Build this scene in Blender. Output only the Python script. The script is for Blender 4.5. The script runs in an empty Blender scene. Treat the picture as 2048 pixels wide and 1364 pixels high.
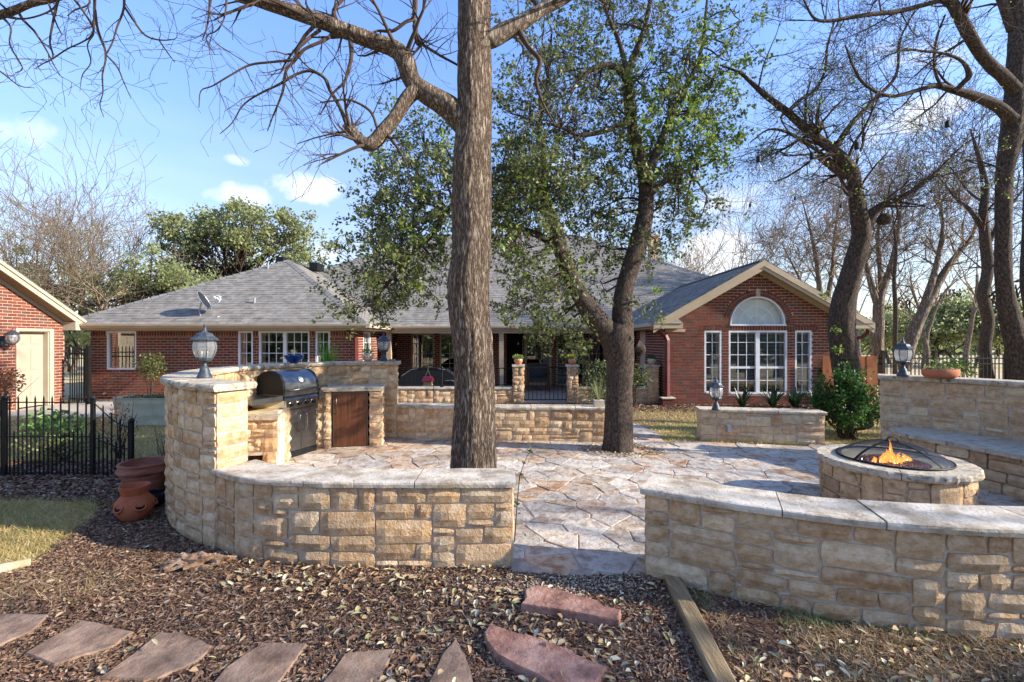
import bpy, math, random
import numpy as np
from mathutils import Vector, noise

sc = bpy.context.scene
R = math.radians
# ------------------------------------------------------------------ camera, world, sun, exposure
H = 1.6            # eye height above the patio
F = 910.0          # focal length in photo pixels (16 mm on a 36 mm frame, 2048 px wide)
cam_d = bpy.data.cameras.new('camera'); cam = bpy.data.objects.new('camera', cam_d)
sc.collection.objects.link(cam)
cam.location = (0, 0, H); cam.rotation_euler = (R(90), 0, 0)
cam_d.lens = 16.0; cam_d.sensor_width = 36.0; cam_d.clip_start = .05; cam_d.clip_end = 3000
sc.camera = cam

SUN_AZ = -11.0      # degrees from +X towards +Y
SUN_EL = 25.0
sdir = Vector((math.cos(R(SUN_AZ))*math.cos(R(SUN_EL)), math.sin(R(SUN_AZ))*math.cos(R(SUN_EL)), math.sin(R(SUN_EL))))
sd = bpy.data.lights.new('sun', 'SUN'); sun = bpy.data.objects.new('sun', sd); sc.collection.objects.link(sun)
sd.energy = 2.9; sd.angle = R(.8); sd.color = (1, .92, .80)
sun.rotation_euler = sdir.to_track_quat('Z', 'Y').to_euler(); sun.location = (30, 6, 15)

world = bpy.data.worlds.new('World'); sc.world = world; world.use_nodes = True
wt = world.node_tree; wt.nodes.clear()
def wn(t, **k):
    n = wt.nodes.new(t)
    for a, b in k.items(): setattr(n, a, b)
    return n
sky = wn('ShaderNodeTexSky', sky_type='NISHITA', sun_disc=False, sun_elevation=R(SUN_EL), sun_rotation=R(90-SUN_AZ),
         air_density=1.0, dust_density=.2, ozone_density=2.0, altitude=200)
bg = wn('ShaderNodeBackground'); bg.inputs['Strength'].default_value = .15
wo = wn('ShaderNodeOutputWorld')
tc = wn('ShaderNodeTexCoord')
def wmath(op, a, b=None, clamp=False):
    n = wn('ShaderNodeMath', operation=op, use_clamp=clamp)
    for i, x in enumerate((a, b)):
        if x is None: continue
        if isinstance(x, (int, float)): n.inputs[i].default_value = x
        else: wt.links.new(x, n.inputs[i])
    return n.outputs[0]
def wvec(op, a, b):
    n = wn('ShaderNodeVectorMath', operation=op)
    for i, x in enumerate((a, b)):
        if isinstance(x, (tuple, list)): n.inputs[i].default_value = x
        else: wt.links.new(x, n.inputs[i])
    return n
cn = wn('ShaderNodeTexNoise'); cn.inputs['Scale'].default_value = 14; cn.inputs['Detail'].default_value = 7; cn.inputs['Roughness'].default_value = .55
wt.links.new(tc.outputs['Generated'], cn.inputs['Vector'])
cmask = None
# clouds: direction (photo pixel), half width, half height in radians
for (u, v, a, b, st) in [(38,258,.040,.026,.8),(490,392,.06,.02,.8),(635,384,.075,.028,1.0),(476,321,.02,.008,.6),(660,512,.04,.022,.8),
                     (1800,235,.06,.030,.9),(760,300,.10,.03,.3),(1600,560,.24,.05,.55),(1960,560,.2,.07,.5),(1150,470,.3,.06,.6),(1130,330,.1,.05,.6)]:
    d = Vector((u-1024, F, 682-v)).normalized()
    x = Vector((d.y, -d.x, 0)).normalized(); z = x.cross(d) * -1
    dx = wvec('DOT_PRODUCT', tc.outputs['Generated'], tuple(x)).outputs['Value']
    dz0 = wvec('DOT_PRODUCT', tc.outputs['Generated'], tuple(z)).outputs['Value']
    dy = wvec('DOT_PRODUCT', tc.outputs['Generated'], tuple(d)).outputs['Value']
    ex = wmath('POWER', wmath('ABSOLUTE', wmath('DIVIDE', dx, a)), 2.0)
    ez = wmath('POWER', wmath('ABSOLUTE', wmath('DIVIDE', dz0, b)), 2.0)
    r2 = wmath('ADD', ex, ez)
    m = wmath('SUBTRACT', 1.25, r2)
    nz = wmath('MULTIPLY', wmath('SUBTRACT', cn.outputs['Fac'], .5), 6.0)
    m = wmath('MULTIPLY', wmath('ADD', m, nz), .75*st, clamp=True)
    lim = wmath('MULTIPLY', wmath('SUBTRACT', 2.4, r2), 1.0, clamp=True)
    m = wmath('MULTIPLY', m, lim, clamp=True)
    m = wmath('MULTIPLY', m, wmath('GREATER_THAN', dy, 0.0), clamp=True)
    m = wmath('MULTIPLY', m, min(1.0, st*.85))
    cmask = m if cmask is None else wmath('MAXIMUM', cmask, m)
# thin high wisps over the whole sky
wm = wn('ShaderNodeMapping'); wm.inputs['Scale'].default_value = (1.2, 1.2, 9.0); wm.inputs['Rotation'].default_value = (0, .18, 0)
wn2 = wn('ShaderNodeTexNoise'); wn2.inputs['Scale'].default_value = 1.6; wn2.inputs['Detail'].default_value = 5
wt.links.new(tc.outputs['Generated'], wm.inputs['Vector']); wt.links.new(wm.outputs[0], wn2.inputs['Vector'])
wisp = wmath('MULTIPLY', wmath('SUBTRACT', wn2.outputs['Fac'], .47), 2.2, clamp=True)
sep = wn('ShaderNodeSeparateXYZ'); wt.links.new(tc.outputs['Generated'], sep.inputs[0])
low = wmath('MULTIPLY', wmath('SUBTRACT', .55, sep.outputs['Z']), 2.0, clamp=True)
wisp = wmath('ADD', wmath('MULTIPLY', wmath('MULTIPLY', wisp, low), .32, clamp=True), .0)
hz = wmath('POWER', wmath('SUBTRACT', 1.0, wmath('ABSOLUTE', sep.outputs['Z']), clamp=True), 5.0)
wisp = wmath('ADD', wisp, wmath('MULTIPLY', hz, .62), clamp=True)
cmask = wmath('MAXIMUM', cmask, wisp)
# noise clouds added over the whole sky to neutralise the blue ambient light
m2_ = wn('ShaderNodeMapping'); m2_.inputs['Scale'].default_value = (1, 1, 2.2); m2_.inputs['Location'].default_value = (6.6, 2.1, 0.4)
n3_ = wn('ShaderNodeTexNoise'); n3_.inputs['Scale'].default_value = 2.1; n3_.inputs['Detail'].default_value = 7; n3_.inputs['Roughness'].default_value = .5
wt.links.new(tc.outputs['Generated'], m2_.inputs['Vector']); wt.links.new(m2_.outputs[0], n3_.inputs['Vector'])
cmask = wmath('MAXIMUM', cmask, wmath('MULTIPLY', wmath('SUBTRACT', n3_.outputs['Fac'], .60), 9.0, clamp=True))
mx = wn('ShaderNodeMix', data_type='RGBA')
hs_ = wn('ShaderNodeHueSaturation'); hs_.inputs['Hue'].default_value = .512; hs_.inputs['Saturation'].default_value = 1.15; fl_ = wmath('ADD', wmath('MULTIPLY', wmath('ABSOLUTE', sep.outputs['Z']), 1.25), .30); fl_ = wmath('MINIMUM', fl_, 1.0)
fl_ = wmath('MULTIPLY', fl_, .86); sv_ = wn('ShaderNodeVectorMath', operation='SCALE'); wt.links.new(sky.outputs[0], sv_.inputs[0]); wt.links.new(fl_, sv_.inputs['Scale']); wt.links.new(sv_.outputs[0], hs_.inputs['Color'])
wt.links.new(cmask, mx.inputs[0]); wt.links.new(hs_.outputs[0], mx.inputs[6])
mx.inputs[7].default_value = (2.5, 2.5, 2.5, 1)
wt.links.new(mx.outputs[2], bg.inputs['Color']); wt.links.new(bg.outputs[0], wo.inputs[0])

sc.view_settings.view_transform = 'Standard'; sc.view_settings.look = 'None'
sc.view_settings.exposure = 1.85; sc.view_settings.gamma = 1.0; sc.view_settings.use_curve_mapping = False
sc.cycles.max_bounces = 6; sc.cycles.diffuse_bounces = 3; sc.cycles.glossy_bounces = 3; sc.cycles.transparent_max_bounces = 12
sc.cycles.use_denoising = True
sc.cycles.sample_clamp_indirect = 6

# ------------------------------------------------------------------ helpers
def P(u, v, Y):                       # world point that the photo shows at pixel (u, v), Y metres away
    return Vector(((u-1024)*Y/F, Y, H-(v-682)*Y/F))
def G(u, v, z=0.0):                   # same for a point on the level z
    Y = (H-z)*F/(v-682)
    return Vector(((u-1024)*Y/F, Y, z))

WPOS = {}
def wpos(o): return WPOS.get(o.name, Vector((0, 0, 0)))

class MB:
    def __init__(s): s.v = []; s.f = []; s.m = []; s.cur = 0
    def add(s, vs, fs):
        n = len(s.v); s.v.extend([tuple(x) for x in vs])
        s.f.extend([tuple(i+n for i in f) for f in fs]); s.m.extend([s.cur]*len(fs)); return s
    def box(s, x0, x1, y0, y1, z0, z1):
        return s.add([(x0,y0,z0),(x1,y0,z0),(x1,y1,z0),(x0,y1,z0),(x0,y0,z1),(x1,y0,z1),(x1,y1,z1),(x0,y1,z1)],
                     [(0,3,2,1),(4,5,6,7),(0,1,5,4),(1,2,6,5),(2,3,7,6),(3,0,4,7)])
    def fbox(s, O, U, N, a, b, d0, d1, z0, z1):
        # box in wall coordinates: along U from a to b, out along N from d0 to d1
        p = []
        for z in (z0, z1):
            for (t, d) in ((a, d1), (b, d1), (b, d0), (a, d0)):
                p.append((O[0]+U[0]*t+N[0]*d, O[1]+U[1]*t+N[1]*d, z))
        return s.add(p, [(0,3,2,1),(4,5,6,7),(0,1,5,4),(1,2,6,5),(2,3,7,6),(3,0,4,7)])
    def prism(s, poly, z0, z1):
        n = len(poly)
        vs = [(p[0], p[1], z0) for p in poly]+[(p[0], p[1], z1) for p in poly]
        fs = [tuple(range(n-1, -1, -1)), tuple(range(n, 2*n))]+[(i, (i+1) % n, n+(i+1) % n, n+i) for i in range(n)]
        return s.add(vs, fs)
    def tube(s, pts, rad, n=8, caps=True):
        pts = [Vector(p) for p in pts]
        if not hasattr(rad, '__len__'): rad = [rad]*len(pts)
        vs = []; ref = None
        for i, p in enumerate(pts):
            t = (pts[min(i+1, len(pts)-1)]-pts[max(i-1, 0)])
            t = t.normalized() if t.length > 1e-9 else Vector((0, 0, 1))
            if ref is None: ref = Vector((1, 0, 0)) if abs(t.x) < .8 else Vector((0, 1, 0))
            a = (ref-t*ref.dot(t)).normalized(); ref = a; b = t.cross(a)
            for k in range(n):
                an = 2*math.pi*k/n; vs.append(p+(a*math.cos(an)+b*math.sin(an))*rad[i])
        fs = [(i*n+k, i*n+(k+1) % n, (i+1)*n+(k+1) % n, (i+1)*n+k) for i in range(len(pts)-1) for k in range(n)]
        if caps: fs += [tuple(range(n-1, -1, -1)), tuple(range((len(pts)-1)*n, len(pts)*n))]
        return s.add(vs, fs)
    def lathe(s, prof, c=(0, 0, 0), n=20, sx=1, sy=1):
        vs = []
        for (r, z) in prof:
            for k in range(n):
                a = 2*math.pi*k/n; vs.append((c[0]+r*sx*math.cos(a), c[1]+r*sy*math.sin(a), c[2]+z))
        fs = [(i*n+k, i*n+(k+1) % n, (i+1)*n+(k+1) % n, (i+1)*n+k) for i in range(len(prof)-1) for k in range(n)]
        return s.add(vs, fs)
    def quad(s, a, b, c, d): return s.add([a, b, c, d], [(0, 1, 2, 3)])
    def arr(s, V, Fq):
        n = len(s.v); s.v.extend(map(tuple, V)); s.f.extend([tuple(int(i)+n for i in f) for f in Fq]); s.m.extend([s.cur]*len(Fq)); return s

def put(o, name, parent, label, cat, group, kind):
    sc.collection.objects.link(o)
    if label: o['label'] = label
    if cat: o['category'] = cat
    if group: o['group'] = group
    if kind: o['kind'] = kind
    if parent is not None:
        w = o.location.copy(); WPOS[o.name] = w
        o.parent = parent; o.location = w-wpos(parent)
    else: WPOS[o.name] = o.location.copy()
    return o

def mesh_of(name, verts, faces, mats, midx=None, smooth=False, sharp=None):
    me = bpy.data.meshes.new(name)
    me.from_pydata(verts, [], faces)
    for m in (mats if isinstance(mats, (list, tuple)) else [mats]): me.materials.append(m)
    if midx is not None and len(set(midx)) > 1: me.polygons.foreach_set('material_index', midx)
    if smooth:
        me.polygons.foreach_set('use_smooth', [True]*len(me.polygons))
        if sharp: me.set_sharp_from_angle(angle=R(sharp))
    me.update(); return me

def link(name, mb, mat, parent=None, label=None, cat=None, group=None, kind=None, smooth=False, sharp=None, base=False):
    V = np.array(mb.v, dtype=float)
    lo, hi = V.min(0), V.max(0); c = (lo+hi)/2
    if base or parent is None: c[2] = lo[2]
    me = mesh_of(name, (V-c).tolist(), mb.f, mat, mb.m, smooth, sharp)
    o = bpy.data.objects.new(name, me); o.location = Vector(c)
    return put(o, name, parent, label, cat, group, kind)

def fast(name, V, Fq, mat, parent=None, label=None, cat=None, group=None, kind=None, smooth=False):
    # V (n,3) and Fq (m,k) arrays with k constant
    V = np.asarray(V, dtype=np.float32); Fq = np.asarray(Fq, dtype=np.int32)
    lo, hi = V.min(0), V.max(0); c = (lo+hi)/2; c[2] = lo[2]
    me = bpy.data.meshes.new(name); m, k = Fq.shape
    me.vertices.add(len(V)); me.vertices.foreach_set('co', (V-c).ravel())
    me.loops.add(m*k); me.loops.foreach_set('vertex_index', Fq.ravel())
    me.polygons.add(m); me.polygons.foreach_set('loop_start', np.arange(0, m*k, k, dtype=np.int32))
    if smooth: me.polygons.foreach_set('use_smooth', np.ones(m, dtype=bool))
    me.materials.append(mat); me.update(calc_edges=True)
    o = bpy.data.objects.new(name, me); o.location = Vector([float(x) for x in c])
    return put(o, name, parent, label, cat, group, kind)

def thing(name, label, cat, loc, group=None, parent=None):
    o = bpy.data.objects.new(name, None); o.location = Vector(loc); o.empty_display_size = .1
    return put(o, name, parent, label, cat, group, None)

def copy_thing(src, loc, rotz=0.0, label=None, scale=None):
    def cp(o, par):
        c = o.copy(); sc.collection.objects.link(c)
        if par is not None:
            c.parent = par
        for ch in [x for x in bpy.data.objects if x.parent == o]: cp(ch, c)
        return c
    r = cp(src, None); r.location = Vector(loc); r.rotation_euler = (0, 0, rotz)
    if scale: r.scale = (scale,)*3
    if label: r['label'] = label
    return r

def struct(name, mb, mat, **k): return link(name, mb, mat, kind='structure', **k)

# ------------------------------------------------------------------ materials
def srgb(h):
    h = h.lstrip('#'); c = [int(h[i:i+2], 16)/255 for i in (0, 2, 4)]
    return tuple((x/12.92 if x <= .04045 else ((x+.055)/1.055)**2.4) for x in c)
def mat(name, cols, scale=4.0, detail=5, rough=.85, bump=0.0, bscale=None, var=0.0, hue=0.0, stretch=(1, 1, 1), metallic=0.0,
        tones=None, tonemix=.75, spec=.3, ridge=0, coat=0.0, bdist=.01, lo=.3, hi=.7, spots=None, rot=(0, 0, 0), obj=False):
    m = bpy.data.materials.new(name); m.use_nodes = True; t = m.node_tree; N = t.nodes; L = t.links
    b = N['Principled BSDF']
    b.inputs['Roughness'].default_value = rough; b.inputs['Metallic'].default_value = metallic
    b.inputs['Specular IOR Level'].default_value = spec; b.inputs['Coat Weight'].default_value = coat
    geo = N.new('ShaderNodeNewGeometry'); oi = N.new('ShaderNodeObjectInfo')
    src = geo.outputs['Position']
    if obj: src = N.new('ShaderNodeTexCoord').outputs['Object']
    mp = N.new('ShaderNodeMapping'); mp.inputs['Scale'].default_value = stretch; mp.inputs['Rotation'].default_value = rot
    L.new(src, mp.inputs['Vector'])
    nz = N.new('ShaderNodeTexNoise'); nz.inputs['Scale'].default_value = scale; nz.inputs['Detail'].default_value = detail
    nz.inputs['Roughness'].default_value = .62
    L.new(mp.outputs[0], nz.inputs['Vector'])
    rp = N.new('ShaderNodeValToRGB'); e = rp.color_ramp.elements
    n = len(cols)
    for i, c in enumerate(cols):
        p = lo+(hi-lo)*i/max(1, n-1)
        if i < 2 and n > 1: el = e[i]; el.position = p
        elif n == 1: el = e[0]
        else: el = e.new(p)
        el.color = (*srgb(c), 1) if isinstance(c, str) else (*c, 1)
    if n == 1: e.remove(e[1])
    fac = nz.outputs['Fac']
    if ridge:
        q1 = N.new('ShaderNodeMath'); q1.operation = 'SUBTRACT'; q1.inputs[1].default_value = .5; L.new(fac, q1.inputs[0])
        q2 = N.new('ShaderNodeMath'); q2.operation = 'ABSOLUTE'; L.new(q1.outputs[0], q2.inputs[0])
        q3 = N.new('ShaderNodeMath'); q3.operation = 'MULTIPLY'; q3.inputs[1].default_value = ridge; q3.use_clamp = True; L.new(q2.outputs[0], q3.inputs[0]); fac = q3.outputs[0]
    L.new(fac, rp.inputs['Fac']); col = rp.outputs['Color']
    rnd = None
    if var or tones or hue:
        ad = N.new('ShaderNodeMath'); ad.operation = 'ADD'; L.new(oi.outputs['Random'], ad.inputs[0]); L.new(geo.outputs['Random Per Island'], ad.inputs[1])
        fr = N.new('ShaderNodeMath'); fr.operation = 'FRACT'; L.new(ad.outputs[0], fr.inputs[0]); rnd = fr.outputs[0]
    if tones:
        tr = N.new('ShaderNodeValToRGB'); tr.color_ramp.interpolation = 'CONSTANT'; te = tr.color_ramp.elements
        for i, c in enumerate(tones):
            p = i/len(tones)
            if i < 2: el = te[i]; el.position = p
            else: el = te.new(p)
            el.color = (*srgb(c), 1)
        L.new(rnd, tr.inputs['Fac'])
        mm = N.new('ShaderNodeMix'); mm.data_type = 'RGBA'; mm.inputs[0].default_value = tonemix
        L.new(col, mm.inputs[6]); L.new(tr.outputs['Color'], mm.inputs[7]); col = mm.outputs[2]
    if spots:   # (colour, scale, threshold, amount)
        sn = N.new('ShaderNodeTexNoise'); sn.inputs['Scale'].default_value = spots[1]; sn.inputs['Detail'].default_value = 6; sn.inputs['Roughness'].default_value = .7
        L.new(src, sn.inputs['Vector'])
        mr = N.new('ShaderNodeMapRange'); mr.inputs[1].default_value = spots[2]; mr.inputs[2].default_value = spots[2]+.1; mr.inputs[4].default_value = spots[3]
        L.new(sn.outputs['Fac'], mr.inputs[0])
        m2 = N.new('ShaderNodeMix'); m2.data_type = 'RGBA'; L.new(mr.outputs[0], m2.inputs[0]); L.new(col, m2.inputs[6])
        m2.inputs[7].default_value = (*srgb(spots[0]), 1); col = m2.outputs[2]
    if var or hue:
        hs = N.new('ShaderNodeHueSaturation')
        if var:
            a = N.new('ShaderNodeMath'); a.operation = 'MULTIPLY'; a.inputs[1].default_value = 7.31; L.new(rnd, a.inputs[0])
            f = N.new('ShaderNodeMath'); f.operation = 'FRACT'; L.new(a.outputs[0], f.inputs[0])
            mr = N.new('ShaderNodeMapRange'); mr.inputs[3].default_value = 1-var; mr.inputs[4].default_value = 1+var
            L.new(f.outputs[0], mr.inputs[0]); L.new(mr.outputs[0], hs.inputs['Value'])
        if hue:
            a = N.new('ShaderNodeMath'); a.operation = 'MULTIPLY'; a.inputs[1].default_value = 13.7; L.new(rnd, a.inputs[0])
            f = N.new('ShaderNodeMath'); f.operation = 'FRACT'; L.new(a.outputs[0], f.inputs[0])
            mr = N.new('ShaderNodeMapRange'); mr.inputs[3].default_value = .5-hue; mr.inputs[4].default_value = .5+hue
            L.new(f.outputs[0], mr.inputs[0]); L.new(mr.outputs[0], hs.inputs['Hue'])
        L.new(col, hs.inputs['Color']); col = hs.outputs['Color']
    L.new(col, b.inputs['Base Color'])
    if bump:
        bn = N.new('ShaderNodeTexNoise'); bn.inputs['Scale'].default_value = bscale or scale*6; bn.inputs['Detail'].default_value = 8; bn.inputs['Roughness'].default_value = .65
        L.new(mp.outputs[0], bn.inputs['Vector'])
        bp = N.new('ShaderNodeBump'); bp.inputs['Strength'].default_value = bump; bp.inputs['Distance'].default_value = bdist
        hgt = bn.outputs['Fac']
        if ridge:
            q4 = N.new('ShaderNodeMath'); q4.operation = 'MULTIPLY_ADD'; q4.inputs[1].default_value = 1.6; L.new(fac, q4.inputs[0]); L.new(hgt, q4.inputs[2]); hgt = q4.outputs[0]
        L.new(hgt, bp.inputs['Height']); L.new(bp.outputs['Normal'], b.inputs['Normal'])
    return m

def leaf_mat(name, tones, trans=.35, rough=.45, var=.25, tonemix=.8, base=None):
    m = mat(name, base or [tones[0], tones[-1]], scale=1.3, detail=2, rough=rough, var=var, tones=tones, tonemix=tonemix, spec=.35)
    t = m.node_tree; N = t.nodes; L = t.links; b = N['Principled BSDF']; out = N['Material Output']
    tr = N.new('ShaderNodeBsdfTranslucent'); ms = N.new('ShaderNodeMixShader'); ms.inputs[0].default_value = trans
    src = b.inputs['Base Color'].links[0].from_socket
    g = N.new('ShaderNodeGamma'); g.inputs[1].default_value = .85; L.new(src, g.inputs[0]); L.new(g.outputs[0], tr.inputs['Color'])
    L.new(b.outputs[0], ms.inputs[1]); L.new(tr.outputs[0], ms.inputs[2]); L.new(ms.outputs[0], out.inputs['Surface'])
    return m

def glass_mat(name, tint=(1, 1, 1), gloss=.16, rough=.02, trans=1.0):
    m = bpy.data.materials.new(name); m.use_nodes = True; t = m.node_tree; N = t.nodes; L = t.links; N.clear()
    o = N.new('ShaderNodeOutputMaterial'); tr = N.new('ShaderNodeBsdfTransparent'); tr.inputs[0].default_value = (*[c*trans for c in tint], 1)
    gl = N.new('ShaderNodeBsdfGlossy'); gl.inputs['Roughness'].default_value = rough
    fr = N.new('ShaderNodeFresnel'); fr.inputs['IOR'].default_value = 1.5
    ad = N.new('ShaderNodeMath'); ad.operation = 'ADD'; ad.inputs[1].default_value = gloss; ad.use_clamp = True; L.new(fr.outputs[0], ad.inputs[0])
    mx = N.new('ShaderNodeMixShader'); L.new(ad.outputs[0], mx.inputs[0]); L.new(tr.outputs[0], mx.inputs[1]); L.new(gl.outputs[0], mx.inputs[2])
    L.new(mx.outputs[0], o.inputs[0]); return m

M = {}
M['stone'] = mat('limestone', ['#a3825e', '#d0b08a', '#ebd6b6'], scale=15, lo=.38, hi=.62, detail=12, rough=.95, bump=1.0, bscale=48, bdist=.018, var=.13,
                 tones=['#c49e72', '#d8b488', '#caa67c', '#e0c49c', '#b68c60', '#dcba8e', '#d6ac78', '#bf966a', '#dac09a'], tonemix=.55, spots=('#7a6046', 24, .60, .55))
M['stone_pale'] = mat('pale_limestone', ['#ae8c68', '#d4b48e', '#e8d2b0'], scale=15, lo=.38, hi=.62, detail=12, rough=.95, bump=1.0, bscale=48, bdist=.018, var=.1,
                 tones=['#c8a880', '#d8bc94', '#c4a07a', '#dcc8a2', '#bc9670', '#d0b48c'], tonemix=.55, spots=('#86705a', 24, .6, .5))
M['stone_moss'] = mat('mossy_limestone', ['#9c7c5c', '#caac86', '#e2cca8'], scale=15, lo=.38, hi=.62, detail=12, rough=.95, bump=1.0, bscale=48, bdist=.018, var=.13,
                 tones=['#c49e72', '#d0ae84', '#caa67c', '#b68c60', '#d2b084'], tonemix=.5, spots=('#63603a', 9, .56, .7))
M['mortar'] = mat('mortar', ['#b8a48e', '#d8c8b2'], scale=14, rough=.95, bump=.6, bscale=90, bdist=.004)
M['cap'] = mat('cap_stone', ['#a2937e', '#c8baa4', '#dacfbc'], scale=6, lo=.38, hi=.62, detail=11, rough=.92, bump=1.0, bscale=50, bdist=.010, var=.06,
               spots=('#6b6153', 22, .575, .7))
M['cap_rough'] = mat('rough_cap_stone', ['#968772', '#bfb199', '#d2c7b2'], scale=11, detail=9, rough=.93, bump=1.0, bscale=45, bdist=.012, var=.07,
               spots=('#554e40', 24, .54, .85))
M['cap_grey'] = mat('weathered_cap_stone', ['#a09280', '#c0b29c', '#d2c6b0'], scale=11, detail=9, rough=.93, bump=1.0, bscale=45, bdist=.012, var=.07,
               spots=('#5d5648', 28, .565, .7))
M['flag'] = mat('patio_flagstone', ['#7c5f46', '#b39a7c', '#d4c6b0', '#c2b6a6', '#8c7056'], scale=5.0, detail=12, rough=.9, bump=1.0, bscale=16, bdist=.02, var=.14, lo=.38, hi=.64,
                tones=['#b9b0a6', '#a9a4a0', '#c2b7a8', '#a58a70', '#989490', '#ad8262', '#c0b09c', '#b2aeaa', '#a09480', '#b98c66', '#c6bfb4'], tonemix=.45, spots=('#a5663a', 6.5, .57, .75))
M['flag_mortar'] = mat('patio_mortar', ['#857466', '#b5a594'], scale=10, rough=.95, bump=.5, bscale=80, bdist=.004)
M['slab'] = mat('red_sandstone', ['#765e4c', '#967a64', '#ae927a'], scale=5, lo=.36, hi=.64, detail=11, rough=.9, bump=1.0, bscale=12, bdist=.02, var=.08, spots=('#5c4a3e', 12, .56, .5))
M['slab_pink'] = mat('pink_sandstone', ['#8a6152', '#ad806c', '#c69e88'], scale=6, lo=.36, hi=.64, detail=11, rough=.9, bump=1.0, bscale=10, bdist=.03, spots=('#6e5244', 10, .56, .5))
M['brick'] = mat('red_brick', ['#643a2d', '#774636'], scale=12, rough=.88, bump=.5, bscale=120, bdist=.003, var=.14,
                 tones=['#6e3a2c', '#7d4433', '#68372c', '#764333', '#834b38', '#5e342b', '#713e30', '#794434', '#523f38', '#743f2f', '#5a4a42'], tonemix=.7)
M['bmortar'] = mat('brick_mortar', ['#bc9c86', '#d2b49e'], scale=20, rough=.95, bump=.4, bscale=100, bdist=.002)
M['shingle'] = mat('grey_shingle', ['#6b6760', '#807b73', '#8f8a81'], scale=5, detail=8, rough=.97, bump=.6, bscale=260, bdist=.003, var=.13, spec=.08)
M['shingle_dark'] = mat('grey_shingle_edge', ['#5c5a56', '#73716c', '#807d78'], scale=5, detail=8, rough=.95, var=.15)
M['trim'] = mat('tan_trim_paint', ['#a8967c', '#b4a288'], scale=3, rough=.55, bump=.1, bscale=40, spec=.4)
M['trim_lt'] = mat('cream_trim_paint', ['#ad9f88', '#b8aa92'], scale=3, rough=.55, bump=.1, bscale=40, spec=.4)
M['soffit'] = mat('soffit_wood', ['#8a7458', '#9c8566'], scale=4, rough=.7, stretch=(1, 8, 1), bump=.3)
M['white'] = mat('white_frame', ['#d4d6d8', '#e4e6e8'], scale=5, rough=.45, spec=.4)
M['blind'] = mat('blind_slat', ['#b4b9ac', '#c4c8bc'], scale=5, rough=.6)
M['fanshade'] = mat('fan_window_shade', ['#c6cdc4', '#d3dad2'], scale=3, rough=.7)
M['unlit_dark'] = mat('painted_unlit_dark', ['#0c0a08', '#17130f', '#221c16'], scale=1.7, detail=3, rough=.9)  # near-black colour stands in for unlit depth behind panes and in openings
M['glass'] = glass_mat('window_glass', gloss=.12)
M['glass_refl'] = glass_mat('reflective_window_glass', gloss=.28, trans=.6)
M['glass_plain'] = glass_mat('clear_fan_glass', gloss=.0, rough=.05)
M['lampglass'] = glass_mat('lantern_glass', gloss=.10, rough=.18, tint=(.93, .94, .93))
def _milk(m):
    t = m.node_tree; L = t.links; o = [n for n in t.nodes if n.type == 'OUTPUT_MATERIAL'][0]; s0 = o.inputs[0].links[0].from_socket
    d = t.nodes.new('ShaderNodeBsdfTranslucent'); d.inputs[0].default_value = (.78, .78, .76, 1); d2 = t.nodes.new('ShaderNodeBsdfDiffuse'); d2.inputs[0].default_value = (.7, .7, .68, 1)
    a = t.nodes.new('ShaderNodeMixShader'); L.new(d.outputs[0], a.inputs[1]); L.new(d2.outputs[0], a.inputs[2])
    b = t.nodes.new('ShaderNodeMixShader'); b.inputs[0].default_value = .3; L.new(s0, b.inputs[1]); L.new(a.outputs[0], b.inputs[2]); L.new(b.outputs[0], o.inputs[0])
_milk(M['lampglass'])
M['black'] = mat('black_metal', ['#101112', '#191a1b'], scale=8, rough=.55, spec=.25)
M['black_gloss'] = mat('black_gloss_metal', ['#0c0c0d', '#161616'], scale=6, rough=.25, spec=.6)
M['lamp_metal'] = mat('verdigris_black_metal', ['#23282d', '#384048', '#4a545c'], scale=24, rough=.5, bump=.4, bscale=90, bdist=.003, spec=.5, obj=True)
M['steel'] = mat('stainless_steel', ['#6e6e6d', '#868685'], scale=3, rough=.34, metallic=1.0, stretch=(1, 1, 30), bump=.06, bscale=30)
M['galv'] = mat('galvanised_steel', ['#a5a384', '#b4b094', '#c0bba0'], scale=4, rough=.55)
M['terra'] = mat('terracotta', ['#8e4a30', '#a85c3e', '#b36a48'], scale=5, rough=.8, bump=.3, bscale=60, bdist=.003)
M['terra_old'] = mat('weathered_terracotta', ['#76483a', '#94604c', '#a87966'], scale=6, rough=.85, bump=.4, bscale=50, bdist=.004, stretch=(1, 1, 4))
M['terra_lt'] = mat('orange_terracotta', ['#b3694a', '#c67c5a'], scale=5, rough=.8, bump=.2)
M['glaze_black'] = mat('black_glaze', ['#0d1016', '#1a2230'], scale=8, rough=.12, spec=.7)
M['glaze_blue'] = mat('blue_glaze', ['#08285e', '#0d3f8c'], scale=5, rough=.12, spec=.7)
M['talavera'] = mat('painted_pottery', ['#3f7a78', '#e2d7c4', '#c97a4a', '#d8c7a8', '#a84f38'], scale=22, detail=1, rough=.25, spec=.6, lo=.35, hi=.65)
M['talavera_warm'] = mat('orange_painted_pottery', ['#a5543a', '#d79a6c', '#c47a4e', '#8c5a48'], scale=16, detail=2, rough=.3, spec=.6, lo=.35, hi=.65)
M['woodfridge'] = mat('walnut_panel', ['#3b2117', '#58331f', '#6b4229'], scale=3, detail=8, rough=.42, stretch=(14, 14, .7), spec=.45)
M['timber'] = mat('weathered_timber', ['#6e5a3e', '#8c7757', '#a38e6c'], scale=5, detail=8, rough=.9, bump=.9, bscale=9, bdist=.01, stretch=(9, .8, 9))
M['log'] = mat('bleached_log', ['#9a8b6c', '#b9ab8a', '#cfc5a8'], scale=7, rough=.9, bump=.6)
M['rot'] = mat('rotten_wood', ['#4a3a2c', '#8b6a4e', '#b39274', '#a59a8a'], scale=13, detail=8, rough=.95, bump=1.0, bscale=30, bdist=.02)
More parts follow.
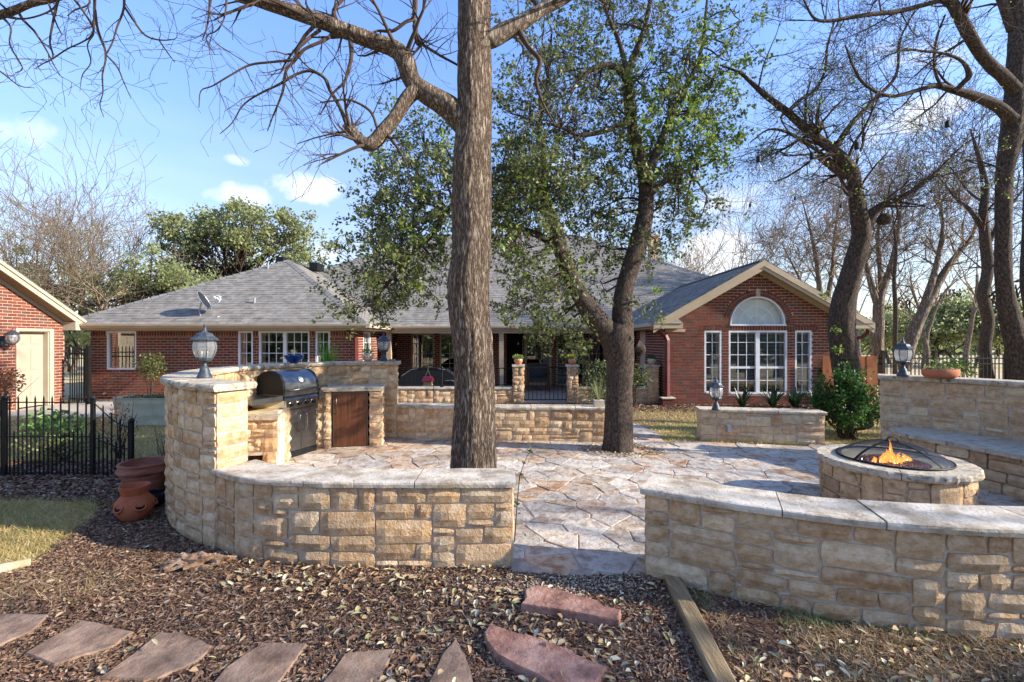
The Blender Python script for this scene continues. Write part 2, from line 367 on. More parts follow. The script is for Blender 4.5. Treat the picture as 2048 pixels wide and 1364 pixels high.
M['cedar'] = mat('cedar_board', ['#8a5230', '#a0623a'], scale=4, rough=.8, stretch=(8, 8, .7), var=.15, bump=.3)
M['door'] = mat('cream_door_paint', ['#a39682', '#ab9e8a'], scale=3, rough=.5, spec=.4)
M['concrete'] = mat('concrete', ['#a59c8e', '#bdb5a7'], scale=5, rough=.9, bump=.4, bscale=60, bdist=.004)
M['porchfloor'] = mat('porch_floor', ['#8c7868', '#a08a78'], scale=4, rough=.8)
M['downspout'] = mat('oxblood_paint', ['#5a2422', '#6a2c29'], scale=4, rough=.5, spec=.4)
M['bark'] = mat('grey_brown_bark', ['#4a392c', '#7d6a58', '#9c8a77', '#ad9c89'], scale=9.0, detail=7, rough=.95, bump=1.0, bscale=22, bdist=.02, stretch=(4.2, 4.2, .85), lo=.0, hi=.9, ridge=7)
M['bark_oak'] = mat('dark_oak_bark', ['#2c231c', '#4e4238', '#6e6155'], scale=26, detail=8, rough=.95, bump=1.0, bscale=44, bdist=.02, stretch=(1.6, 1.6, .8), lo=.35, hi=.7, spots=('#9b9384', 30, .66, .6))
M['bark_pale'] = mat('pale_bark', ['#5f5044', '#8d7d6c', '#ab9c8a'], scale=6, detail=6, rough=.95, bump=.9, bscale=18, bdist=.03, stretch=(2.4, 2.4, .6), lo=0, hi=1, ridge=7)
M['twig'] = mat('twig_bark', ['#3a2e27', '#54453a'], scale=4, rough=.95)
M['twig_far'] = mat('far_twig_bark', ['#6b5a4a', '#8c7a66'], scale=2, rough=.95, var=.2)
M['leaf_oak'] = leaf_mat('live_oak_leaf', ['#4a5a32', '#5a6838', '#3e4a2c', '#727a42', '#505e34', '#888c56'], trans=.38)
M['leaf_lime'] = leaf_mat('spring_oak_leaf', ['#5f7c30', '#7a983a', '#4c6a2c', '#94a046'], trans=.5)
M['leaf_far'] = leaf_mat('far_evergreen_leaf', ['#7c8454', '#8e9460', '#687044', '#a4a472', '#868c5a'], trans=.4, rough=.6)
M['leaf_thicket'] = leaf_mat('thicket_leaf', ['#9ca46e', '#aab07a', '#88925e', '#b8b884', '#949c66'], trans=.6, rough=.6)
M['leaf_shrub'] = leaf_mat('glossy_shrub_leaf', ['#2f5220', '#3f6628', '#26441c', '#557c34', '#355a24'], trans=.35, rough=.55)
M['leaf_dark'] = leaf_mat('dark_strap_leaf', ['#1f3a24', '#28482c', '#19301f'], trans=.2, rough=.4)
M['leaf_grass'] = leaf_mat('plant_blade', ['#5a7a3c', '#6f8f48', '#88a45c'], trans=.4)
M['leaf_autumn'] = leaf_mat('rusty_leaf', ['#8c5a3e', '#a3704c', '#7a4a34', '#b08458'], trans=.35)
M['fern'] = leaf_mat('feathery_green', ['#5f8f2c', '#74a538', '#4c7a26'], trans=.45)
M['yellow'] = leaf_mat('yellow_petal', ['#d6c012', '#e2d024', '#b8b016', '#8ca020'], trans=.3)
M['redflower'] = leaf_mat('red_petal', ['#b03a4a', '#c85a70', '#d07048'], trans=.3)
M['mulch'] = mat('mulch_bed_soil', ['#513c2e', '#745644', '#8e7058'], scale=22, detail=9, rough=.97, bump=1.0, bscale=60, bdist=.02)
M['chip'] = mat('bark_chip', ['#4a342c', '#6a4d42'], scale=9, rough=.95, var=.3, tones=['#7c5a44', '#94735a', '#684a36', '#a28668', '#866850', '#b29c82', '#5c422e'], tonemix=.8)
M['deadleaf'] = mat('fallen_leaf', ['#a5926c', '#c8b898'], scale=12, rough=.75, var=.24, tones=['#cbbf9c', '#d3c6a6', '#b0906a', '#a37c54', '#b4ac80', '#c4aa82', '#94905c', '#8f6848', '#c0a47a', '#a88c62', '#84583c', '#b89c74', '#9a7450'], tonemix=.85, spec=.25)
M['straw'] = leaf_mat('dead_grass_blade', ['#ac9068', '#c2a87e', '#9a805a', '#94904e', '#d0b890'], trans=.3)
M['blade'] = leaf_mat('lawn_blade', ['#bca468', '#c8ac74', '#a89c50', '#d4bc88', '#98964a', '#d4c094'], trans=.35, var=.4, tonemix=.5, base=['#80903a', '#b8a668', '#c8b07a', '#b4a264', '#868f3c'])
M['lawn'] = mat('dry_lawn', ['#706438', '#94884e', '#a89a60', '#b4a872'], scale=14, detail=10, rough=.97, bump=1.0, bscale=60, bdist=.02, spots=('#74803e', 2.0, .56, .45))
M['lawn_tan'] = mat('dry_tan_field', ['#a8966e', '#b8a67e', '#c4b48e'], scale=.6, detail=8, rough=.97)
M['redglass'] = mat('red_fire_glass', ['#5c1418', '#8c2a2c', '#c9a8a0', '#6a1a1e'], scale=70, detail=1, rough=.1, spec=.8, var=.3, lo=.3, hi=.7)
M['birdred'] = mat('red_paint', ['#b3303c', '#c94a54'], scale=5, rough=.5)
M['birdwood'] = mat('pine_wood', ['#b39a68', '#c8b07c'], scale=5, rough=.7, stretch=(6, 1, 1))
M['rope'] = mat('hemp_rope', ['#a38c60', '#b8a274'], scale=20, rough=.9)
M['cover'] = mat('black_cover_fabric', ['#101214', '#1d2023'], scale=4, rough=.6)
M['silver'] = mat('silver_piping', ['#9aa0a6', '#b4babf'], scale=4, rough=.35, metallic=.6)
M['chairwood'] = mat('teak_wood', ['#5c3418', '#74461f'], scale=5, rough=.6, stretch=(1, 1, 6))
M['cushion'] = mat('slate_cushion', ['#2c2e30', '#3a3c3e'], scale=9, rough=.9)
M['plastic'] = mat('grey_plastic', ['#8d9092', '#9a9d9f'], scale=4, rough=.5)
M['bulbglass'] = glass_mat('bulb_glass', gloss=.18, rough=.02)
M['cream_sink'] = mat('cream_sink', ['#d8c8a4', '#e4d6b6'], scale=4, rough=.4)
def emit(name, col, st):
    m = bpy.data.materials.new(name); m.use_nodes = True; t = m.node_tree; t.nodes.clear()
    e = t.nodes.new('ShaderNodeEmission'); e.inputs[0].default_value = (*col, 1); e.inputs[1].default_value = st
    tr = t.nodes.new('ShaderNodeBsdfTransparent'); a = t.nodes.new('ShaderNodeMixShader'); lw = t.nodes.new('ShaderNodeLayerWeight'); lw.inputs[0].default_value = .5
    mr = t.nodes.new('ShaderNodeMapRange'); mr.inputs[1].default_value = .15; mr.inputs[2].default_value = .9; mr.inputs[3].default_value = .85; mr.inputs[4].default_value = 0; t.links.new(lw.outputs['Facing'], mr.inputs[0]); t.links.new(mr.outputs[0], a.inputs[0])
    o = t.nodes.new('ShaderNodeOutputMaterial'); t.links.new(tr.outputs[0], a.inputs[1]); t.links.new(e.outputs[0], a.inputs[2]); t.links.new(a.outputs[0], o.inputs[0]); return m
M['flame_core'] = emit('flame_core', (1, .62, .2), 1.5)
M['flame'] = emit('flame_edge', (1, .3, .05), .8)
def screen_mat():
    m = bpy.data.materials.new('spark_screen_mesh'); m.use_nodes = True; t = m.node_tree; N = t.nodes; b = N['Principled BSDF']
    b.inputs['Base Color'].default_value = (.03, .03, .032, 1); b.inputs['Roughness'].default_value = .4; b.inputs['Metallic'].default_value = .5
    tr = N.new('ShaderNodeBsdfTransparent'); a = N.new('ShaderNodeMixShader'); lw = N.new('ShaderNodeLayerWeight'); lw.inputs[0].default_value = .35
    mr = N.new('ShaderNodeMapRange'); mr.inputs[3].default_value = .22; mr.inputs[4].default_value = .85
    t.links.new(lw.outputs['Facing'], mr.inputs[0]); t.links.new(mr.outputs[0], a.inputs[0])
    t.links.new(tr.outputs[0], a.inputs[1]); t.links.new(b.outputs[0], a.inputs[2]); t.links.new(a.outputs[0], N['Material Output'].inputs[0]); return m
M['screen'] = screen_mat()
# ------------------------------------------------------------------ curves and polygons
def catmull(pts, step=.06):
    pts = [Vector((p[0], p[1])) for p in pts]
    if len(pts) == 2: q = [pts[0]*2-pts[1], *pts, pts[1]*2-pts[0]]
    else: q = [pts[0]*2-pts[1], *pts, pts[-1]*2-pts[-2]]
    out = []
    for i in range(1, len(q)-2):
        a, b, c, d = q[i-1:i+3]; n = max(2, int((c-b).length/step))
        for k in range(n):
            t = k/n
            out.append(.5*((2*b)+(c-a)*t+(2*a-5*b+4*c-d)*t*t+(3*b-a-3*c+d)*t**3))
    out.append(q[-2]); return out
class Curve:
    def __init__(s, pts):
        s.p = [Vector((p[0], p[1])) for p in pts]; s.s = [0.0]
        for a, b in zip(s.p, s.p[1:]): s.s.append(s.s[-1]+(b-a).length)
        s.L = s.s[-1]; s.S = np.array(s.s); s.X = np.array([p.x for p in s.p]); s.Y = np.array([p.y for p in s.p])
    def at(s, t):
        if t < 0: d = (s.p[1]-s.p[0]).normalized(); return s.p[0]+d*t
        if t > s.L: d = (s.p[-1]-s.p[-2]).normalized(); return s.p[-1]+d*(t-s.L)
        return Vector((float(np.interp(t, s.S, s.X)), float(np.interp(t, s.S, s.Y))))
    def tan(s, t):
        e = .05; return (s.at(min(t+e, s.L))-s.at(max(t-e, 0))).normalized()
    def nrm(s, t):   # to the right of travel
        d = s.tan(t); return Vector((d.y, -d.x))
    def off(s, d): return [s.at(t)+s.nrm(t)*d for t in s.s]
def inside(px, py, poly):
    x = np.asarray(px); y = np.asarray(py); c = np.zeros(x.shape, bool); n = len(poly)
    for i in range(n):
        x0, y0 = poly[i][0], poly[i][1]; x1, y1 = poly[(i+1) % n][0], poly[(i+1) % n][1]
        if y0 == y1: continue
        k = ((y0 > y) != (y1 > y)) & (x < (x1-x0)*(y-y0)/(y1-y0)+x0); c ^= k
    return c

# ------------------------------------------------------------------ ground sheets
mb = MB(); mb.box(-400, 400, -60, 700, -1.0, -.034)
struct('ground', mb, M['lawn_tan'], base=False)
def sheet(name, poly, z, m, label=None, th=.02):
    b = MB(); b.prism(poly, z-th, z); return struct(name, b, m, label=label)
sheet('lawn', [(-12.5, 1.2), (-2, 1.2), (-2, 5), (14, 6.6), (16, 12.5), (-14, 12.5)], -.03+.012, M['lawn'], th=.02)
# the bark mulch in front of the walls and round the fence
mulch_poly = [(-6, .6), (-3.1, 1.2), (-3.9, 2.2), G(60, 1128), G(150, 1062), G(215, 1005), G(-200, 985), G(-200, 925), (-7.0, 6.0), (-5.2, 6.1), (-4.2, 6.6),
              (-3.6, 7.6), (-2, 5), (.4, 3.6), (1.6, 3.6), (6, 2.8), (8, .6)]
def ragged(poly, amp=.07, step=.1):
    out = []
    for a, b in zip(poly, poly[1:]+poly[:1]):
        a = Vector((a[0], a[1])); b = Vector((b[0], b[1])); L = (b-a).length; n = max(1, int(L/step)); d = (b-a)/max(L, 1e-6); q = Vector((d.y, -d.x))
        for k in range(n):
            p = a+(b-a)*k/n; p = p+q*amp*(noise.noise(Vector((p.x*2.2, p.y*2.2, 1)))*1.4+noise.noise(Vector((p.x*9, p.y*9, 5)))*.7); out.append((p.x, p.y))
    return out
mulch_poly = ragged([(p[0], p[1]) for p in mulch_poly])
sheet('mulch_bed', mulch_poly, -.012, M['mulch'])
gardenbed = [(-2.6, 7.3), (1.7, 7.3), (1.8, 8.3), (4.2, 9.6), (9.2, 9.8), (9.4, 11.7), (-4, 11.9)]
sheet('garden_bed', gardenbed, -.008, M['mulch'])
walk = [(-12, 8.9), (-8.4, 9.25), (-6.5, 9.3), (-6.2, 9.9), (-11.3, 12.35), (-12, 12.3)]
sheet('walkway', [(-11.6, 9.0), (-9.5, 9.6), (-4.2, 9.9), (-4.2, 12.35), (-11.6, 12.35)], -.004, M['concrete'])

# ------------------------------------------------------------------ patio of irregular flagstones
PI = math.pi
patio_poly = [(-2.3, 3.72), (-1.4, 3.40), (-.02, 3.38), (0, 3.16), (.45, 3.10), (.93, 3.13), (1.6, 2.93), (2.2, 2.70), (2.7, 2.6), (4.2, 2.75), (6.2, 3.2), (6.4, 5.2), (5.5, 6.3), (5.0, 7.2), (4.4, 6.9), (3.0, 7.25),
              (2.4, 7.15), (2.55, 8.0), (2.2, 9.6), (1.35, 9.6), (1.5, 7.35), (.6, 7.45), (-1, 7.5), (-2.2, 7.6), (-3.4, 7.0), (-3.6, 6), (-3.3, 4.8), (-2.8, 4.05)]
patio = sheet('patio', patio_poly, -.001, M['flag_mortar'], label='flagstone patio inside the curved limestone walls', th=.05)
rp = random.Random(5)
seeds = []; wts = []
tries = 0
while len(seeds) < 900 and tries < 40000:
    tries += 1
    x = rp.uniform(-3.9, 6.6); y = rp.uniform(2.2, 9.8)
    md = rp.choice((.17, .22, .27, .33, .40))*(1.0 if y < 5.0 else 1.12)
    if all((x-a)**2*.62+(y-b)**2*1.5 > md*md for a, b in seeds): seeds.append((x, y)); wts.append(md*md*rp.uniform(.1, .55))
def clip(poly, px, py, nx, ny):
    out = []
    for i in range(len(poly)):
        a = poly[i]; b = poly[(i+1) % len(poly)]
        da = (a[0]-px)*nx+(a[1]-py)*ny; db = (b[0]-px)*nx+(b[1]-py)*ny
        if da <= 0: out.append(a)
        if (da < 0 < db) or (db < 0 < da):
            t = da/(da-db); out.append((a[0]+(b[0]-a[0])*t, a[1]+(b[1]-a[1])*t))
    return out
sx = np.array(seeds)
ins = inside(sx[:, 0], sx[:, 1], patio_poly)
nstone = 0; FLAG = []
extra = MB()
for i, (x, y) in enumerate(seeds):
    if not ins[i]: continue
    poly = [(x-.7, y-.7), (x+.7, y-.7), (x+.7, y+.7), (x-.7, y+.7)]
    d = (sx[:, 0]-x)**2+(sx[:, 1]-y)**2
    for j in np.argsort(d)[1:18]:
        bx, by = sx[j]; k = min(.85, max(.15, .5+(wts[i]-wts[j])/(2*((bx-x)**2+(by-y)**2)))); mx_, my_ = x+(bx-x)*k, y+(by-y)*k
        nx, ny = bx-x, by-y; l = math.hypot(nx, ny); nx /= l; ny /= l
        poly = clip(poly, mx_-nx*.0035, my_-ny*.0035, nx, ny)
        if len(poly) < 3: break
    if len(poly) < 3: continue
    pts = []; ctr = Vector((x, y))
    for a, b in zip(poly, poly[1:]+poly[:1]):
        a = Vector(a); b = Vector(b); L = (b-a).length
        if L < .02: continue
        n = max(1, int(L/.13)); dirn = (b-a)/L; nr = Vector((dirn.y, -dirn.x))
        for k in range(n):
            p = a+(b-a)*(k/n); q = noise.noise(Vector((p.x*9, p.y*9, 3)))
            pts.append(p+nr*q*(.022 if k else .010))
    io = inside([p.x for p in pts], [p.y for p in pts], patio_poly)
    for q_, ok_ in enumerate(io):
        if not ok_:
            lo_, hi_ = 0.0, 1.0
            for _ in range(7):
                md_ = (lo_+hi_)/2; w_ = ctr.lerp(pts[q_], md_)
                if inside([w_.x], [w_.y], patio_poly)[0]: lo_ = md_
                else: hi_ = md_
            pts[q_] = ctr.lerp(pts[q_], lo_)
    if len(pts) < 3: continue
    c = Vector((sum(p.x for p in pts)/len(pts), sum(p.y for p in pts)/len(pts)))
    zt = rp.uniform(.002, .012); tilt = (rp.uniform(-.012, .012), rp.uniform(-.012, .012))
    b = MB(); n = len(pts)
    def zz(p): return zt+tilt[0]*(p.x-c.x)+tilt[1]*(p.y-c.y)
    vs = [(p.x, p.y, -.02) for p in pts]+[(p.x, p.y, zz(p)-.004) for p in pts]+[(c.x+(p.x-c.x)*.95, c.y+(p.y-c.y)*.95, zz(p)) for p in pts]
    fs = [(k, (k+1) % n, n+(k+1) % n, n+k) for k in range(n)]+[(n+k, n+(k+1) % n, 2*n+(k+1) % n, 2*n+k) for k in range(n)]+[tuple(range(2*n, 3*n))]
    b.add(vs, fs)
    ar = abs(sum(p.x*q.y-q.x*p.y for p, q in zip(pts, pts[1:]+pts[:1])))/2
    FLAG.append((ar/max(1, c.y)**3, b))
FLAG.sort(key=lambda t: -t[0])
for k, (a, b) in enumerate(FLAG):
    if k < 295: link('flagstone', b, M['flag'], parent=patio)
    else: extra.v, extra.f, extra.m = extra.v, extra.f, extra.m; extra.arr(b.v, b.f)
if extra.v: link('flagstone_remainder', extra, M['flag'], parent=patio, kind='stuff')

# ------------------------------------------------------------------ rough limestone walls
def pack(L, Hh, rng, uh, wmin=.16, wmax=.42):
    rows = max(1, round(Hh/uh)); u = Hh/rows; cw = .04; cols = max(1, round(L/cw)); cw = L/cols
    g = np.zeros((rows, cols), bool); out = []
    for r in range(rows):
        c = 0
        while c < cols:
            if g[r, c]: c += 1; continue
            free = 0
            while c+free < cols and not g[r, c+free]: free += 1
            h = rng.choices([1, 2, 3], [.14, .64, .22])[0]; h = min(h, rows-r)
            w = int(rng.uniform(wmin, wmax if h > 1 else wmax*.7)/cw*(1.0 if h < 3 else 1.1)); w = max(2, w)
            if free-w < 3: w = free
            if w*cw > wmax*1.5: w = w//2
            if rows-r-h == 1 and rng.random() < .7: h += 1
            g[r:r+h, c:c+w] = True; out.append((c*cw, (c+w)*cw, r*u, (r+h)*u)); c += w
    return out
def stone_obj(parent, cv, s0, s1, z0, z1, rng, m, gap=.0062, bulge=.009, name='stone', cell=.065, sink=.03, depth_sign=1):
    a = s0+gap; b = s1-gap; c = z0+gap; d = z1-gap
    nx = max(3, min(8, round((b-a)/cell))); nz = max(2, min(4, round((d-c)/.055)))
    sd_ = rng.random()*100; vs = []; ja = [rng.uniform(-.006, .006) for _ in range(8)]
    proud = rng.uniform(.0, .007)
    for j in range(nz+1):
        for i in range(nx+1):
            fx = i/nx; fz = j/nz
            s = a+(b-a)*fx; z = c+(d-c)*fz
            s += (ja[0]*(1-fx)+ja[1]*fx)*(fz-.5)*1.6; z += (ja[2]*(1-fz)+ja[3]*fz)*(fx-.5)*1.6
            if i in (0, nx) and j in (0, nz): s += .012*(1 if i == 0 else -1)*rng.random(); z += .01*(1 if j == 0 else -1)*rng.random()
            edge = min(fx, 1-fx)*2 < .01 or min(fz, 1-fz)*2 < .01
            o = .003+proud*.3 if edge else .006+proud+bulge*(.35+.9*abs(noise.noise(Vector((s*7+sd_, z*11, sd_))))+.45*rng.random()*(1 if i not in (0, nx) else .2))
            p = cv.at(s)+cv.nrm(s)*o; vs.append((p.x, p.y, z))
    W = nx+1; fs = [(j*W+i, j*W+i+1, (j+1)*W+i+1, (j+1)*W+i) for j in range(nz) for i in range(nx)]
    ring = [i for i in range(W)]+[j*W+nx for j in range(1, nz+1)]+[nz*W+i for i in range(nx-1, -1, -1)]+[j*W for j in range(nz-1, 0, -1)]
    base = len(vs)
    for k in ring:
        j, i = divmod(k, W); s = a+(b-a)*i/nx; p = cv.at(s)-cv.nrm(s)*sink; vs.append((p.x, p.y, vs[k][2]))
    n = len(ring)
    fs += [(ring[k], base+k, base+(k+1) % n, ring[(k+1) % n]) for k in range(n)]
    bb = MB(); bb.add(vs, fs); return link(name, bb, m, parent=parent)
def caps_on(parent, outer, t0, t1, th, z, step, oh, m, rng, rough=.004, name='cap_stone', gap=.004, sign=1):
    # outer: curve; the slabs span from +oh outside it to -(th+oh) inside
    s = t0; k = 0
    L = t1-t0; n = max(1, round(L/step)); cuts = [t0+L*(i+(rng.uniform(-.18, .18) if 0 < i < n else 0))/n for i in range(n+1)]
    for a, b in zip(cuts, cuts[1:]):
        a2, b2 = a+gap, b-gap; nn = max(3, int((b2-a2)/.07)); dz = rng.uniform(-.003, .003)
        O = []; I = []
        for i in range(nn+1):
            t = a2+(b2-a2)*i/nn; p = outer.at(t); q = outer.nrm(t)
            O.append(p+q*(oh+rng.uniform(-rough, rough))); I.append(p-q*(th+oh+rng.uniform(-rough, rough)))
        zb = z[0]; zt = z[1]+dz; W = nn+1; vs = []
        ch = .008+rough*.6
        for arr_, sg in ((O, 1), (I, -1)):
            for i, p in enumerate(arr_):
                t = a2+(b2-a2)*i/nn; q = outer.nrm(t)*sg
                vs.append((p.x-q.x*rough, p.y-q.y*rough, zb)); pm = p+q*(rough*.5*rng.random())
                vs.append((pm.x, pm.y, zb+(zt-zb)*(.45+.2*rng.random())))
                vs.append((p.x-q.x*rng.random()*rough*.8, p.y-q.y*rng.random()*rough*.8, zt-ch*.6)); vs.append((p.x-q.x*ch, p.y-q.y*ch, zt))
        fs = []
        A = lambda i, l: i*4+l
        B = lambda i, l: W*4+i*4+l
        for i in range(nn):
            for l in range(3):
                fs.append((A(i, l), A(i+1, l), A(i+1, l+1), A(i, l+1))); fs.append((B(i+1, l), B(i, l), B(i, l+1), B(i+1, l+1)))
            fs.append((A(i, 3), A(i+1, 3), B(i+1, 3), B(i, 3))); fs.append((A(i+1, 0), A(i, 0), B(i, 0), B(i+1, 0)))
        fs.append(tuple([A(0, l) for l in range(4)]+[B(0, l) for l in (3, 2, 1, 0)])); fs.append(tuple([A(nn, l) for l in (3, 2, 1, 0)]+[B(nn, l) for l in range(4)]))
        bb = MB(); bb.add(vs, fs); link(name, bb, m, parent=parent)
def stone_wall(name, label, cat, outer, th, z0, z1, capm, m='stone', capth=.045, step=.8, oh=.03, uh=.055, seed=1, caprough=.004, ends=(1, 1), inner=True, group=None, outer_on=True, zj=None, wmax=.38):
    rng = random.Random(seed); cv = Curve(outer)
    # orient so that the right-hand normal is the outside
    mid = cv.at(cv.L/2); t = thing(name, label, cat, (mid.x, mid.y, z0), group)
    inn = Curve(list(reversed(cv.off(-th))))
    core = MB(); A = cv.off(-.008); B = cv.off(-th+.008); n = len(A); vs = []
    for p in A: vs += [(p.x, p.y, z0-.1), (p.x, p.y, z1-.002)]
    for p in B: vs += [(p.x, p.y, z0-.1), (p.x, p.y, z1-.002)]
    fs = []
    for i in range(n-1):
        fs += [(2*i, 2*i+2, 2*i+3, 2*i+1), (2*n+2*i+2, 2*n+2*i, 2*n+2*i+1, 2*n+2*i+3), (2*i+1, 2*i+3, 2*n+2*i+3, 2*n+2*i+1)]
    fs += [(0, 1, 2*n+1, 2*n), (2*n-2, 4*n-2, 4*n-1, 2*n-1)]
    core.add(vs, fs); link('mortar', core, M['mortar'], parent=t)
    runs = []
    if outer_on: runs.append(cv)
    if inner: runs.append(inn)
    e = .008
    if ends[0]: runs.append(Curve([inn.p[-1], cv.p[0]]))
    if ends[1]: runs.append(Curve([cv.p[-1], inn.p[0]]))
    for c in runs:
        for (a, b, c0, c1) in pack(c.L, z1-z0, rng, uh, wmax=wmax): stone_obj(t, c, a, b, z0+c0, z0+c1, rng, M[m])
    caps_on(t, cv, -oh if ends[0] else 0, cv.L+(oh if ends[1] else 0), th, (z1, z1+capth), step, oh, M[capm], rng, rough=caprough)
    return t, cv

# low wall in front on the left (travel from right end to the left so that outside is to the right of travel)
front_l = catmull([(0, 3.235), (-.65, 3.225), (-1.1, 3.23), (-1.36, 3.24), (-1.94, 3.34), (-2.31, 3.55)])
front_l = list(reversed(front_l))     # travel left to right: right-hand side faces the camera
wall_fl, cv_fl = stone_wall('bench_wall', 'low curved limestone wall with smooth slab caps in front of the big trunk', 'stone wall', front_l, .29, -.01, .565, 'cap', step=.72, seed=11, ends=(0, 1))
front_r = catmull([(.91, 3.115), (1.42, 2.815), (2.02, 2.565), (2.67, 2.445), (3.4, 2.43), (4.3, 2.62)])
wall_fr, cv_fr = stone_wall('bench_wall', 'low limestone wall curving out of the frame at the lower right corner', 'stone wall', front_r, .31, -.01, .555, 'cap', step=.74, seed=23, ends=(1, 1), uh=.052, inner=True)
# tall kitchen wall, from the pillar end round the back to the end beside the garden
tall_pts = [(-2.29, 3.52), (-2.57, 3.66), (-2.92, 3.92), (-3.24, 4.27), (-3.5, 4.7), (-3.72, 5.3), (-3.80, 6.0), (-3.58, 6.8), (-3.12, 7.35), (-2.6, 7.62), (-1.93, 7.7)]
tall = list(reversed(catmull(tall_pts)))
wall_k, cv_k = stone_wall('kitchen_wall', 'tall curved limestone wall wrapping the outdoor kitchen, lantern on its near end', 'stone wall', tall, .26, -.01, 1.21, 'cap_rough', capth=.055, step=.62, oh=.045, seed=31, caprough=.011, wmax=.34)
# planter wall along the back of the patio
back = catmull([(-1.93, 7.5), (-1.0, 7.35), (0, 7.28), (.61, 7.27), (1.52, 7.2)])
wall_b, cv_b = stone_wall('planter_wall', 'low limestone planter wall behind the trunks along the back of the patio', 'stone wall', back, .25, -.01, .505, 'cap', step=.62, seed=41, uh=.056, ends=(0, 1), inner=False)
short = catmull([(3.04, 7.34), (3.9, 7.17), (4.8, 6.98)])
wall_s, cv_s = stone_wall('short_wall', 'short straight limestone wall before the gabled wing, grey outlet box on its face', 'stone wall', short, .27, -.01, .465, 'cap_grey', m='stone_pale', step=.6, seed=51, uh=.053, ends=(1, 1), inner=False)
# tall curved wall round the fire pit, with a built-in seat
FP = Vector((3.70, 4.43))
arc = [(FP.x+2.3*math.cos(R(a)), FP.y+2.3*math.sin(R(a))) for a in range(53, -24, -3)]
arc_in = Curve(arc)     # travel clockwise: right-hand side is the inside (towards the pit)
wall_p, cv_p = stone_wall('fire_pit_wall', 'tall limestone wall at the right edge with a stone seat built into it', 'stone wall', arc, .3, -.01, 1.07, 'cap_rough', m='stone_pale', capth=.06, step=.7, oh=.04, seed=61, uh=.056, caprough=.010, ends=(1, 1), inner=False)
rs = random.Random(8)
seat = [(5.0, 5.98), (4.93, 5.80), (4.90, 5.60), (5.00, 5.20), (5.12, 4.72), (5.14, 4.5), (5.10, 4.1), (5.0, 3.8), (4.9, 3.6)]
sc_ = Curve(catmull(seat, .08))
mbx = MB()
seat_in = [FP+Vector((math.cos(R(a)), math.sin(R(a))))*2.31 for a in np.linspace(45, -22, len(sc_.p))]
vs = []; n = len(sc_.p)
for p, q in zip(sc_.off(-.03), seat_in): vs += [(p.x, p.y, -.1), (p.x, p.y, .405), (q.x, q.y, -.1), (q.x, q.y, .405)]
fs = []
for i in range(n-1):
    a = 4*i; b = a+4; fs += [(a, b, b+1, a+1), (a+1, b+1, b+3, a+3)]
fs += [(0, 1, 3, 2), (4*n-4, 4*n-2, 4*n-1, 4*n-3)]
mbx.add(vs, fs); link('seat_mortar', mbx, M['mortar'], parent=wall_p)
for (a, b, c0, c1) in pack(sc_.L, .405, rs, .055): stone_obj(wall_p, sc_, a, b, c0, c1, rs, M['stone_pale'])
cuts = np.linspace(0, n-1, 7).astype(int)
for a, b in zip(cuts, cuts[1:]):
    bb = MB(); O = []; I = []
    for i in range(a, b+1):
        o = sc_.p[i]+sc_.nrm(sc_.s[i])*(.045+rs.uniform(-.01, .01)); q = seat_in[i]
        if i == a: o = o+sc_.tan(sc_.s[i])*.005; q = q+sc_.tan(sc_.s[i])*.005
        O.append(o); I.append(q)
    poly = O+list(reversed(I)); bb.prism([(p.x, p.y) for p in poly], .407, .457+rs.uniform(-.002, .003))
    link('seat_slab', bb, M['cap_grey'], parent=wall_p)

# ------------------------------------------------------------------ fire pit
pit = thing('fire_pit', 'round limestone fire pit with a black spark screen dome and burning fire', 'fire pit', (FP.x, FP.y, 0))
def circ(r, n=64, c=FP, a0=0.0): return [(c.x+r*math.cos(a0-2*PI*k/n), c.y+r*math.sin(a0-2*PI*k/n)) for k in range(n+1)]
pc = Curve(list(reversed(circ(.575, 72))))
mbx = MB(); mbx.lathe([(.56, -.05), (.56, .395), (.4, .395), (.4, .2), (0, .2)], (FP.x, FP.y, 0), 48); link('mortar', mbx, M['mortar'], parent=pit)
rs = random.Random(77)
for (a, b, c0, c1) in pack(pc.L, .395, rs, .062, wmin=.14, wmax=.34): stone_obj(pit, pc, a, b, c0, c1, rs, M['stone_moss'], cell=.05)
for k in range(5):
    a0 = R(20+72*k)+.006; a1 = R(20+72*(k+1))-.006; bb = MB(); nn = 18; vs = []
    for i in range(nn+1):
        a = a0+(a1-a0)*i/nn; ro = .625+rs.uniform(-.014, .010)
        for (r, z) in ((ro-.012, .397), (ro, .42), (ro-.003, .448), (ro-.014, .46), (.40, .46), (.40, .397)):
            vs.append((FP.x+r*math.cos(a), FP.y+r*math.sin(a), z))
    fs = [(i*6+l, (i+1)*6+l, (i+1)*6+(l+1) % 6, i*6+(l+1) % 6) for i in range(nn) for l in range(6)]+[tuple(range(5, -1, -1)), tuple(range(nn*6, nn*6+6))]
    bb.add(vs, fs); link('cap_stone', bb, M['cap_rough'], parent=pit)
bb = MB(); bb.lathe([(.405, .462), (.40, .452), (.33, .435), (.29, .43), (.285, .40), (0, .40)], (FP.x, FP.y, 0), 48); link('burner_pan', bb, M['galv'], parent=pit, smooth=True, sharp=40)
bb = MB()
for k in range(1500):
    r = .285*math.sqrt(rs.random()); a = rs.uniform(0, 2*PI); s = rs.uniform(.006, .013)
    c = Vector((FP.x+r*math.cos(a), FP.y+r*math.sin(a), .412+.02*(1-(r/.285)**2)+rs.uniform(0, .012)))
    rv = [Vector((rs.gauss(0, 1), rs.gauss(0, 1), rs.gauss(0, 1))).normalized()*s for _ in range(4)]
    bb.add([c+v for v in rv], [(0, 1, 2), (0, 2, 3), (0, 3, 1), (1, 3, 2)])
link('fire_glass', bb, M['redglass'], parent=pit, kind='stuff')
fl = MB(); fc = MB()
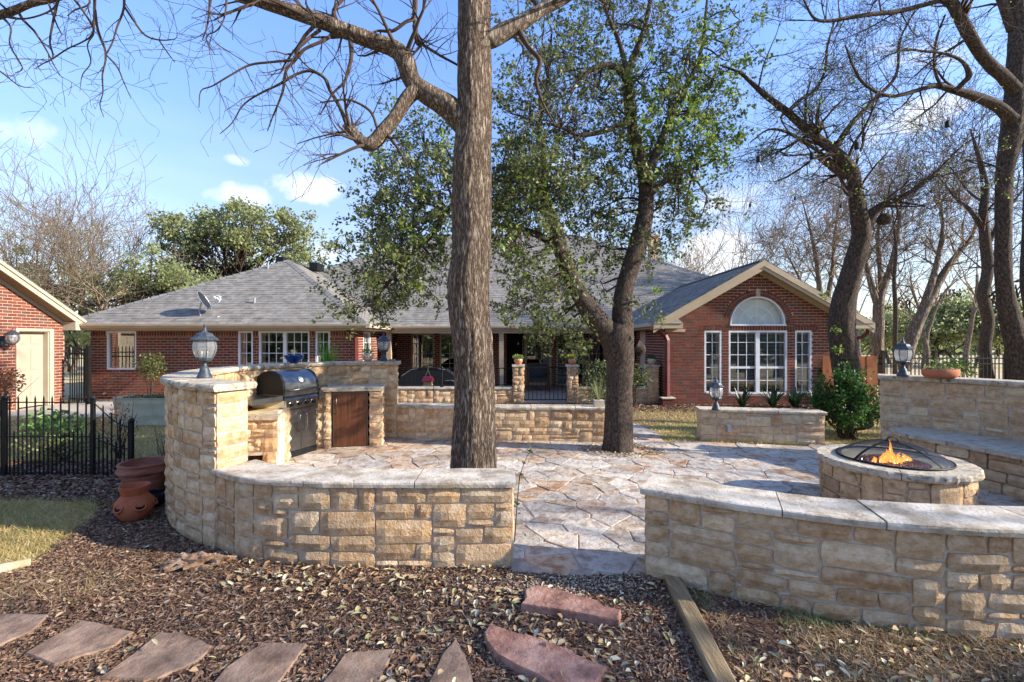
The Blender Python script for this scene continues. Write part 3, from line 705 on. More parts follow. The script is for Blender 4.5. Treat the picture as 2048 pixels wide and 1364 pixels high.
for (dx, dy, h, w) in [(-.02, 0, .21, .028), (.0, .02, .15, .022), (-.045, .01, .12, .02), (.03, .02, .11, .025), (.06, -.01, .09, .02), (-.08, .02, .08, .02), (-.10, -.03, .10, .036), (-.14, -.06, .07, .03), (.13, .02, .07, .034), (.17, .0, .05, .028), (-.05, -.08, .07, .035), (.02, -.05, .08, .04), (.09, -.03, .05, .03), (-.19, -.02, .05, .025)]:
    for (b_, k, e) in ((fl, 1.0, 1.0), (fc, .52, .66)):
        prof = []; nn = 9
        c = Vector((FP.x+dx, FP.y+dy, .43)); pts = []; rad = []
        for i in range(nn+1):
            t = i/nn; pts.append(c+Vector((math.sin(t*5+dx*40)*.016*t, math.cos(t*4+dx*60)*.012*t, t*h*e))); rad.append(max(.0008, w*k*(math.sin(min(1, t*1.6+.25)*PI*.5)*(1-t)**.8)))
        b_.tube(pts, rad, 8)
        for q in range(3):
            a = rs.uniform(0, 6.3); p0 = c+Vector((math.cos(a)*w*.7, math.sin(a)*w*.7, 0)); hh = h*e*rs.uniform(.3, .6)
            b_.tube([p0, p0+Vector((.006*math.cos(a), 0, hh*.5)), p0+Vector((.0, .004, hh))], [w*.32*k, w*.24*k, .0008], 6)
o = link('flame', fl, M['flame'], parent=pit, smooth=True); link('flame_core', fc, M['flame_core'], parent=o, smooth=True)
scr = thing('spark_screen', 'black mesh spark screen dome with ring handle over the fire pit', 'fire screen', (FP.x, FP.y, .46))
RD = .445; HD = .155
def dome(a, t): # t 0..1 from rim to top
    r = RD*math.cos(t*PI/2*.999); z = .468+HD*math.sin(t*PI/2)*(1.0-.0*t)
    return Vector((FP.x+r*math.cos(a), FP.y+r*math.sin(a), .468+HD*(1-(r/RD)**2)**.9))
bb = MB(); prof = [(RD*(1-i/14), .468+HD*(1-(1-i/14)**2)**.9) for i in range(14)]+[(.004, .468+HD)]
bb.lathe(prof, (FP.x, FP.y, 0), 48); link('mesh_dome', bb, M['screen'], parent=scr, smooth=True)
bb = MB(); ring = [(FP.x+RD*math.cos(2*PI*k/48), FP.y+RD*math.sin(2*PI*k/48), .470) for k in range(49)]
bb.tube(ring, .009, 6); link('rim', bb, M['black'], parent=scr, smooth=True)
for k in range(4):
    a = R(-78+90*k); bb = MB()
    L = [dome(a, t) for t in np.linspace(0, 1, 13)]; ta = Vector((-math.sin(a), math.cos(a), 0))*.012
    vs = []
    for p in L: vs += [p-ta, p+ta, p+ta+Vector((0, 0, .006)), p-ta+Vector((0, 0, .006))]
    fs = [(4*i+l, 4*i+(l+1) % 4, 4*i+4+(l+1) % 4, 4*i+4+l) for i in range(12) for l in range(4)]
    bb.add(vs, fs); link('strap', bb, M['black'], parent=scr)
bb = MB(); bb.tube([(FP.x-.055+.0*k, FP.y, .62) if k < 0 else (FP.x+.058*math.cos(PI-PI*k/10), FP.y, .622+.048*math.sin(PI*k/10)) for k in range(11)], .006, 6)
link('handle', bb, M['black'], parent=scr, smooth=True)
# ------------------------------------------------------------------ brickwork
CO = .0722; BL = .2; JT = .013
class Bricks:
    """collects bricks of one thing; the nearest in view become objects, the rest one mesh"""
    def __init__(s): s.items = []
    def course(s, O, U, N, ivals, z0, z1, pitch, off):
        for (a, b) in ivals:
            if b-a < .02: continue
            k = math.floor((a-off)/pitch); x = off+k*pitch
            while x < b:
                p, q = max(a, x+JT/2), min(b, x+pitch-JT/2)
                if q-p > .025: s.items.append((O, U, N, p, q, z0+JT/2, z1-JT/2))
                x += pitch
    def build(s, wall, n_ind, score, mname='brick', d=.007, stuff_parent=None):
        it = sorted(s.items, key=score)
        cache = {}
        for k, (O, U, N, a, b, z0, z1) in enumerate(it[:n_ind]):
            w = round(b-a, 3); h = round(z1-z0, 3); key = (w, h)
            if key not in cache:
                bb = MB(); bb.box(-w/2, w/2, -.01, .01, -h/2, h/2)
                cache[key] = mesh_of('brick', bb.v, bb.f, M[mname])
            o = bpy.data.objects.new('brick', cache[key])
            c = (a+b)/2; o.location = Vector((O[0]+U[0]*c+N[0]*(d-.01), O[1]+U[1]*c+N[1]*(d-.01), (z0+z1)/2))
            put(o, 'brick', wall, None, None, None, None)
            o.rotation_euler = (0, 0, math.atan2(U[1], U[0]))
        groups = {}
        bb = MB()
        for (O, U, N, a, b, z0, z1) in it[n_ind:]: bb.fbox(O, U, N, a, b, -.01, d, z0, z1)
        if bb.v: link('brick_courses', bb, M[mname], parent=stuff_parent or wall, kind='stuff')
def cut(ivals, a, b):
    out = []
    for (x, y) in ivals:
        if b <= x or a >= y: out.append((x, y)); continue
        if a > x: out.append((x, a))
        if b < y: out.append((b, y))
    return out
def brick_field(B, O, U, N, z0, z1, span, holes, soldier=(), arch=None):
    """span(z)->(a,b); holes [(a,b,za,zb)]; soldier [(za,zb,a,b)]"""
    z = z0; k = 0
    while z < z1-1e-4:
        zt = min(z+CO, z1); zm = (z+zt)/2; iv = [span(zt)]
        for (a, b, za, zb) in holes:
            if za-.01 < zm < zb+.01: iv = cut(iv, a, b)
        for (za, zb, a, b) in soldier:
            if za < zm < zb: iv = cut(iv, a, b)
        if arch:
            ac, az, ar = arch
            if az <= zm < az+ar:
                w = math.sqrt(ar*ar-(zm-az)**2); iv = cut(iv, ac-w, ac+w)
        B.course(O, U, N, iv, z, zt, BL, (.1 if k % 2 else 0)+.0)
        z += CO; k += 1
    for (za, zb, a, b) in soldier:
        iv = [(a, b)]
        for (ha, hb, hza, hzb) in holes:
            if hza < (za+zb)/2 < hzb: iv = cut(iv, ha, hb)
        sp = span(zb); iv = [(max(x, sp[0]), min(y, sp[1])) for (x, y) in iv]
        B.course(O, U, N, iv, za, zb, CO, 0)

house = thing('brick_house', 'long red brick house with a grey shingle roof and a gabled wing on the right', 'house', (0, 14, 0))
EZ = 2.06
# --- solid cores of the walls (their faces are the mortar)
gx0, gx1, GY = 3.87, 8.62, 11.5
WY = 12.3; wx0, wx1 = -11.37, -4.19
PY = 16.5
def front_panel(x0, x1, top, holes, y, depth=.2):
    """wall slab in the XZ plane with rectangular holes (list of x0,x1,z0,z1), as boxes"""
    bb = MB(); xs = sorted({x0, x1, *[h[0] for h in holes], *[h[1] for h in holes]})
    for a, b in zip(xs, xs[1:]):
        segs = [(-.1, top)]
        for (ha, hb, za, zb) in holes:
            if ha <= (a+b)/2 <= hb:
                ns = []
                for (p, q) in segs:
                    if zb <= p or za >= q: ns.append((p, q)); continue
                    if za > p: ns.append((p, za))
                    if zb < q: ns.append((zb, q))
                segs = ns
        for (p, q) in segs: bb.box(a, b, y, y+depth, p, q)
    return bb
apx = 6.2; apz = 3.60; gsl = (apz-EZ)/(apx-3.5)
AC, AZ, AR = 6.21, 1.985, .74
g_holes = [(4.86, 5.30, .28, 1.86), (5.475, 6.955, .26, 1.86), (7.15, 7.57, .28, 1.86)]
gb = front_panel(gx0, gx1, 1.985, g_holes, GY)
# upper part: triangle with a half-round hole, built as strips
def gtop(x): return apz-.12-gsl*abs(x-apx)
xs = np.linspace(gx0, gx1, 77)
for a, b in zip(xs, xs[1:]):
    lo_a = AZ+math.sqrt(max(0, AR**2-(a-AC)**2)); lo_b = AZ+math.sqrt(max(0, AR**2-(b-AC)**2))
    ta, tb = max(gtop(a), 1.99), max(gtop(b), 1.99)
    gb.add([(a, GY, lo_a), (b, GY, lo_b), (b, GY, tb), (a, GY, ta), (a, GY+.2, lo_a), (b, GY+.2, lo_b), (b, GY+.2, tb), (a, GY+.2, ta)],
           [(0, 1, 2, 3), (5, 4, 7, 6), (0, 4, 5, 1)])
gable = link('wall', gb, M['bmortar'], parent=house, label='gable wall with the half-round window')
mbx = MB(); mbx.box(gx0, gx0+.2, GY+.2, PY, -.1, 2.0); mbx.box(gx1-.2, gx1, GY+.2, 22, -.1, 2.0)
gside = link('wall', mbx, M['bmortar'], parent=house, label='side wall of the gabled wing')
w_holes = [(-10.95, -10.15, .83, 1.865), (-7.4, -7.0, .3, 1.865), (-6.84, -5.47, .3, 1.865), (-5.31, -4.92, .3, 1.865)]
wingw = link('wall', front_panel(wx0, wx1, 1.95, w_holes, WY), M['bmortar'], parent=house, label='long wall of the left wing')
mbx = MB(); mbx.box(wx0, wx0+.2, WY+.2, 22, -.1, 1.95); link('wall', mbx, M['bmortar'], parent=house, label='far end wall of the left wing')
mbx = MB(); mbx.box(wx1-.2, wx1, WY+.2, 12.84, -.1, 1.95); mbx.box(wx1-.2, wx1, 13.46, PY, -.1, 1.95); mbx.box(wx1-.2, wx1, 12.84, 13.46, -.1, .3); mbx.box(wx1-.2, wx1, 12.84, 13.46, 1.86, 1.95)
wside = link('wall', mbx, M['bmortar'], parent=house, label='end wall of the left wing beside the porch')
p_holes = [(-3.65, -2.83, .25, 1.86), (-2.62, -1.3, .25, 1.86), (-.2, .38, 0, 1.9), (.45, 1.43, .0, 1.86), (1.62, 2.6, .0, 1.86), (2.78, 3.6, .25, 1.86)]
porchw = link('wall', front_panel(wx1, gx0, 2.1, p_holes, PY), M['bmortar'], parent=house, label='back wall of the porch')
U0 = (1, 0); N0 = (0, -1)
Bk = Bricks()
def gspan(z):
    if z < 1.99+.02: return (gx0, gx1)
    w = (apz-.20-z)/gsl; return (max(gx0, apx-w), min(gx1, apx+w)) if w > 0 else (apx, apx)
brick_field(Bk, (0, GY), U0, N0, .012, 3.34, gspan, g_holes, soldier=[(1.865, 1.985, 4.72, 7.72), (3.2, 3.3, 5.9, 6.5)], arch=(AC, AZ, AR+.17))
Ng = len(Bk.items)
ring_mb = MB()
for k in range(44):
    a0 = PI*k/44+.004; a1 = PI*(k+1)/44-.004
    if 20.6 < k < 22.4: continue
    for (r0, r1) in ((AR+.006, AR+.085), (AR+.093, AR+.166)):
        q = [(AC-r*math.cos(a), AZ+r*math.sin(a)) for (r, a) in ((r0, a0), (r1, a0), (r1, a1), (r0, a1))]
        ring_mb.add([(x, GY-.007, z) for x, z in q]+[(x, GY+.01, z) for x, z in q], [(3, 2, 1, 0), (0, 1, 5, 4), (1, 2, 6, 5), (2, 3, 7, 6), (3, 0, 4, 7)])
Bw = Bricks()
brick_field(Bw, (0, WY), U0, N0, .03, 1.73, lambda z: (wx0, wx1), w_holes, soldier=[(1.73, 1.87, wx0, wx1)])
Bs = Bricks()
brick_field(Bs, (wx1, 0), (0, 1), (1, 0), .03, 1.87, lambda z: (WY, PY), [(12.82, 13.48, .28, 1.87)])
Bp = Bricks()
brick_field(Bp, (0, PY), U0, N0, .0, 1.95, lambda z: (wx1, gx0), p_holes)
Bg = Bricks()
brick_field(Bg, (gx0, 0), (0, 1), (-1, 0), .02, 1.9, lambda z: (GY, PY), [(13.2, 13.75, .3, 1.86), (14.4, 15.0, .3, 1.86)])
def sc_g(i): return abs((i[3]+i[4])/2-6.2)*.25+abs(i[5]-1.7)+(5 if i[4]-i[3] < .12 else 0)
Bk.build(gable, 300, sc_g)
link('arch_bricks', ring_mb, M['brick'], parent=gable, kind='stuff')
bb = MB(); bb.add([(AC-.045, GY-.03, AZ+AR+.01), (AC+.045, GY-.03, AZ+AR+.01), (AC+.062, GY-.03, AZ+AR+.19), (AC-.062, GY-.03, AZ+AR+.19),
                   (AC-.045, GY, AZ+AR+.01), (AC+.045, GY, AZ+AR+.01), (AC+.062, GY, AZ+AR+.19), (AC-.062, GY, AZ+AR+.19)],
                  [(0, 1, 2, 3), (0, 4, 5, 1), (1, 5, 6, 2), (2, 6, 7, 3), (3, 7, 4, 0)])
link('keystone', bb, M['cap'], parent=gable)
Bw.build(wingw, 0, sc_g); Bs.build(wside, 0, sc_g); Bp.build(porchw, 0, sc_g); Bg.build(gside, 0, sc_g)

# ------------------------------------------------------------------ windows
def window(x0, x1, z0, z1, y, cols, rows, host, mull=None, frame=.045, mt='white', blind=None, label=None, back=.32, U=(1, 0), N=(0, -1), O=None, gmat='glass', thick=()):
    """x along U, out along N.  rows: list of z of horizontal bars (or count)"""
    O = O or (0, y); w = MB()
    D0, D1 = -.09, -.02
    w.fbox(O, U, N, x0, x0+frame, D0, D1+.022, z0, z1); w.fbox(O, U, N, x1-frame, x1, D0, D1+.022, z0, z1)
    w.fbox(O, U, N, x0+frame, x1-frame, D0, D1+.02, z1-frame, z1); w.fbox(O, U, N, x0+frame, x1-frame, D0, D1+.03, z0, z0+frame)
    secs = [(x0+frame, x1-frame)]
    if mull: w.fbox(O, U, N, mull[0], mull[1], D0, D1+.016, z0+frame, z1-frame); secs = [(x0+frame, mull[0]), (mull[1], x1-frame)]
    win = link('window', w, M[mt], parent=host, label=label)
    zs = rows if isinstance(rows, (list, tuple)) else [z0+(z1-z0)*i/rows for i in range(1, rows)]
    g = MB(); zz = [z0+frame, *sorted(zs), z1-frame]
    for (a, b) in secs:
        for i in range(1, cols): x = a+(b-a)*i/cols; g.fbox(O, U, N, x-.008, x+.008, -.062, -.044, z0+frame, z1-frame)
        for z in zs:
            t = .028 if z in thick else .008
            g.fbox(O, U, N, a, b, -.064, -.042 if z not in thick else -.03, z-t, z+t)
    if g.v: link('muntin', g, M[mt], parent=win)
    for (a, b) in secs:
        for i in range(cols):
            for p, q in zip(zz, zz[1:]):
                bb = MB(); xa, xb = a+(b-a)*i/cols, a+(b-a)*(i+1)/cols
                ps = [(O[0]+U[0]*t+N[0]*-.053, O[1]+U[1]*t+N[1]*-.053, z) for (t, z) in ((xa, p), (xb, p), (xb, q), (xa, q))]
                bb.add(ps, [(0, 1, 2, 3)]); link('pane', bb, M[gmat], parent=win)
    bb = MB(); bb.fbox(O, U, N, x0+.01, x1-.01, -back-.02, -back, z0, z1); link('unlit_room_panel', bb, M['unlit_dark'], parent=win)  # dark panel painted as the unlit interior behind the panes
    if blind:
        bb = MB(); z = z1-frame-.02
        for (a, b) in secs:
            z = z1-frame-.01
            bb.fbox(O, U, N, a+.004, b-.004, -.13, -.09, z-.03, z); z -= .05
            while z > blind:
                ps = []
                for (t, d, dz) in ((a+.006, -.128, .012), (b-.006, -.128, .012), (b-.006, -.098, -.004), (a+.006, -.098, -.004)):
                    ps.append((O[0]+U[0]*t+N[0]*d, O[1]+U[1]*t+N[1]*d, z+dz))
                bb.add(ps, [(0, 1, 2, 3)]); z -= .034
            bb.fbox(O, U, N, a+.006, b-.006, -.13, -.1, blind-.035, blind-.01)
        link('blind', bb, M['blind'], parent=win)
    return win
rz = [1.565, 1.25, .93, .60]
window(4.86, 5.30, .28, 1.86, GY, 2, rz, gable, blind=.62, label='narrow gridded window left of the big one')
window(5.475, 6.955, .26, 1.86, GY, 3, rz, gable, mull=(6.165, 6.265), blind=.62, thick=(.93,), label='wide double window with white grids under the arch')
window(7.15, 7.57, .28, 1.86, GY, 2, rz, gable, blind=.62, label='narrow gridded window right of the big one')
# half-round window
w = MB(); nn = 28
def arcband(bb, r0, r1, y0, y1, a0=0, a1=PI, n=28):
    vs = []
    for k in range(n+1):
        a = a0+(a1-a0)*k/n
        for (r, y) in ((r0, y0), (r1, y0), (r1, y1), (r0, y1)): vs.append((AC-r*math.cos(a), y, AZ+.045+r*math.sin(a)))
    bb.add(vs, [(4*k+l, 4*k+4+l, 4*k+4+(l+1) % 4, 4*k+(l+1) % 4) for k in range(n) for l in range(4)]+[(0, 1, 2, 3), (4*n+3, 4*n+2, 4*n+1, 4*n)])
arcband(w, AR-.075, AR-.045, GY-.012, GY+.09); w.box(AC-AR+.03, AC+AR-.03, GY-.03, GY+.09, AZ+.0, AZ+.045)
fanw = link('window', w, M['white'], parent=gable, label='half-round fan window with pale shade')
g = MB()
for r in (.22, .44): arcband(g, r-.007, r+.007, GY+.045, GY+.06)
for a in (45, 90, 135):
    c, s_ = math.cos(R(a)), math.sin(R(a)); r1 = AR-.07
    g.add([(AC+c*.01-s_*.008, GY+.046, AZ+.045+s_*.01+c*.008), (AC+c*.01+s_*.008, GY+.046, AZ+.045+s_*.01-c*.008), (AC+c*r1+s_*.008, GY+.046, AZ+.045+s_*r1-c*.008), (AC+c*r1-s_*.008, GY+.046, AZ+.045+s_*r1+c*.008)], [(0, 1, 2, 3)])
link('muntin', g, M['white'], parent=fanw)
for k in range(4):
    bb = MB(); n = 8; a0, a1 = PI*k/4, PI*(k+1)/4
    vs = [(AC, GY+.07, AZ+.045)]+[(AC-(AR-.06)*math.cos(a0+(a1-a0)*i/n), GY+.07, AZ+.045+(AR-.06)*math.sin(a0+(a1-a0)*i/n)) for i in range(n+1)]
    bb.add(vs, [(0, i+1, i+2) for i in range(n)]); link('pane', bb, M['glass_plain'], parent=fanw)
bb = MB(); vs = [(AC, GY+.12, AZ)]+[(AC-AR*math.cos(PI*i/24), GY+.12, AZ+AR*math.sin(PI*i/24)) for i in range(25)]
bb.add(vs, [(0, i+1, i+2) for i in range(24)]); link('shade', bb, M['fanshade'], parent=fanw)

window(-10.95, -10.15, .83, 1.865, WY, 1, [], wingw, gmat='glass_refl', label='plain window mirroring the garage')
window(-7.4, -7.0, .3, 1.865, WY, 2, [1.57, 1.27, .95, .62], wingw, gmat='glass_refl', label='narrow window at the centre of the wing')
window(-6.84, -5.47, .3, 1.865, WY, 3, [1.57, 1.27, .95, .62], wingw, mull=(-6.19, -6.1), gmat='glass_refl', label='wide double window of the left wing')
window(-5.31, -4.92, .3, 1.865, WY, 2, [1.57, 1.27, .95, .62], wingw, gmat='glass_refl', label='narrow window near the downspout')
window(12.84, 13.46, .3, 1.86, 0, 2, 5, wside, U=(0, 1), N=(1, 0), O=(wx1, 0), gmat='glass_refl', label='window in the end wall of the wing')
window(13.2, 13.75, .3, 1.86, 0, 2, 5, gside, U=(0, 1), N=(-1, 0), O=(gx0, 0), mt='trim_lt', back=.18)
window(14.4, 15.0, .3, 1.86, 0, 2, 5, gside, U=(0, 1), N=(-1, 0), O=(gx0, 0), mt='trim_lt', back=.18)
for (a, b, z, c, lb) in [(-3.65, -2.83, .25, 3, 'leftmost porch window'), (-2.62, -1.3, .25, 4, 'porch window behind the big trunk'), (1.62, 2.6, .0, 3, 'porch window right of the glass door'), (2.78, 3.6, .25, 3, 'rightmost porch window')]:
    window(a, b, z, 1.86, PY, c, [1.5, 1.14, .78, .42], porchw, mt='trim_lt', gmat='glass_refl', label=lb)
dr = MB(); dr.box(.45, .53, PY+.0, PY+.08, 0, 1.86); dr.box(1.35, 1.43, PY, PY+.08, 0, 1.86); dr.box(.53, 1.35, PY, PY+.08, 1.78, 1.86); dr.box(.53, 1.35, PY, PY+.08, 0, .16)
door = link('door', dr, M['trim_lt'], parent=porchw, label='glass door of the porch')
bb = MB(); bb.quad((.53, PY+.04, .16), (1.35, PY+.04, .16), (1.35, PY+.04, 1.78), (.53, PY+.04, 1.78)); link('pane', bb, M['glass_refl'], parent=door)
bb = MB(); bb.box(.5, 1.4, PY+.3, PY+.32, 0, 1.86); link('unlit_room_panel', bb, M['unlit_dark'], parent=door)  # dark panel painted as the unlit interior behind the door glass
bb = MB(); bb.box(-.2, .38, PY+.06, PY+.12, 0, 1.9); link('door', bb, M['unlit_dark'], parent=porchw, label='near-black panel painted as the shade of an open doorway')  # solid slab, its near-black colour stands in for the doorway's shade

# ------------------------------------------------------------------ porch
bb = MB(); bb.box(-3.9, 3.87, 13.9, PY, -.03, .005); link('porch_floor', bb, M['porchfloor'], parent=house)
bb = MB(); bb.box(-4.0, 3.87, 14.1, PY+.1, 1.94, 1.97); link('porch_ceiling', bb, M['soffit'], parent=house)
for x in (-.33, -3.82, 3.7):
    bb = MB(); bb.box(x-.07, x+.07, 14.08, 14.22, 0, 1.93); bb.box(x-.09, x+.09, 14.06, 14.24, 0, .1); link('porch_post', bb, M['trim'], parent=house)
bb = MB(); bb.box(-3.76, 3.5, 14.06, 14.2, 1.84, 1.935); link('porch_beam', bb, M['trim'], parent=house)

# ------------------------------------------------------------------ roofs
def roof_plane(O, U, S, tmax, ival, name, shingles=True, keep=None, th=.03, exp=.148, wid=.30, seed=3):
    """O eave origin (x,y,z), U along the eave, S up the slope (unit), ival(run)->list of (a,b)"""
    O = Vector(O); U = Vector(U); S = Vector(S); N = U.cross(S); 
    if N.z < 0: N = -N
    rng = random.Random(seed); run = math.hypot(S.x, S.y); t = 0; k = 0; out = []
    base = MB(); n = max(1, int(tmax/exp)); st = tmax/n
    for i in range(n):
        t0, t1 = i*st, (i+1)*st
        for (i0, i1) in zip(ival(t0*run), ival(t1*run)):
            q = [O+U*i0[0]+S*t0, O+U*i0[1]+S*t0, O+U*i1[1]+S*t1, O+U*i1[0]+S*t1]
            base.add([p+N*.0 for p in q], [(0, 1, 2, 3)])
            if shingles:
                lo = max(min(i0[0], i1[0]), -1e9); a0, b0 = i0; a1, b1 = i1
                x = a0-rng.random()*wid-(.1 if i % 2 else 0)
                while x < b0:
                    w = wid*rng.choice((.45, .6, .8, 1.0)); c, d = max(x+.002, a0), min(x+w-.002, b0)
                    if d-c > .03:
                        # top corners pulled inside the plane
                        ct, dt = min(max(c, a1), b1), max(min(d, b1), a1)
                        h = rng.choice((.007, .011, .015))
                        if dt > ct: out.append((O, U, S, N, c, d, ct, dt, t0-.012, t1+.002, h))
                    x += w
    return base, out
SH = []   # shingles of all planes
def add_plane(O, U, S, tmax, ival, shingles=True, seed=3, mname='shingle'):
    b, o = roof_plane(O, U, S, tmax, ival, 'x', shingles, seed=seed); SH.extend([(x, mname) for x in o]); return b
s6 = .59; cs6 = 1/math.hypot(1, s6); S_y = (0, cs6, s6*cs6); sm = .583; csm = 1/math.hypot(1, sm); S_m = (0, csm, sm*csm)
roofb = MB()
ex0, ex1, eY, eZ = -11.8, -3.78, 11.85, 2.045
hw = (ex1-ex0)/2
def acc(b): roofb.arr(b.v, b.f)
acc(add_plane((0, eY, eZ), (1, 0, 0), S_y, hw/cs6, lambda y: [(ex0+min(y, hw), ex1-min(y, hw)+1e-4)], seed=1))
acc(add_plane((ex1, 0, eZ), (0, 1, 0), (-cs6, 0, s6*cs6), hw/cs6, lambda y: [(eY+y, 14+y)], seed=2))
b_, _ = roof_plane((ex0, 0, eZ), (0, 1, 0), (cs6, 0, s6*cs6), hw/cs6, lambda y: [(eY+y, 26)], 'x', False); acc(b_)
MX0, MX1, MT = -11.6, 11.0, 8.0
def mi(y):
    if y < 2.64: return [((-3.78-y), 3.5+y), (8.9-y, MX1-y)]
    l = -3.78-y if y < 4.01 else MX0+y
    return [(l, MX1-y), (0, 0)]
acc(add_plane((0, 14, EZ), (1, 0, 0), S_m, MT/csm, mi, seed=4))
b_, _ = roof_plane((MX1, 0, EZ), (0, 1, 0), (-csm, 0, sm*csm), MT/csm, lambda y: [(14+y, 30-y)], 'x', False); acc(b_)
b_, _ = roof_plane((MX0, 0, EZ), (0, 1, 0), (csm, 0, sm*csm), MT/csm, lambda y: [(14+y, 30-y)], 'x', False); acc(b_)
csg = 1/math.hypot(1, gsl)
gY0 = 11.18
acc(add_plane((3.5, 0, EZ), (0, 1, 0), (csg, 0, gsl*csg), 2.7/csg, lambda x: [(gY0, 14+x)], seed=5))
acc(add_plane((8.9, 0, EZ), (0, 1, 0), (-csg, 0, gsl*csg), 2.7/csg, lambda x: [(gY0, 14+x)], seed=6))
roof = link('roof', roofb, M['shingle'], parent=house)
def shmesh(bb, it):
    O, U, S, N, c, d, ct, dt, t0, t1, h = it
    p = [O+U*c+S*t0+N*.001, O+U*d+S*t0+N*.001, O+U*dt+S*t1+N*.001, O+U*ct+S*t1+N*.001]
    q = [O+U*c+S*t0+N*h, O+U*d+S*t0+N*h, O+U*dt+S*t1+N*.003, O+U*ct+S*t1+N*.003]
    bb.add(p+q, [(4, 5, 6, 7), (0, 1, 5, 4), (1, 2, 6, 5), (3, 0, 4, 7)])
def sh_score(x):
    it = x[0]; p = it[0]+it[1]*((it[4]+it[5])/2)+it[2]*it[8]
    return (p.y)*1.0+abs(p.x+5)*.35+(6 if it[5]-it[4] < .2 else 0)+(50 if p.x > 3 or p.x < -11 else 0)
SH.sort(key=sh_score)
for it, mn in SH[:295]:
    bb = MB(); shmesh(bb, it); link('shingle', bb, M['shingle'], parent=roof)
bb = MB()
for it, mn in SH[295:]: shmesh(bb, it)
link('shingle_courses', bb, M['shingle'], parent=roof, kind='stuff')
# ridge and hip caps
bb = MB()
def hipcap(a, b, w=.13):
    a = Vector(a); b = Vector(b); n = max(1, int((b-a).length/.2)); d = (b-a)/n; side = Vector((-d.y, d.x, 0)).normalized()*w
    for i in range(n):
        p = a+d*i; q = a+d*(i+1.12); u = Vector((0, 0, .028)); l = Vector((0, 0, -w*.38))
        bb.add([p-side+l+u*.6, p+u*1.5, p+side+l+u*.6, q-side+l+u*.2, q+u*.9, q+side+l+u*.2], [(0, 1, 4, 3), (1, 2, 5, 4), (0, 2, 1)])
wz = eZ+s6*hw
hipcap((ex0, eY, eZ), (ex0+hw, eY+hw, wz)); hipcap((ex1, eY, eZ), (ex1-hw, eY+hw, wz)); hipcap((ex0+hw, eY+hw, wz), (ex0+hw, 24, wz))
mz = EZ+sm*MT
hipcap((MX1, 14, EZ), (MX1-MT, 22, mz)); hipcap((MX0, 14, EZ), (MX0+MT, 22, mz)); hipcap((MX0+MT, 22, mz), (MX1-MT, 22, mz)); hipcap((apx, gY0, apz), (apx, 16.64, apz))
link('ridge_caps', bb, M['shingle_dark'], parent=roof, kind='stuff')
# valley metal
# eaves: gutters, fascia, soffits
def gutter(x0, x1, y, z, name='gutter'):
    b = MB(); prof = [(0, 0), (-.06, 0), (-.085, .05), (-.11, .055), (-.115, .10), (-.1, .105), (-.1, .07), (0, .07)]
    vs = [(x0, y+p, z-.105+q) for p, q in prof]+[(x1, y+p, z-.105+q) for p, q in prof]; n = len(prof)
    b.add(vs, [(i, (i+1) % n, n+(i+1) % n, n+i) for i in range(n)]+[tuple(range(n)), tuple(range(2*n-1, n-1, -1))])
    return b
link('gutter', gutter(ex0, ex1+.1, eY+.02, eZ), M['trim'], parent=house); link('gutter', gutter(ex1, 3.5, 14.02, EZ), M['trim'], parent=house)
bb = MB(); bb.box(ex0, ex1, eY+.02, eY+.05, eZ-.15, eZ-.01); bb.box(ex1-.03, ex1, eY+.05, 14.0, eZ-.15, eZ-.02); bb.box(ex1, 3.5, 14.02, 14.05, EZ-.16, EZ-.01); bb.box(3.5, 3.53, 11.2, 14.0, EZ-.15, EZ-.02); bb.box(8.87, 8.9, 11.2, 22, EZ-.15, EZ-.02)
link('fascia', bb, M['trim'], parent=house)
for q_ in ((ex1, ex1+.1, eY-.09, 13.94, eZ-.1, eZ-.008), (3.4, 3.5, 11.25, 13.94, EZ-.1, EZ-.008)):
    bb = MB(); bb.box(*q_); link('gutter', bb, M['trim_lt'], parent=house)
bb = MB(); bb.box(ex0+.02, ex1-.03, eY+.05, WY, eZ-.155, eZ-.14); bb.box(wx1, ex1-.03, WY, 14.0, eZ-.155, eZ-.14); bb.box(3.53, gx0, 11.5, 14.0, EZ-.155, EZ-.14)
link('soffit', bb, M['trim'], parent=house)
bb = MB(); bb.box(wx0, wx1+.02, WY-.03, WY, 1.872, 1.90); bb.box(gx0-.0, gx0+.5, GY-.025, GY, 1.83, 1.9)
link('frieze_board', bb, M['trim'], parent=house)
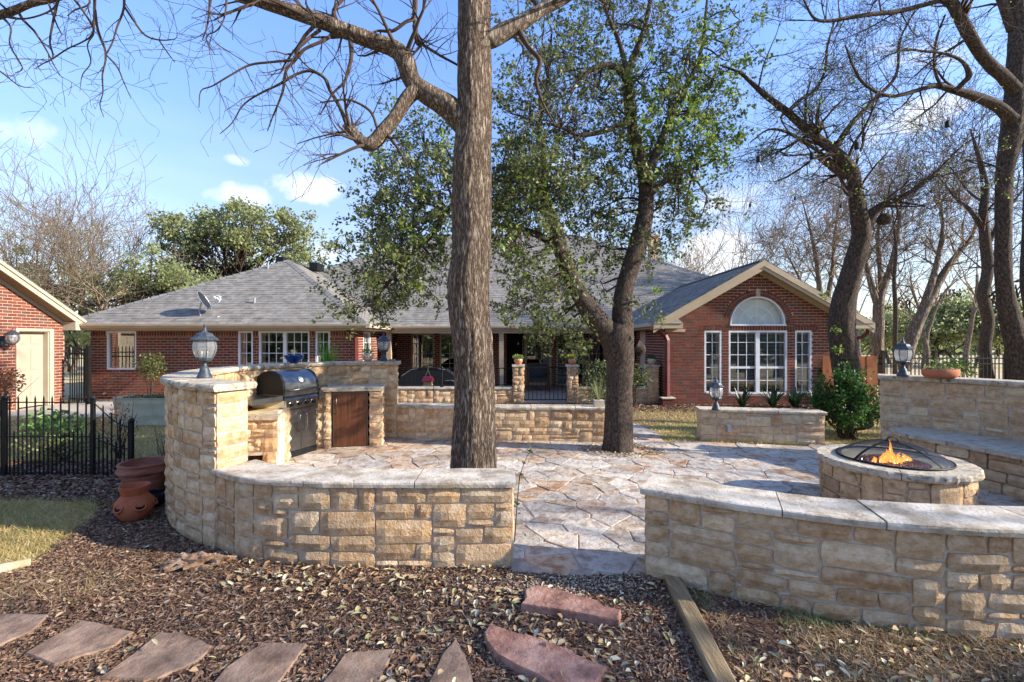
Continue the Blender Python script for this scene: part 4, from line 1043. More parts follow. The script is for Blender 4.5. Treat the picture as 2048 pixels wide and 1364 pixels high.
# boxed eave returns and rakes of the gable
for sgn in (-1, 1):
    bb = MB(); xo = apx+sgn*2.7; xi = apx+sgn*2.0
    a, b = min(xo, xi), max(xo, xi)
    bb.box(a, b, gY0, GY, EZ-.15, EZ-.03); link('eave_return', bb, M['trim'], parent=house)
    bb = MB(); bb.add([(a, gY0-.02, EZ-.028), (b, gY0-.02, EZ-.028), (b, GY-.002, EZ+.10), (a, GY-.002, EZ+.10), (a, GY-.002, EZ-.028), (b, GY-.002, EZ-.028)], [(0, 1, 2, 3), (0, 3, 4), (1, 5, 2)])
    link('return_shingles', bb, M['shingle_dark'], parent=roof)
    bb = MB()
    def rk(x, o): return apz-gsl*abs(x-apx)-o
    xe = apx+sgn*2.72; xc = apx
    for (y0, y1, o0, o1) in ((gY0-.005, gY0+.025, .012, .16), (gY0+.02, gY0+.045, .16, .25)):
        vs = [(xc, y0, rk(xc, o0)), (xe, y0, rk(xe, o0)), (xe, y0, rk(xe, o1)), (xc, y0, rk(xc, o1))]; vs += [(x, y1, z) for (x, y, z) in vs]
        bb.add(vs, [(0, 1, 2, 3), (0, 4, 5, 1), (1, 5, 6, 2), (2, 6, 7, 3), (7, 6, 5, 4)])
    link('rake_board', bb, M['trim'], parent=house)
    bb = MB(); bb.add([(xc, gY0+.03, rk(xc, .17)), (xe, gY0+.03, rk(xe, .17)), (xe, GY+.02, rk(xe, .17)), (xc, GY+.02, rk(xc, .17))], [(0, 1, 2, 3)]); 
    link('soffit', bb, M['trim'], parent=house)
    bb = MB(); xw = gx0 if sgn < 0 else gx1
    bb.add([(xc, GY-.03, rk(xc, .17)), (xw, GY-.03, rk(xw, .17)), (xw, GY-.03, rk(xw, .285)), (xc, GY-.03, rk(xc, .285)), (xc, GY, rk(xc, .17)), (xw, GY, rk(xw, .17)), (xw, GY, rk(xw, .285)), (xc, GY, rk(xc, .285))], [(0, 1, 2, 3), (3, 2, 6, 7)])
    link('frieze_board', bb, M['trim'], parent=house)
# downspouts
def downspout(pts, name='downspout', w=.05):
    b = MB(); b.tube(pts, [w]*len(pts), 4); return link(name, b, M['downspout'], parent=house)
downspout([(3.62, 11.3, 1.93), (3.66, 11.32, 1.86), (3.84, 11.42, 1.74), (3.90, 11.43, 1.62), (3.90, 11.43, .22)], w=.065)
downspout([(-4.35, 12.0, 1.93), (-4.32, 12.05, 1.86), (-4.2, 12.22, 1.76), (-4.18, 12.23, 1.6), (-4.18, 12.23, .05)], w=.06)
downspout([(8.85, 11.3, 1.93), (8.86, 11.34, 1.80), (8.78, 11.42, 1.70), (8.66, 11.46, 1.66)], w=.06)
bb = MB(); bb.box(3.72, 4.02, 11.22, 11.47, -.02, .17); o = link('brick_block', bb, M['brick'], parent=house); bb = MB(); bb.box(3.70, 4.04, 11.2, 11.48, .172, .2); link('cap_stone', bb, M['cap'], parent=o)
# small roof fittings
bb = MB()
for (x, y, h) in ((-7.3, 12.9, .16), (-6.35, 14.0, .0), (-8.15, 15.2, .17)):
    z = eZ+s6*(y-eY)
    if h: bb.tube([(x, y, z-.05), (x, y, z+h)], .03, 8)
link('vent_pipe', bb, M['plastic'], parent=roof)
bb = MB(); bb.box(2.2, 2.5, 16.3, 16.5, 3.3, 3.62); bb.box(2.15, 2.55, 16.25, 16.55, 3.62, 3.66); link('roof_vent', bb, M['shingle_dark'], parent=roof)
bb = MB(); z = wz; bb.box(-8.15, -7.9, 15.7, 16.0, z-.05, z+.1); bb.box(-7.4, -7.1, 16.6, 17.2, z-.2, z+.06); link('roof_vent', bb, M['black'], parent=roof)
bb = MB(); bb.box(6.1, 6.45, 20.0, 20.5, 5.0, 6.2); bb.box(6.04, 6.51, 19.94, 20.56, 6.2, 6.28); link('chimney', bb, M['stone_pale'], parent=roof)

# ------------------------------------------------------------------ garage
GX = -11.53
gar = thing('brick_garage', 'brick garage at the left edge with a cream panelled door in sunlight', 'garage', (GX-3, 8.3, 0))
gy0, gy1 = 4.95, 11.72; gpk = (gy0+gy1)/2; gs2 = .62; gez = 1.93
def garz(y): return gez+.33+gs2*((gy1-gy0)/2-abs(y-gpk))
DO = (11.29-.0, 12.1); DY0, DY1 = 10.62, 11.33    # door opening along Y
dz1 = 1.84
bb = MB()
Og, Ug, Ng_ = (GX, 0), (0, 1), (1, 0)
for (a, b, p, q) in ((gy0, DY0, -.1, gez+.2), (DY1, gy1, -.1, gez+.2), (DY0, DY1, dz1, gez+.2)): bb.fbox(Og, Ug, Ng_, a, b, -.2, 0, p, q)
ys = np.linspace(gy0, gy1, 30)
for a, b in zip(ys, ys[1:]):
    bb.add([(GX, a, gez+.2), (GX, b, gez+.2), (GX, b, max(gez+.2, garz(b)-.1)), (GX, a, max(gez+.2, garz(a)-.1))], [(0, 1, 2, 3)])
bb.box(GX-6.5, GX-.2, gy1-.2, gy1, -.1, gez+.1); bb.box(GX-6.5, GX-.2, gy0, gy0+.2, -.1, gez+.1)
gwall = link('wall', bb, M['bmortar'], parent=gar)
Bq = Bricks()
def qspan(z):
    w = (gez+.33-.16+gs2*(gy1-gy0)/2-z)/gs2; return (max(gy0, gpk-w), min(gy1, gpk+w)) if w > 0 else (gpk, gpk)
brick_field(Bq, Og, Ug, Ng_, .0, 4.2, qspan, [(DY0-.06, DY1+.10, -.1, dz1+.06)])
Bq.build(gwall, 300, lambda i: -(i[3]+i[4])/2*1.0+abs(i[5]-1.4)*.55+(9 if i[4]-i[3] < .1 else 0))
bb = MB()
for (a, b, p, q) in ((DY0-.06, DY0, 0, dz1+.06), (DY1, DY1+.1, 0, dz1+.06), (DY0, DY1, dz1, dz1+.06)): bb.fbox(Og, Ug, Ng_, a, b, -.02, .03, p, q)
bb.fbox(Og, Ug, Ng_, DY0, DY0+.02, -.16, .0, 0, dz1); bb.fbox(Og, Ug, Ng_, DY1-.02, DY1, -.16, .0, 0, dz1); bb.fbox(Og, Ug, Ng_, DY0, DY1, -.16, 0, dz1-.02, dz1)
link('door_frame', bb, M['trim_lt'], parent=gar)
bb = MB(); bb.fbox(Og, Ug, Ng_, DY0+.02, DY1-.02, -.18, -.13, .02, dz1-.02)
gd = link('door', bb, M['door'], parent=gar)
W_ = DY1-DY0-.04; pm = MB()
for (z0, z1) in ((.16, .78), (.9, 1.42), (1.52, 1.74)):
    for k in (0, 1):
        a = DY0+.02+W_*(.11+.45*k); b = a+W_*.33
        pm.fbox(Og, Ug, Ng_, a, b, -.132, -.122, z0, z1); pm.fbox(Og, Ug, Ng_, a+.025, b-.025, -.124, -.116, z0+.025, z1-.025)
link('door_panel', pm, M['door'], parent=gd)
bb = MB(); bb.lathe([(0, 0), (.028, .005), (.03, .03), (.012, .045), (.012, .07), (0, .07)], (0, 0, 0), 10)
o = link('door_knob', bb, M['black'], parent=gd, smooth=True); o.rotation_euler = (0, R(90), 0); o.location = Vector((GX-.09, DY0+.08, .95))-wpos(gd)
# roof of the garage
bb = MB(); e0, e1 = gy0-.3, gy1+.32; xo = GX+.36
def gz(y): return gez+.36+gs2*((gy1-gy0)/2-abs(y-gpk))
for (a, b) in ((gpk, e1), (e0, gpk)):
    bb.add([(xo, a, gz(a)), (xo, b, gz(b)), (GX-6.5, b, gz(b)), (GX-6.5, a, gz(a)), (xo, a, gz(a)-.03), (xo, b, gz(b)-.03), (GX-6.5, b, gz(b)-.03), (GX-6.5, a, gz(a)-.03)], [(3, 2, 1, 0), (4, 5, 6, 7), (0, 1, 5, 4), (1, 2, 6, 5)])
gr = link('roof', bb, M['shingle'], parent=gar)
bb = MB()
for (a, b) in ((gpk, e1), (e0, gpk)):
    for (x0, x1, o0, o1) in ((xo-.03, xo+.012, .03, .10), (xo-.06, xo-.02, .10, .22)):
        vs = [(x, y, gz(y)-o) for x in (x0, x1) for (y, o) in ((a, o0), (b, o0), (b, o1), (a, o1))]
        bb.add(vs, [(0, 1, 2, 3), (7, 6, 5, 4), (0, 4, 5, 1), (1, 5, 6, 2), (2, 6, 7, 3), (3, 7, 4, 0)])
link('rake_board', bb, M['trim_lt'], parent=gar)
k = 0; y = gpk
sm_ = MB()
while y < e1-.1:
    sm_.add([(GX, y, gz(y)-.21), (GX, y+.085, gz(y+.085)-.21), (xo-.03, y+.085, gz(y+.085)-.21), (xo-.03, y, gz(y)-.21)], [(0, 1, 2, 3)]); y += .09
link('soffit_boards', sm_, M['soffit'], parent=gar, kind='stuff')
bb = MB(); bb.box(GX, xo-.02, gy1-.05, e1-.02, gez-.05, gez+.16); link('eave_return', bb, M['trim_lt'], parent=gar)
bb = MB(); bb.add([(GX+.02, gpk, gz(gpk)-.2), (GX+.02, gy1, gz(gy1)-.2), (GX+.02, gy1, gz(gy1)-.3), (GX+.02, gpk, gz(gpk)-.3)], [(0, 1, 2, 3)]); link('frieze_board', bb, M['trim_lt'], parent=gar)
# ------------------------------------------------------------------ courtyard wall, columns, railings, gate
CY = 11.72
cw = thing('courtyard_wall', 'limestone courtyard wall with square columns across the front of the porch', 'stone wall', (0, CY, 0))
rs = random.Random(90)
def straight_stones(par, x0, x1, y, z0, z1, m='stone', uh=.06, U=None, wmax=.38):
    c = Curve([(x0, y), (x1, y)]) if U is None else Curve(U)
    for (a, b, c0, c1) in pack(c.L, z1-z0, rs, uh, wmax=wmax): stone_obj(par, c, a, b, z0+c0, z0+c1, rs, M[m], cell=.09)
for (x0, x1) in ((-3.9, .02), (1.70, 3.5)):
    bb = MB(); bb.box(x0, x1, CY+.008, CY+.25, -.1, .36); link('mortar', bb, M['mortar'], parent=cw)
    straight_stones(cw, x0, x1, CY, 0, .36)
    n = max(1, round((x1-x0)/.9))
    for k in range(n):
        a = x0+(x1-x0)*k/n+.003; b = x0+(x1-x0)*(k+1)/n-.003; bb = MB(); bb.box(a, b, CY-.03, CY+.28, .361, .41+rs.uniform(-.002, .002)); link('cap_stone', bb, M['cap'], parent=cw)
cols_x = [.165, 1.565, 3.63]
for x in cols_x:
    bb = MB(); bb.box(x-.13, x+.13, CY-.03+.008, CY+.25, -.1, .94); cc = link('column', bb, M['mortar'], parent=cw)
    for (a, b) in (((x-.135, CY-.035), (x+.135, CY-.035)), ((x+.135, CY-.035), (x+.135, CY+.25)), ((x-.135, CY+.25), (x-.135, CY-.035))):
        c = Curve([a, b])
        for (s0, s1, c0, c1) in pack(c.L, .94, rs, .058, wmin=.1, wmax=.28): stone_obj(cc, c, s0, s1, c0, c1, rs, M['stone'], cell=.1, bulge=.012)
    bb = MB(); bb.box(x-.165, x+.165, CY-.07, CY+.28, .942, .985); link('cap_stone', bb, M['cap'], parent=cc)
def railing(name, label, x0, x1, y, z0, z1, sp, parent=None, balls=False):
    t = thing(name, label, 'railing' if 'rail' in name else 'gate', ((x0+x1)/2, y, z0))
    bb = MB(); bb.box(x0, x1, y-.012, y+.012, z1-.025, z1); link('top_rail', bb, M['black'], parent=t)
    bb = MB(); bb.box(x0, x1, y-.012, y+.012, z0+.04, z0+.06); link('bottom_rail', bb, M['black'], parent=t)
    n = int((x1-x0)/sp)
    for k in range(n+1):
        x = x0+(x1-x0)*k/n; r = .011 if k in (0, n) else .007
        bb = MB(); bb.box(x-r, x+r, y-.006, y+.006, z0+(.0 if k in (0, n) else .061), z1-.026); link('baluster', bb, M['black'], parent=t)
    return t
railing('railing', 'black iron railing on the stone wall behind the big trunk', -3.9, .02, CY+.12, .41, .905, .115)
railing('railing', 'black iron railing on the wall between the yellow flower pot and the wing', 1.70, 3.49, CY+.12, .41, .905, .115)
railing('garden_gate', 'low black iron gate between the two columns topped by flower pots', .32, 1.41, CY+.1, .03, .93, .105)
bb = MB(); bb.box(.31, 1.42, CY-.1, CY+.3, -.02, .03); struct('threshold', bb, M['porchfloor'])
bb = MB(); bb.box(-3.9, 3.8, CY+.28, 13.9, -.03, -.002); struct('courtyard_paving', bb, M['porchfloor'])

# ------------------------------------------------------------------ lanterns
def make_lantern():
    t = thing('post_lantern', 'x', 'lantern', (0, 0, 0), group='black globe lanterns standing on the stone walls')
    bb = MB(); bb.lathe([(0, 0), (.068, 0), (.07, .012), (.062, .03), (.05, .055), (.042, .085), (.034, .105), (.026, .112), (.02, .14), (.02, .15), (.04, .156), (.055, .163), (0, .165)], n=16)
    link('base', bb, M['lamp_metal'], parent=t, smooth=True, sharp=40)
    bb = MB(); bb.lathe([(0, .165), (.066, .167), (.078, .19), (.083, .196), (.079, .204), (0, .2)], n=8)
    link('cup', bb, M['lamp_metal'], parent=t)
    bb = MB(); prof = [(.074, .2), (.092, .235), (.104, .275), (.106, .31), (.1, .345), (.088, .368)]
    bb.lathe(prof, n=8); link('glass_panel', bb, M['lampglass'], parent=t)
    for k in range(8):
        a = 2*PI*k/8; bb = MB(); bb.tube([((r+.002)*math.cos(a), (r+.002)*math.sin(a), z) for r, z in prof], .0042, 4); link('rib', bb, M['lamp_metal'], parent=t)
    bb = MB(); bb.lathe([(.084, .360), (.125, .366), (.128, .374), (.118, .382), (.088, .405), (.072, .43), (.06, .436), (.046, .44), (.03, .447), (.02, .46), (.013, .49), (.009, .495), (.013, .502), (.011, .512), (.004, .522), (0, .526)], n=8)
    link('roof', bb, M['lamp_metal'], parent=t)
    for k in range(3):
        a = 2*PI*k/3; bb = MB(); x, y = .026*math.cos(a), .026*math.sin(a)
        bb.lathe([(.009, .2), (.009, .262), (.004, .264)], (x, y, 0), 8); link('candle', bb, M['white'], parent=t)
        bb = MB(); bb.lathe([(.006, .264), (.014, .28), (.011, .3), (.002, .318)], (x, y, 0), 8); link('bulb', bb, M['bulbglass'], parent=t)
    return t
lan = make_lantern(); lan['label'] = 'black globe lantern on the near end of the tall kitchen wall'
for (x, y, z, lb, sc_l) in [(-2.13, 7.56, 1.265, 'black globe lantern on the far end of the kitchen wall beside the planted pot', .93),
                      (3.22, 7.18, .51, 'black globe lantern on the left end of the short wall before the gabled wing', 1.0),
                      (5.24, 6.1, 1.13, 'black globe lantern on the tall wall beside the terracotta bowl', .99)]:
    copy_thing(lan, (x, y, z), rotz=x, label=lb, scale=sc_l)
lan.location = (-2.77, 4.10, 1.265); lan.scale = (.9, .9, .93)
# wall lantern of the garage
t = thing('wall_lantern', 'black wall lantern with clear glass beside the cream garage door', 'wall lamp', (GX, 10.2, 1.6))
lx, ly, lz = GX+.25, 10.28, 1.50
bb = MB(); bb.box(GX, GX+.02, ly-.05, ly+.05, 1.5, 1.68); bb.tube([(GX+.02, ly, 1.6), (GX+.09, ly, 1.66), (GX+.17, ly, 1.60), (lx, ly, lz+.02)], .010, 6); bb.tube([(GX+.02, ly, 1.55), (GX+.1, ly, 1.42), (GX+.2, ly, 1.40), (lx, ly, lz-.01)], .007, 6)
link('bracket', bb, M['lamp_metal'], parent=t)
bb = MB(); bb.lathe([(.04, .03), (.10, .08), (.125, .15), (.12, .21), (.105, .25)], (lx, ly, lz), 10); link('glass_globe', bb, M['lampglass'], parent=t, smooth=True)
bb = MB(); bb.lathe([(.10, .245), (.14, .25), (.135, .262), (.09, .30), (.05, .32), (.02, .335), (.008, .38), (0, .4)], (lx, ly, lz), 10); bb.lathe([(0, 0), (.03, .005), (.05, .03), (0, .035)], (lx, ly, lz), 10); link('cap', bb, M['lamp_metal'], parent=t)
bb = MB(); bb.lathe([(.01, .03), (.01, .1), (.02, .13), (.014, .16), (0, .175)], (lx, ly, lz), 8); link('bulb', bb, M['white'], parent=t)
for k in range(5):
    a = 2*PI*k/5; bb = MB(); bb.tube([(lx+(r+.003)*math.cos(a), ly+(r+.003)*math.sin(a), lz+z) for r, z in ((.04, .03), (.10, .08), (.125, .15), (.12, .21), (.105, .25))], .005, 4); link('rib', bb, M['lamp_metal'], parent=t)
bb = MB(); bb.box(GX, GX+.03, 9.86, 9.98, 2.56, 2.64); link('security_camera', bb, M['white'], label='small white security camera on the sunlit garage gable', cat='camera')

# ------------------------------------------------------------------ grill (local: x to its right, -y front, z up)
def loc_thing(name, label, cat): return thing(name, label, cat, (0, 0, 0))
g = loc_thing('gas_grill', 'stainless and black gas grill with its lid closed, set into the stone counter', 'grill')
bb = MB(); bb.box(-.30, .30, -.22, .22, .05, .72); link('cabinet', bb, M['black'], parent=g)
for k, (a, b) in enumerate(((-.285, -.003), (.003, .285))):
    bb = MB(); bb.box(a, b, -.245, -.221, .09, .655); d_ = link('cabinet_door', bb, M['steel'], parent=g)
    x = -.045 if k == 0 else .045; bb = MB(); sx_ = -1 if k == 0 else 1
    bb.tube([(x-.0, -.246, .60), (x, -.285, .585), (x+sx_*.022, -.29, .56), (x+sx_*.022, -.29, .38), (x, -.285, .355), (x, -.246, .34)], .008, 6); link('handle', bb, M['steel'], parent=d_, smooth=True)
bb = MB(); bb.add([(-.30, -.25, .665), (.30, -.25, .665), (.30, -.22, .665), (-.30, -.22, .665), (-.30, -.275, .80), (.30, -.275, .80), (.30, -.22, .86), (-.30, -.22, .86)], [(0, 1, 5, 4), (4, 5, 6, 7), (0, 3, 2, 1), (1, 2, 6, 5), (0, 4, 7, 3), (2, 3, 7, 6)])
cp = link('control_panel', bb, M['steel'], parent=g)
def knob(x, y, z, par):
    bb = MB(); vs = []
    for (r, d) in ((.033, 0), (.034, -.008), (.026, -.012), (.024, -.04), (.0, -.042)):
        for k in range(14): a = 2*PI*k/14; vs.append((x+r*math.cos(a), y+d, z+r*math.sin(a)))
    bb.add(vs, [(i*14+k, i*14+(k+1) % 14, (i+1)*14+(k+1) % 14, (i+1)*14+k) for i in range(4) for k in range(14)]); kk = link('knob', bb, M['black_gloss'], parent=par, smooth=True, sharp=40)
    bb = MB(); vs = []
    for (r, d) in ((.040, .0), (.041, -.006), (.034, -.007)):
        for k in range(14): a = 2*PI*k/14; vs.append((x+r*math.cos(a), y+d, z+r*math.sin(a)))
    bb.add(vs, [(i*14+k, i*14+(k+1) % 14, (i+1)*14+(k+1) % 14, (i+1)*14+k) for i in range(2) for k in range(14)]); link('bezel', bb, M['steel'], parent=kk, smooth=True)
for x in (-.20, -.07, .06, .19): knob(x, -.264, .735, cp)
bb = MB(); bb.box(-.78, -.31, -.22, .22, .80, .86); bb.box(-.78, -.31, -.245, -.221, .79, .862); link('side_shelf', bb, M['steel'], parent=g)
bb = MB(); bb.box(.31, .62, -.22, .22, .80, .86); sbz = link('side_burner', bb, M['steel'], parent=g); bb = MB(); bb.box(.31, .62, -.275, -.222, .75, .865); link('front_panel', bb, M['steel'], parent=sbz)
bb = MB(); bb.box(.34, .60, -.17, .2, .875, .93); link('burner_lid', bb, M['steel'], parent=sbz); knob(.48, -.276, .80, sbz)
# hood: curved profile
prof = [(-.25, .87), (-.255, .95), (-.235, 1.05), (-.18, 1.13), (-.09, 1.175), (.0, 1.185), (.1, 1.165), (.19, 1.11), (.225, 1.02), (.23, .87)]
def extrude_profile(prof, x0, x1, caps=True):
    n = len(prof); vs = [(x0, y, z) for y, z in prof]+[(x1, y, z) for y, z in prof]
    fs = [(i, i+1, n+i+1, n+i) for i in range(n-1)]
    if caps: fs += [tuple(range(n)), tuple(range(2*n-1, n-1, -1))]
    b = MB(); b.add(vs, fs); return b
hood = link('hood', extrude_profile(prof, -.285, .285), M['steel'], parent=g, smooth=True, sharp=35)
for (a, b) in ((-.32, -.283), (.283, .32)):
    link('end_cap', extrude_profile([(y*1.02, .87+(z-.87)*1.02) for y, z in prof], a, b), M['black'], parent=hood, smooth=True, sharp=35)
bb = MB(); bb.tube([(-.25, -.25, .93), (-.25, -.30, .93), (.25, -.30, .93), (.25, -.25, .93)], .011, 8); link('hood_handle', bb, M['steel'], parent=hood, smooth=True)
bb = MB(); vs = []
for (r, d) in ((.04, 0), (.04, -.012), (.03, -.014), (0, -.014)):
    for k in range(16):
        a = 2*PI*k/16; c = Vector((r*math.cos(a), d, r*math.sin(a))); vs.append((c.x-.0, -.232+c.y+.45*c.z, 1.06+c.z*.9))
bb.add(vs, [(i*16+k, i*16+(k+1) % 16, (i+1)*16+(k+1) % 16, (i+1)*16+k) for i in range(3) for k in range(16)]); link('thermometer', bb, M['white'], parent=hood)
bb = MB(); bb.box(-.30, .30, -.26, .24, .845, .872); link('firebox_rim', bb, M['steel'], parent=g)
bb = MB(); bb.box(-.30, .30, -.24, -.2, .0, .085); link('kick_plate', bb, M['black'], parent=g)
g.location = (-3.18, 6.45, .005); g.rotation_euler = (0, 0, R(70))

# ------------------------------------------------------------------ stone counters
ct = thing('stone_counter', 'limestone counter around the mini fridge with a thick pale top', 'counter', (-2.4, 6.9, 0))
A = Vector((-2.80, 6.76)); B = Vector((-1.985, 6.93)); d = (B-A).normalized(); nb = Vector((-d.y, d.x))
fo0, fo1 = .115, .655   # fridge opening along the front
def block(par, s0, s1, d0, d1, z0, z1, sides, m='stone'):
    q = [A+d*s0+nb*d0, A+d*s1+nb*d0, A+d*s1+nb*d1, A+d*s0+nb*d1]
    bb = MB(); bb.prism([(p.x, p.y) for p in [A+d*(s0+.006)+nb*(d0+.006), A+d*(s1-.006)+nb*(d0+.006), A+d*(s1-.006)+nb*d1, A+d*(s0+.006)+nb*d1]], z0-.05, z1); link('mortar', bb, M['mortar'], parent=par)
    E = {'f': (q[0], q[1]), 'r': (q[1], q[2]), 'l': (q[3], q[0])}
    for k in sides:
        c = Curve(E[k])
        for (a, b, c0, c1) in pack(c.L, z1-z0, rs, .06, wmin=.1, wmax=.3): stone_obj(par, c, a, b, z0+c0, z0+c1, rs, M[m], cell=.05, bulge=.022)
block(ct, 0, fo0, 0, .55, 0, .845, 'fl'); block(ct, fo1, (B-A).length, 0, .6, 0, .845, 'frl')
bb = MB(); q = [A+d*(-.03)+nb*-.04, A+d*((B-A).length+.03)+nb*-.04, A+d*((B-A).length+.03)+nb*.62, A+d*(-.03)+nb*.62]
bb.prism([(p.x, p.y) for p in q], .847, .905); link('counter_top', bb, M['cap_rough'], parent=ct)
bb = MB(); bb.prism([(p.x, p.y) for p in [A+d*fo0+nb*.5, A+d*fo1+nb*.5, A+d*fo1+nb*.55, A+d*fo0+nb*.55]], 0, .845); link('niche_back', bb, M['unlit_dark'], parent=ct)
fr = thing('mini_fridge', 'undercounter fridge with a dark walnut door and slim handle in the stone counter', 'fridge', (A.x+d.x*.38, A.y+d.y*.38, 0))
bb = MB(); f0, f1 = fo0+.02, fo1-.03
bb.prism([(p.x, p.y) for p in [A+d*f0+nb*.04, A+d*f1+nb*.04, A+d*f1+nb*.48, A+d*f0+nb*.48]], .01, .83); link('body', bb, M['black'], parent=fr)
bb = MB(); bb.prism([(p.x, p.y) for p in [A+d*f0+nb*.0, A+d*f1+nb*.0, A+d*f1+nb*.035, A+d*f0+nb*.035]], .02, .82); fd = link('door', bb, M['woodfridge'], parent=fr)
bb = MB(); 
for (a, b, z0, z1) in ((f0-.004, f0+.004, .02, .824), (f1-.004, f1+.004, .02, .824), (f0, f1, .82, .828)):
    bb.prism([(p.x, p.y) for p in [A+d*a+nb*-.006, A+d*b+nb*-.006, A+d*b+nb*.03, A+d*a+nb*.03]], z0, z1)
link('edge_trim', bb, M['steel'], parent=fd)
bb = MB(); hp = A+d*(f0+.05)
bb.tube([(hp.x, hp.y, .76), (hp.x-nb.x*.035, hp.y-nb.y*.035, .755), (hp.x-nb.x*.035, hp.y-nb.y*.035, .53), (hp.x, hp.y, .525)], .007, 6); link('handle', bb, M['steel'], parent=fd, smooth=True)
# pier right of the grill and pier left of it, sink counter
A0, d0_ = A, d
sk = thing('sink_counter', 'stone counter with a cream sink basin beside the grill', 'counter', (-3.15, 5.85, 0))
def rect_block(par, P0, P1, depth, z0, z1, sides, m='stone', bul=.02):
    global A, d, nb
    A = Vector(P0); Bq_ = Vector(P1); d = (Bq_-A).normalized(); nb = Vector((-d.y, d.x))
    block(par, 0, (Bq_-A).length, 0, depth, z0, z1, sides, m)
rect_block(sk, (-3.09, 5.99), (-2.97, 6.02), .13, 0, .70, 'frl')
rect_block(sk, (-2.93, 6.76), (-2.80, 6.80), .25, 0, .745, 'fr')
rect_block(sk, (-3.42, 5.74), (-2.97, 5.78), .35, .20, .60, 'f')
rect_block(sk, (-3.15, 5.76), (-2.98, 5.77), .3, 0, .195, 'fl')
bb = MB(); bb.prism([(-3.5, 5.70), (-2.95, 5.74), (-2.99, 6.02), (-3.12, 6.2), (-3.5, 6.3)], .602, .665); link('counter_top', bb, M['cap_rough'], parent=sk)
bb = MB(); bb.prism([(-3.46, 5.80), (-3.0, 5.83), (-3.06, 6.14), (-3.46, 6.14)], .667, .70); bb.prism([(-3.46, 6.06), (-3.02, 6.08), (-3.04, 6.14), (-3.46, 6.14)], .702, .80); bb.add([(-3.46, 5.8, .702), (-3.43, 5.8, .702), (-3.40, 6.06, .80), (-3.46, 6.06, .80)], [(0, 1, 2, 3)])
sink = link('sink', bb, M['cream_sink'], parent=sk)
bb = MB(); bb.prism([(-3.42, 5.84), (-3.08, 5.86), (-3.1, 6.04), (-3.42, 6.04)], .69, .703); link('basin', bb, M['birdwood'], parent=sink)
# outlet box on the short wall
bb = MB(); bb.box(3.40, 3.47, 7.195, 7.235, .15, .27); bb.box(3.408, 3.462, 7.188, 7.196, .16, .26); link('outlet_box', bb, M['plastic'], label='small grey weatherproof outlet box on the short stone wall', cat='outlet')

# ------------------------------------------------------------------ pots
def pot(prof, loc, name, label, cat, m, group=None, n=24, sx=1, sy=1, rim=None):
    t = thing(name, label, cat, loc, group); bb = MB(); bb.lathe(prof, loc, n, sx, sy); link('body', bb, M[m], parent=t, smooth=True, sharp=50); return t
jar = (-3.40, 4.10, 0)
t = pot([(r_*.84, z_*.94) for r_, z_ in [(.0, 0), (.10, 0), (.125, .02), (.165, .08), (.178, .13), (.165, .18), (.13, .22), (.112, .24), (.118, .255), (.135, .305), (.14, .32), (.125, .322), (.115, .30), (.10, .25), (.0, .22)]], jar, 'strawberry_jar', 'terracotta strawberry jar with side pockets standing in the mulch', 'pot', 'terra')
for a in (-165, -100, -35, 30, 95, 160):
    c = Vector((jar[0]+.134*math.cos(R(a)), jar[1]+.134*math.sin(R(a)), .127)); o_ = Vector((math.cos(R(a)), math.sin(R(a)), 0)); s_ = Vector((-o_.y, o_.x, 0))
    bb = MB(); up_ = (o_*.88+Vector((0, 0, .48))).normalized(); f_ = up_.cross(s_); rc = c+o_*.012+Vector((0, 0, .012))
    ring = [rc+s_*(.042*math.cos(2*PI*k/14))+f_*(.034*math.sin(2*PI*k/14)) for k in range(15)]
    bb.tube(ring, .008, 6, caps=False); low_ = c-o_*.012-Vector((0, 0, .062)); n0 = len(bb.v)
    bb.add(ring[:14]+[low_], [(k, (k+1) % 14, 14) for k in range(14)]); p = link('pocket', bb, M['terra'], parent=t, smooth=True)
    bb = MB(); vs = [rc-up_*.002+s_*(.037*math.cos(2*PI*k/12))+f_*(.029*math.sin(2*PI*k/12)) for k in range(12)]; bb.add(vs, [tuple(range(12))]); link('opening', bb, M['unlit_dark'], parent=p)  # dark disc painted as the shade inside the pocket
pot([(0, 0), (.15, 0), (.17, .03), (.19, .15), (.205, .22), (.235, .235), (.245, .25), (.24, .27), (.225, .285), (.225, .30), (.235, .32), (.225, .335), (.205, .33), (.195, .26), (.19, .22), (0, .2)], (-3.87, 4.8, 0), 'terracotta_bowl', 'large weathered terracotta pot with a ringed rim behind the strawberry jar', 'pot', 'terra_old')
pot([(0, 0), (.07, 0), (.1, .06), (.105, .11), (.10, .13), (.085, .13), (.08, .09), (0, .07)], (-3.49, 4.42, 0), 'glazed_pot', 'small glossy black glazed pot between the wall and the terracotta jar', 'pot', 'glaze_black')
pot([(0, 0), (.05, 0), (.055, .012), (.09, .035), (.125, .075), (.145, .12), (.138, .122), (.12, .085), (0, .06)], (-3.27, 6.83, 1.267), 'blue_bowl', 'cobalt blue glazed bowl on top of the kitchen wall', 'bowl', 'glaze_blue')
t = pot([(0, 0), (.15, 0), (.175, .01), (.2, .04), (.202, .085), (.19, .11), (.175, .108), (.17, .09), (0, .085)], (5.49, 5.83, 1.133), 'terracotta_bowl', 'long low terracotta bowl of succulents on the tall wall by the fire pit', 'planter', 'terra_lt', sx=1.05, sy=.75)

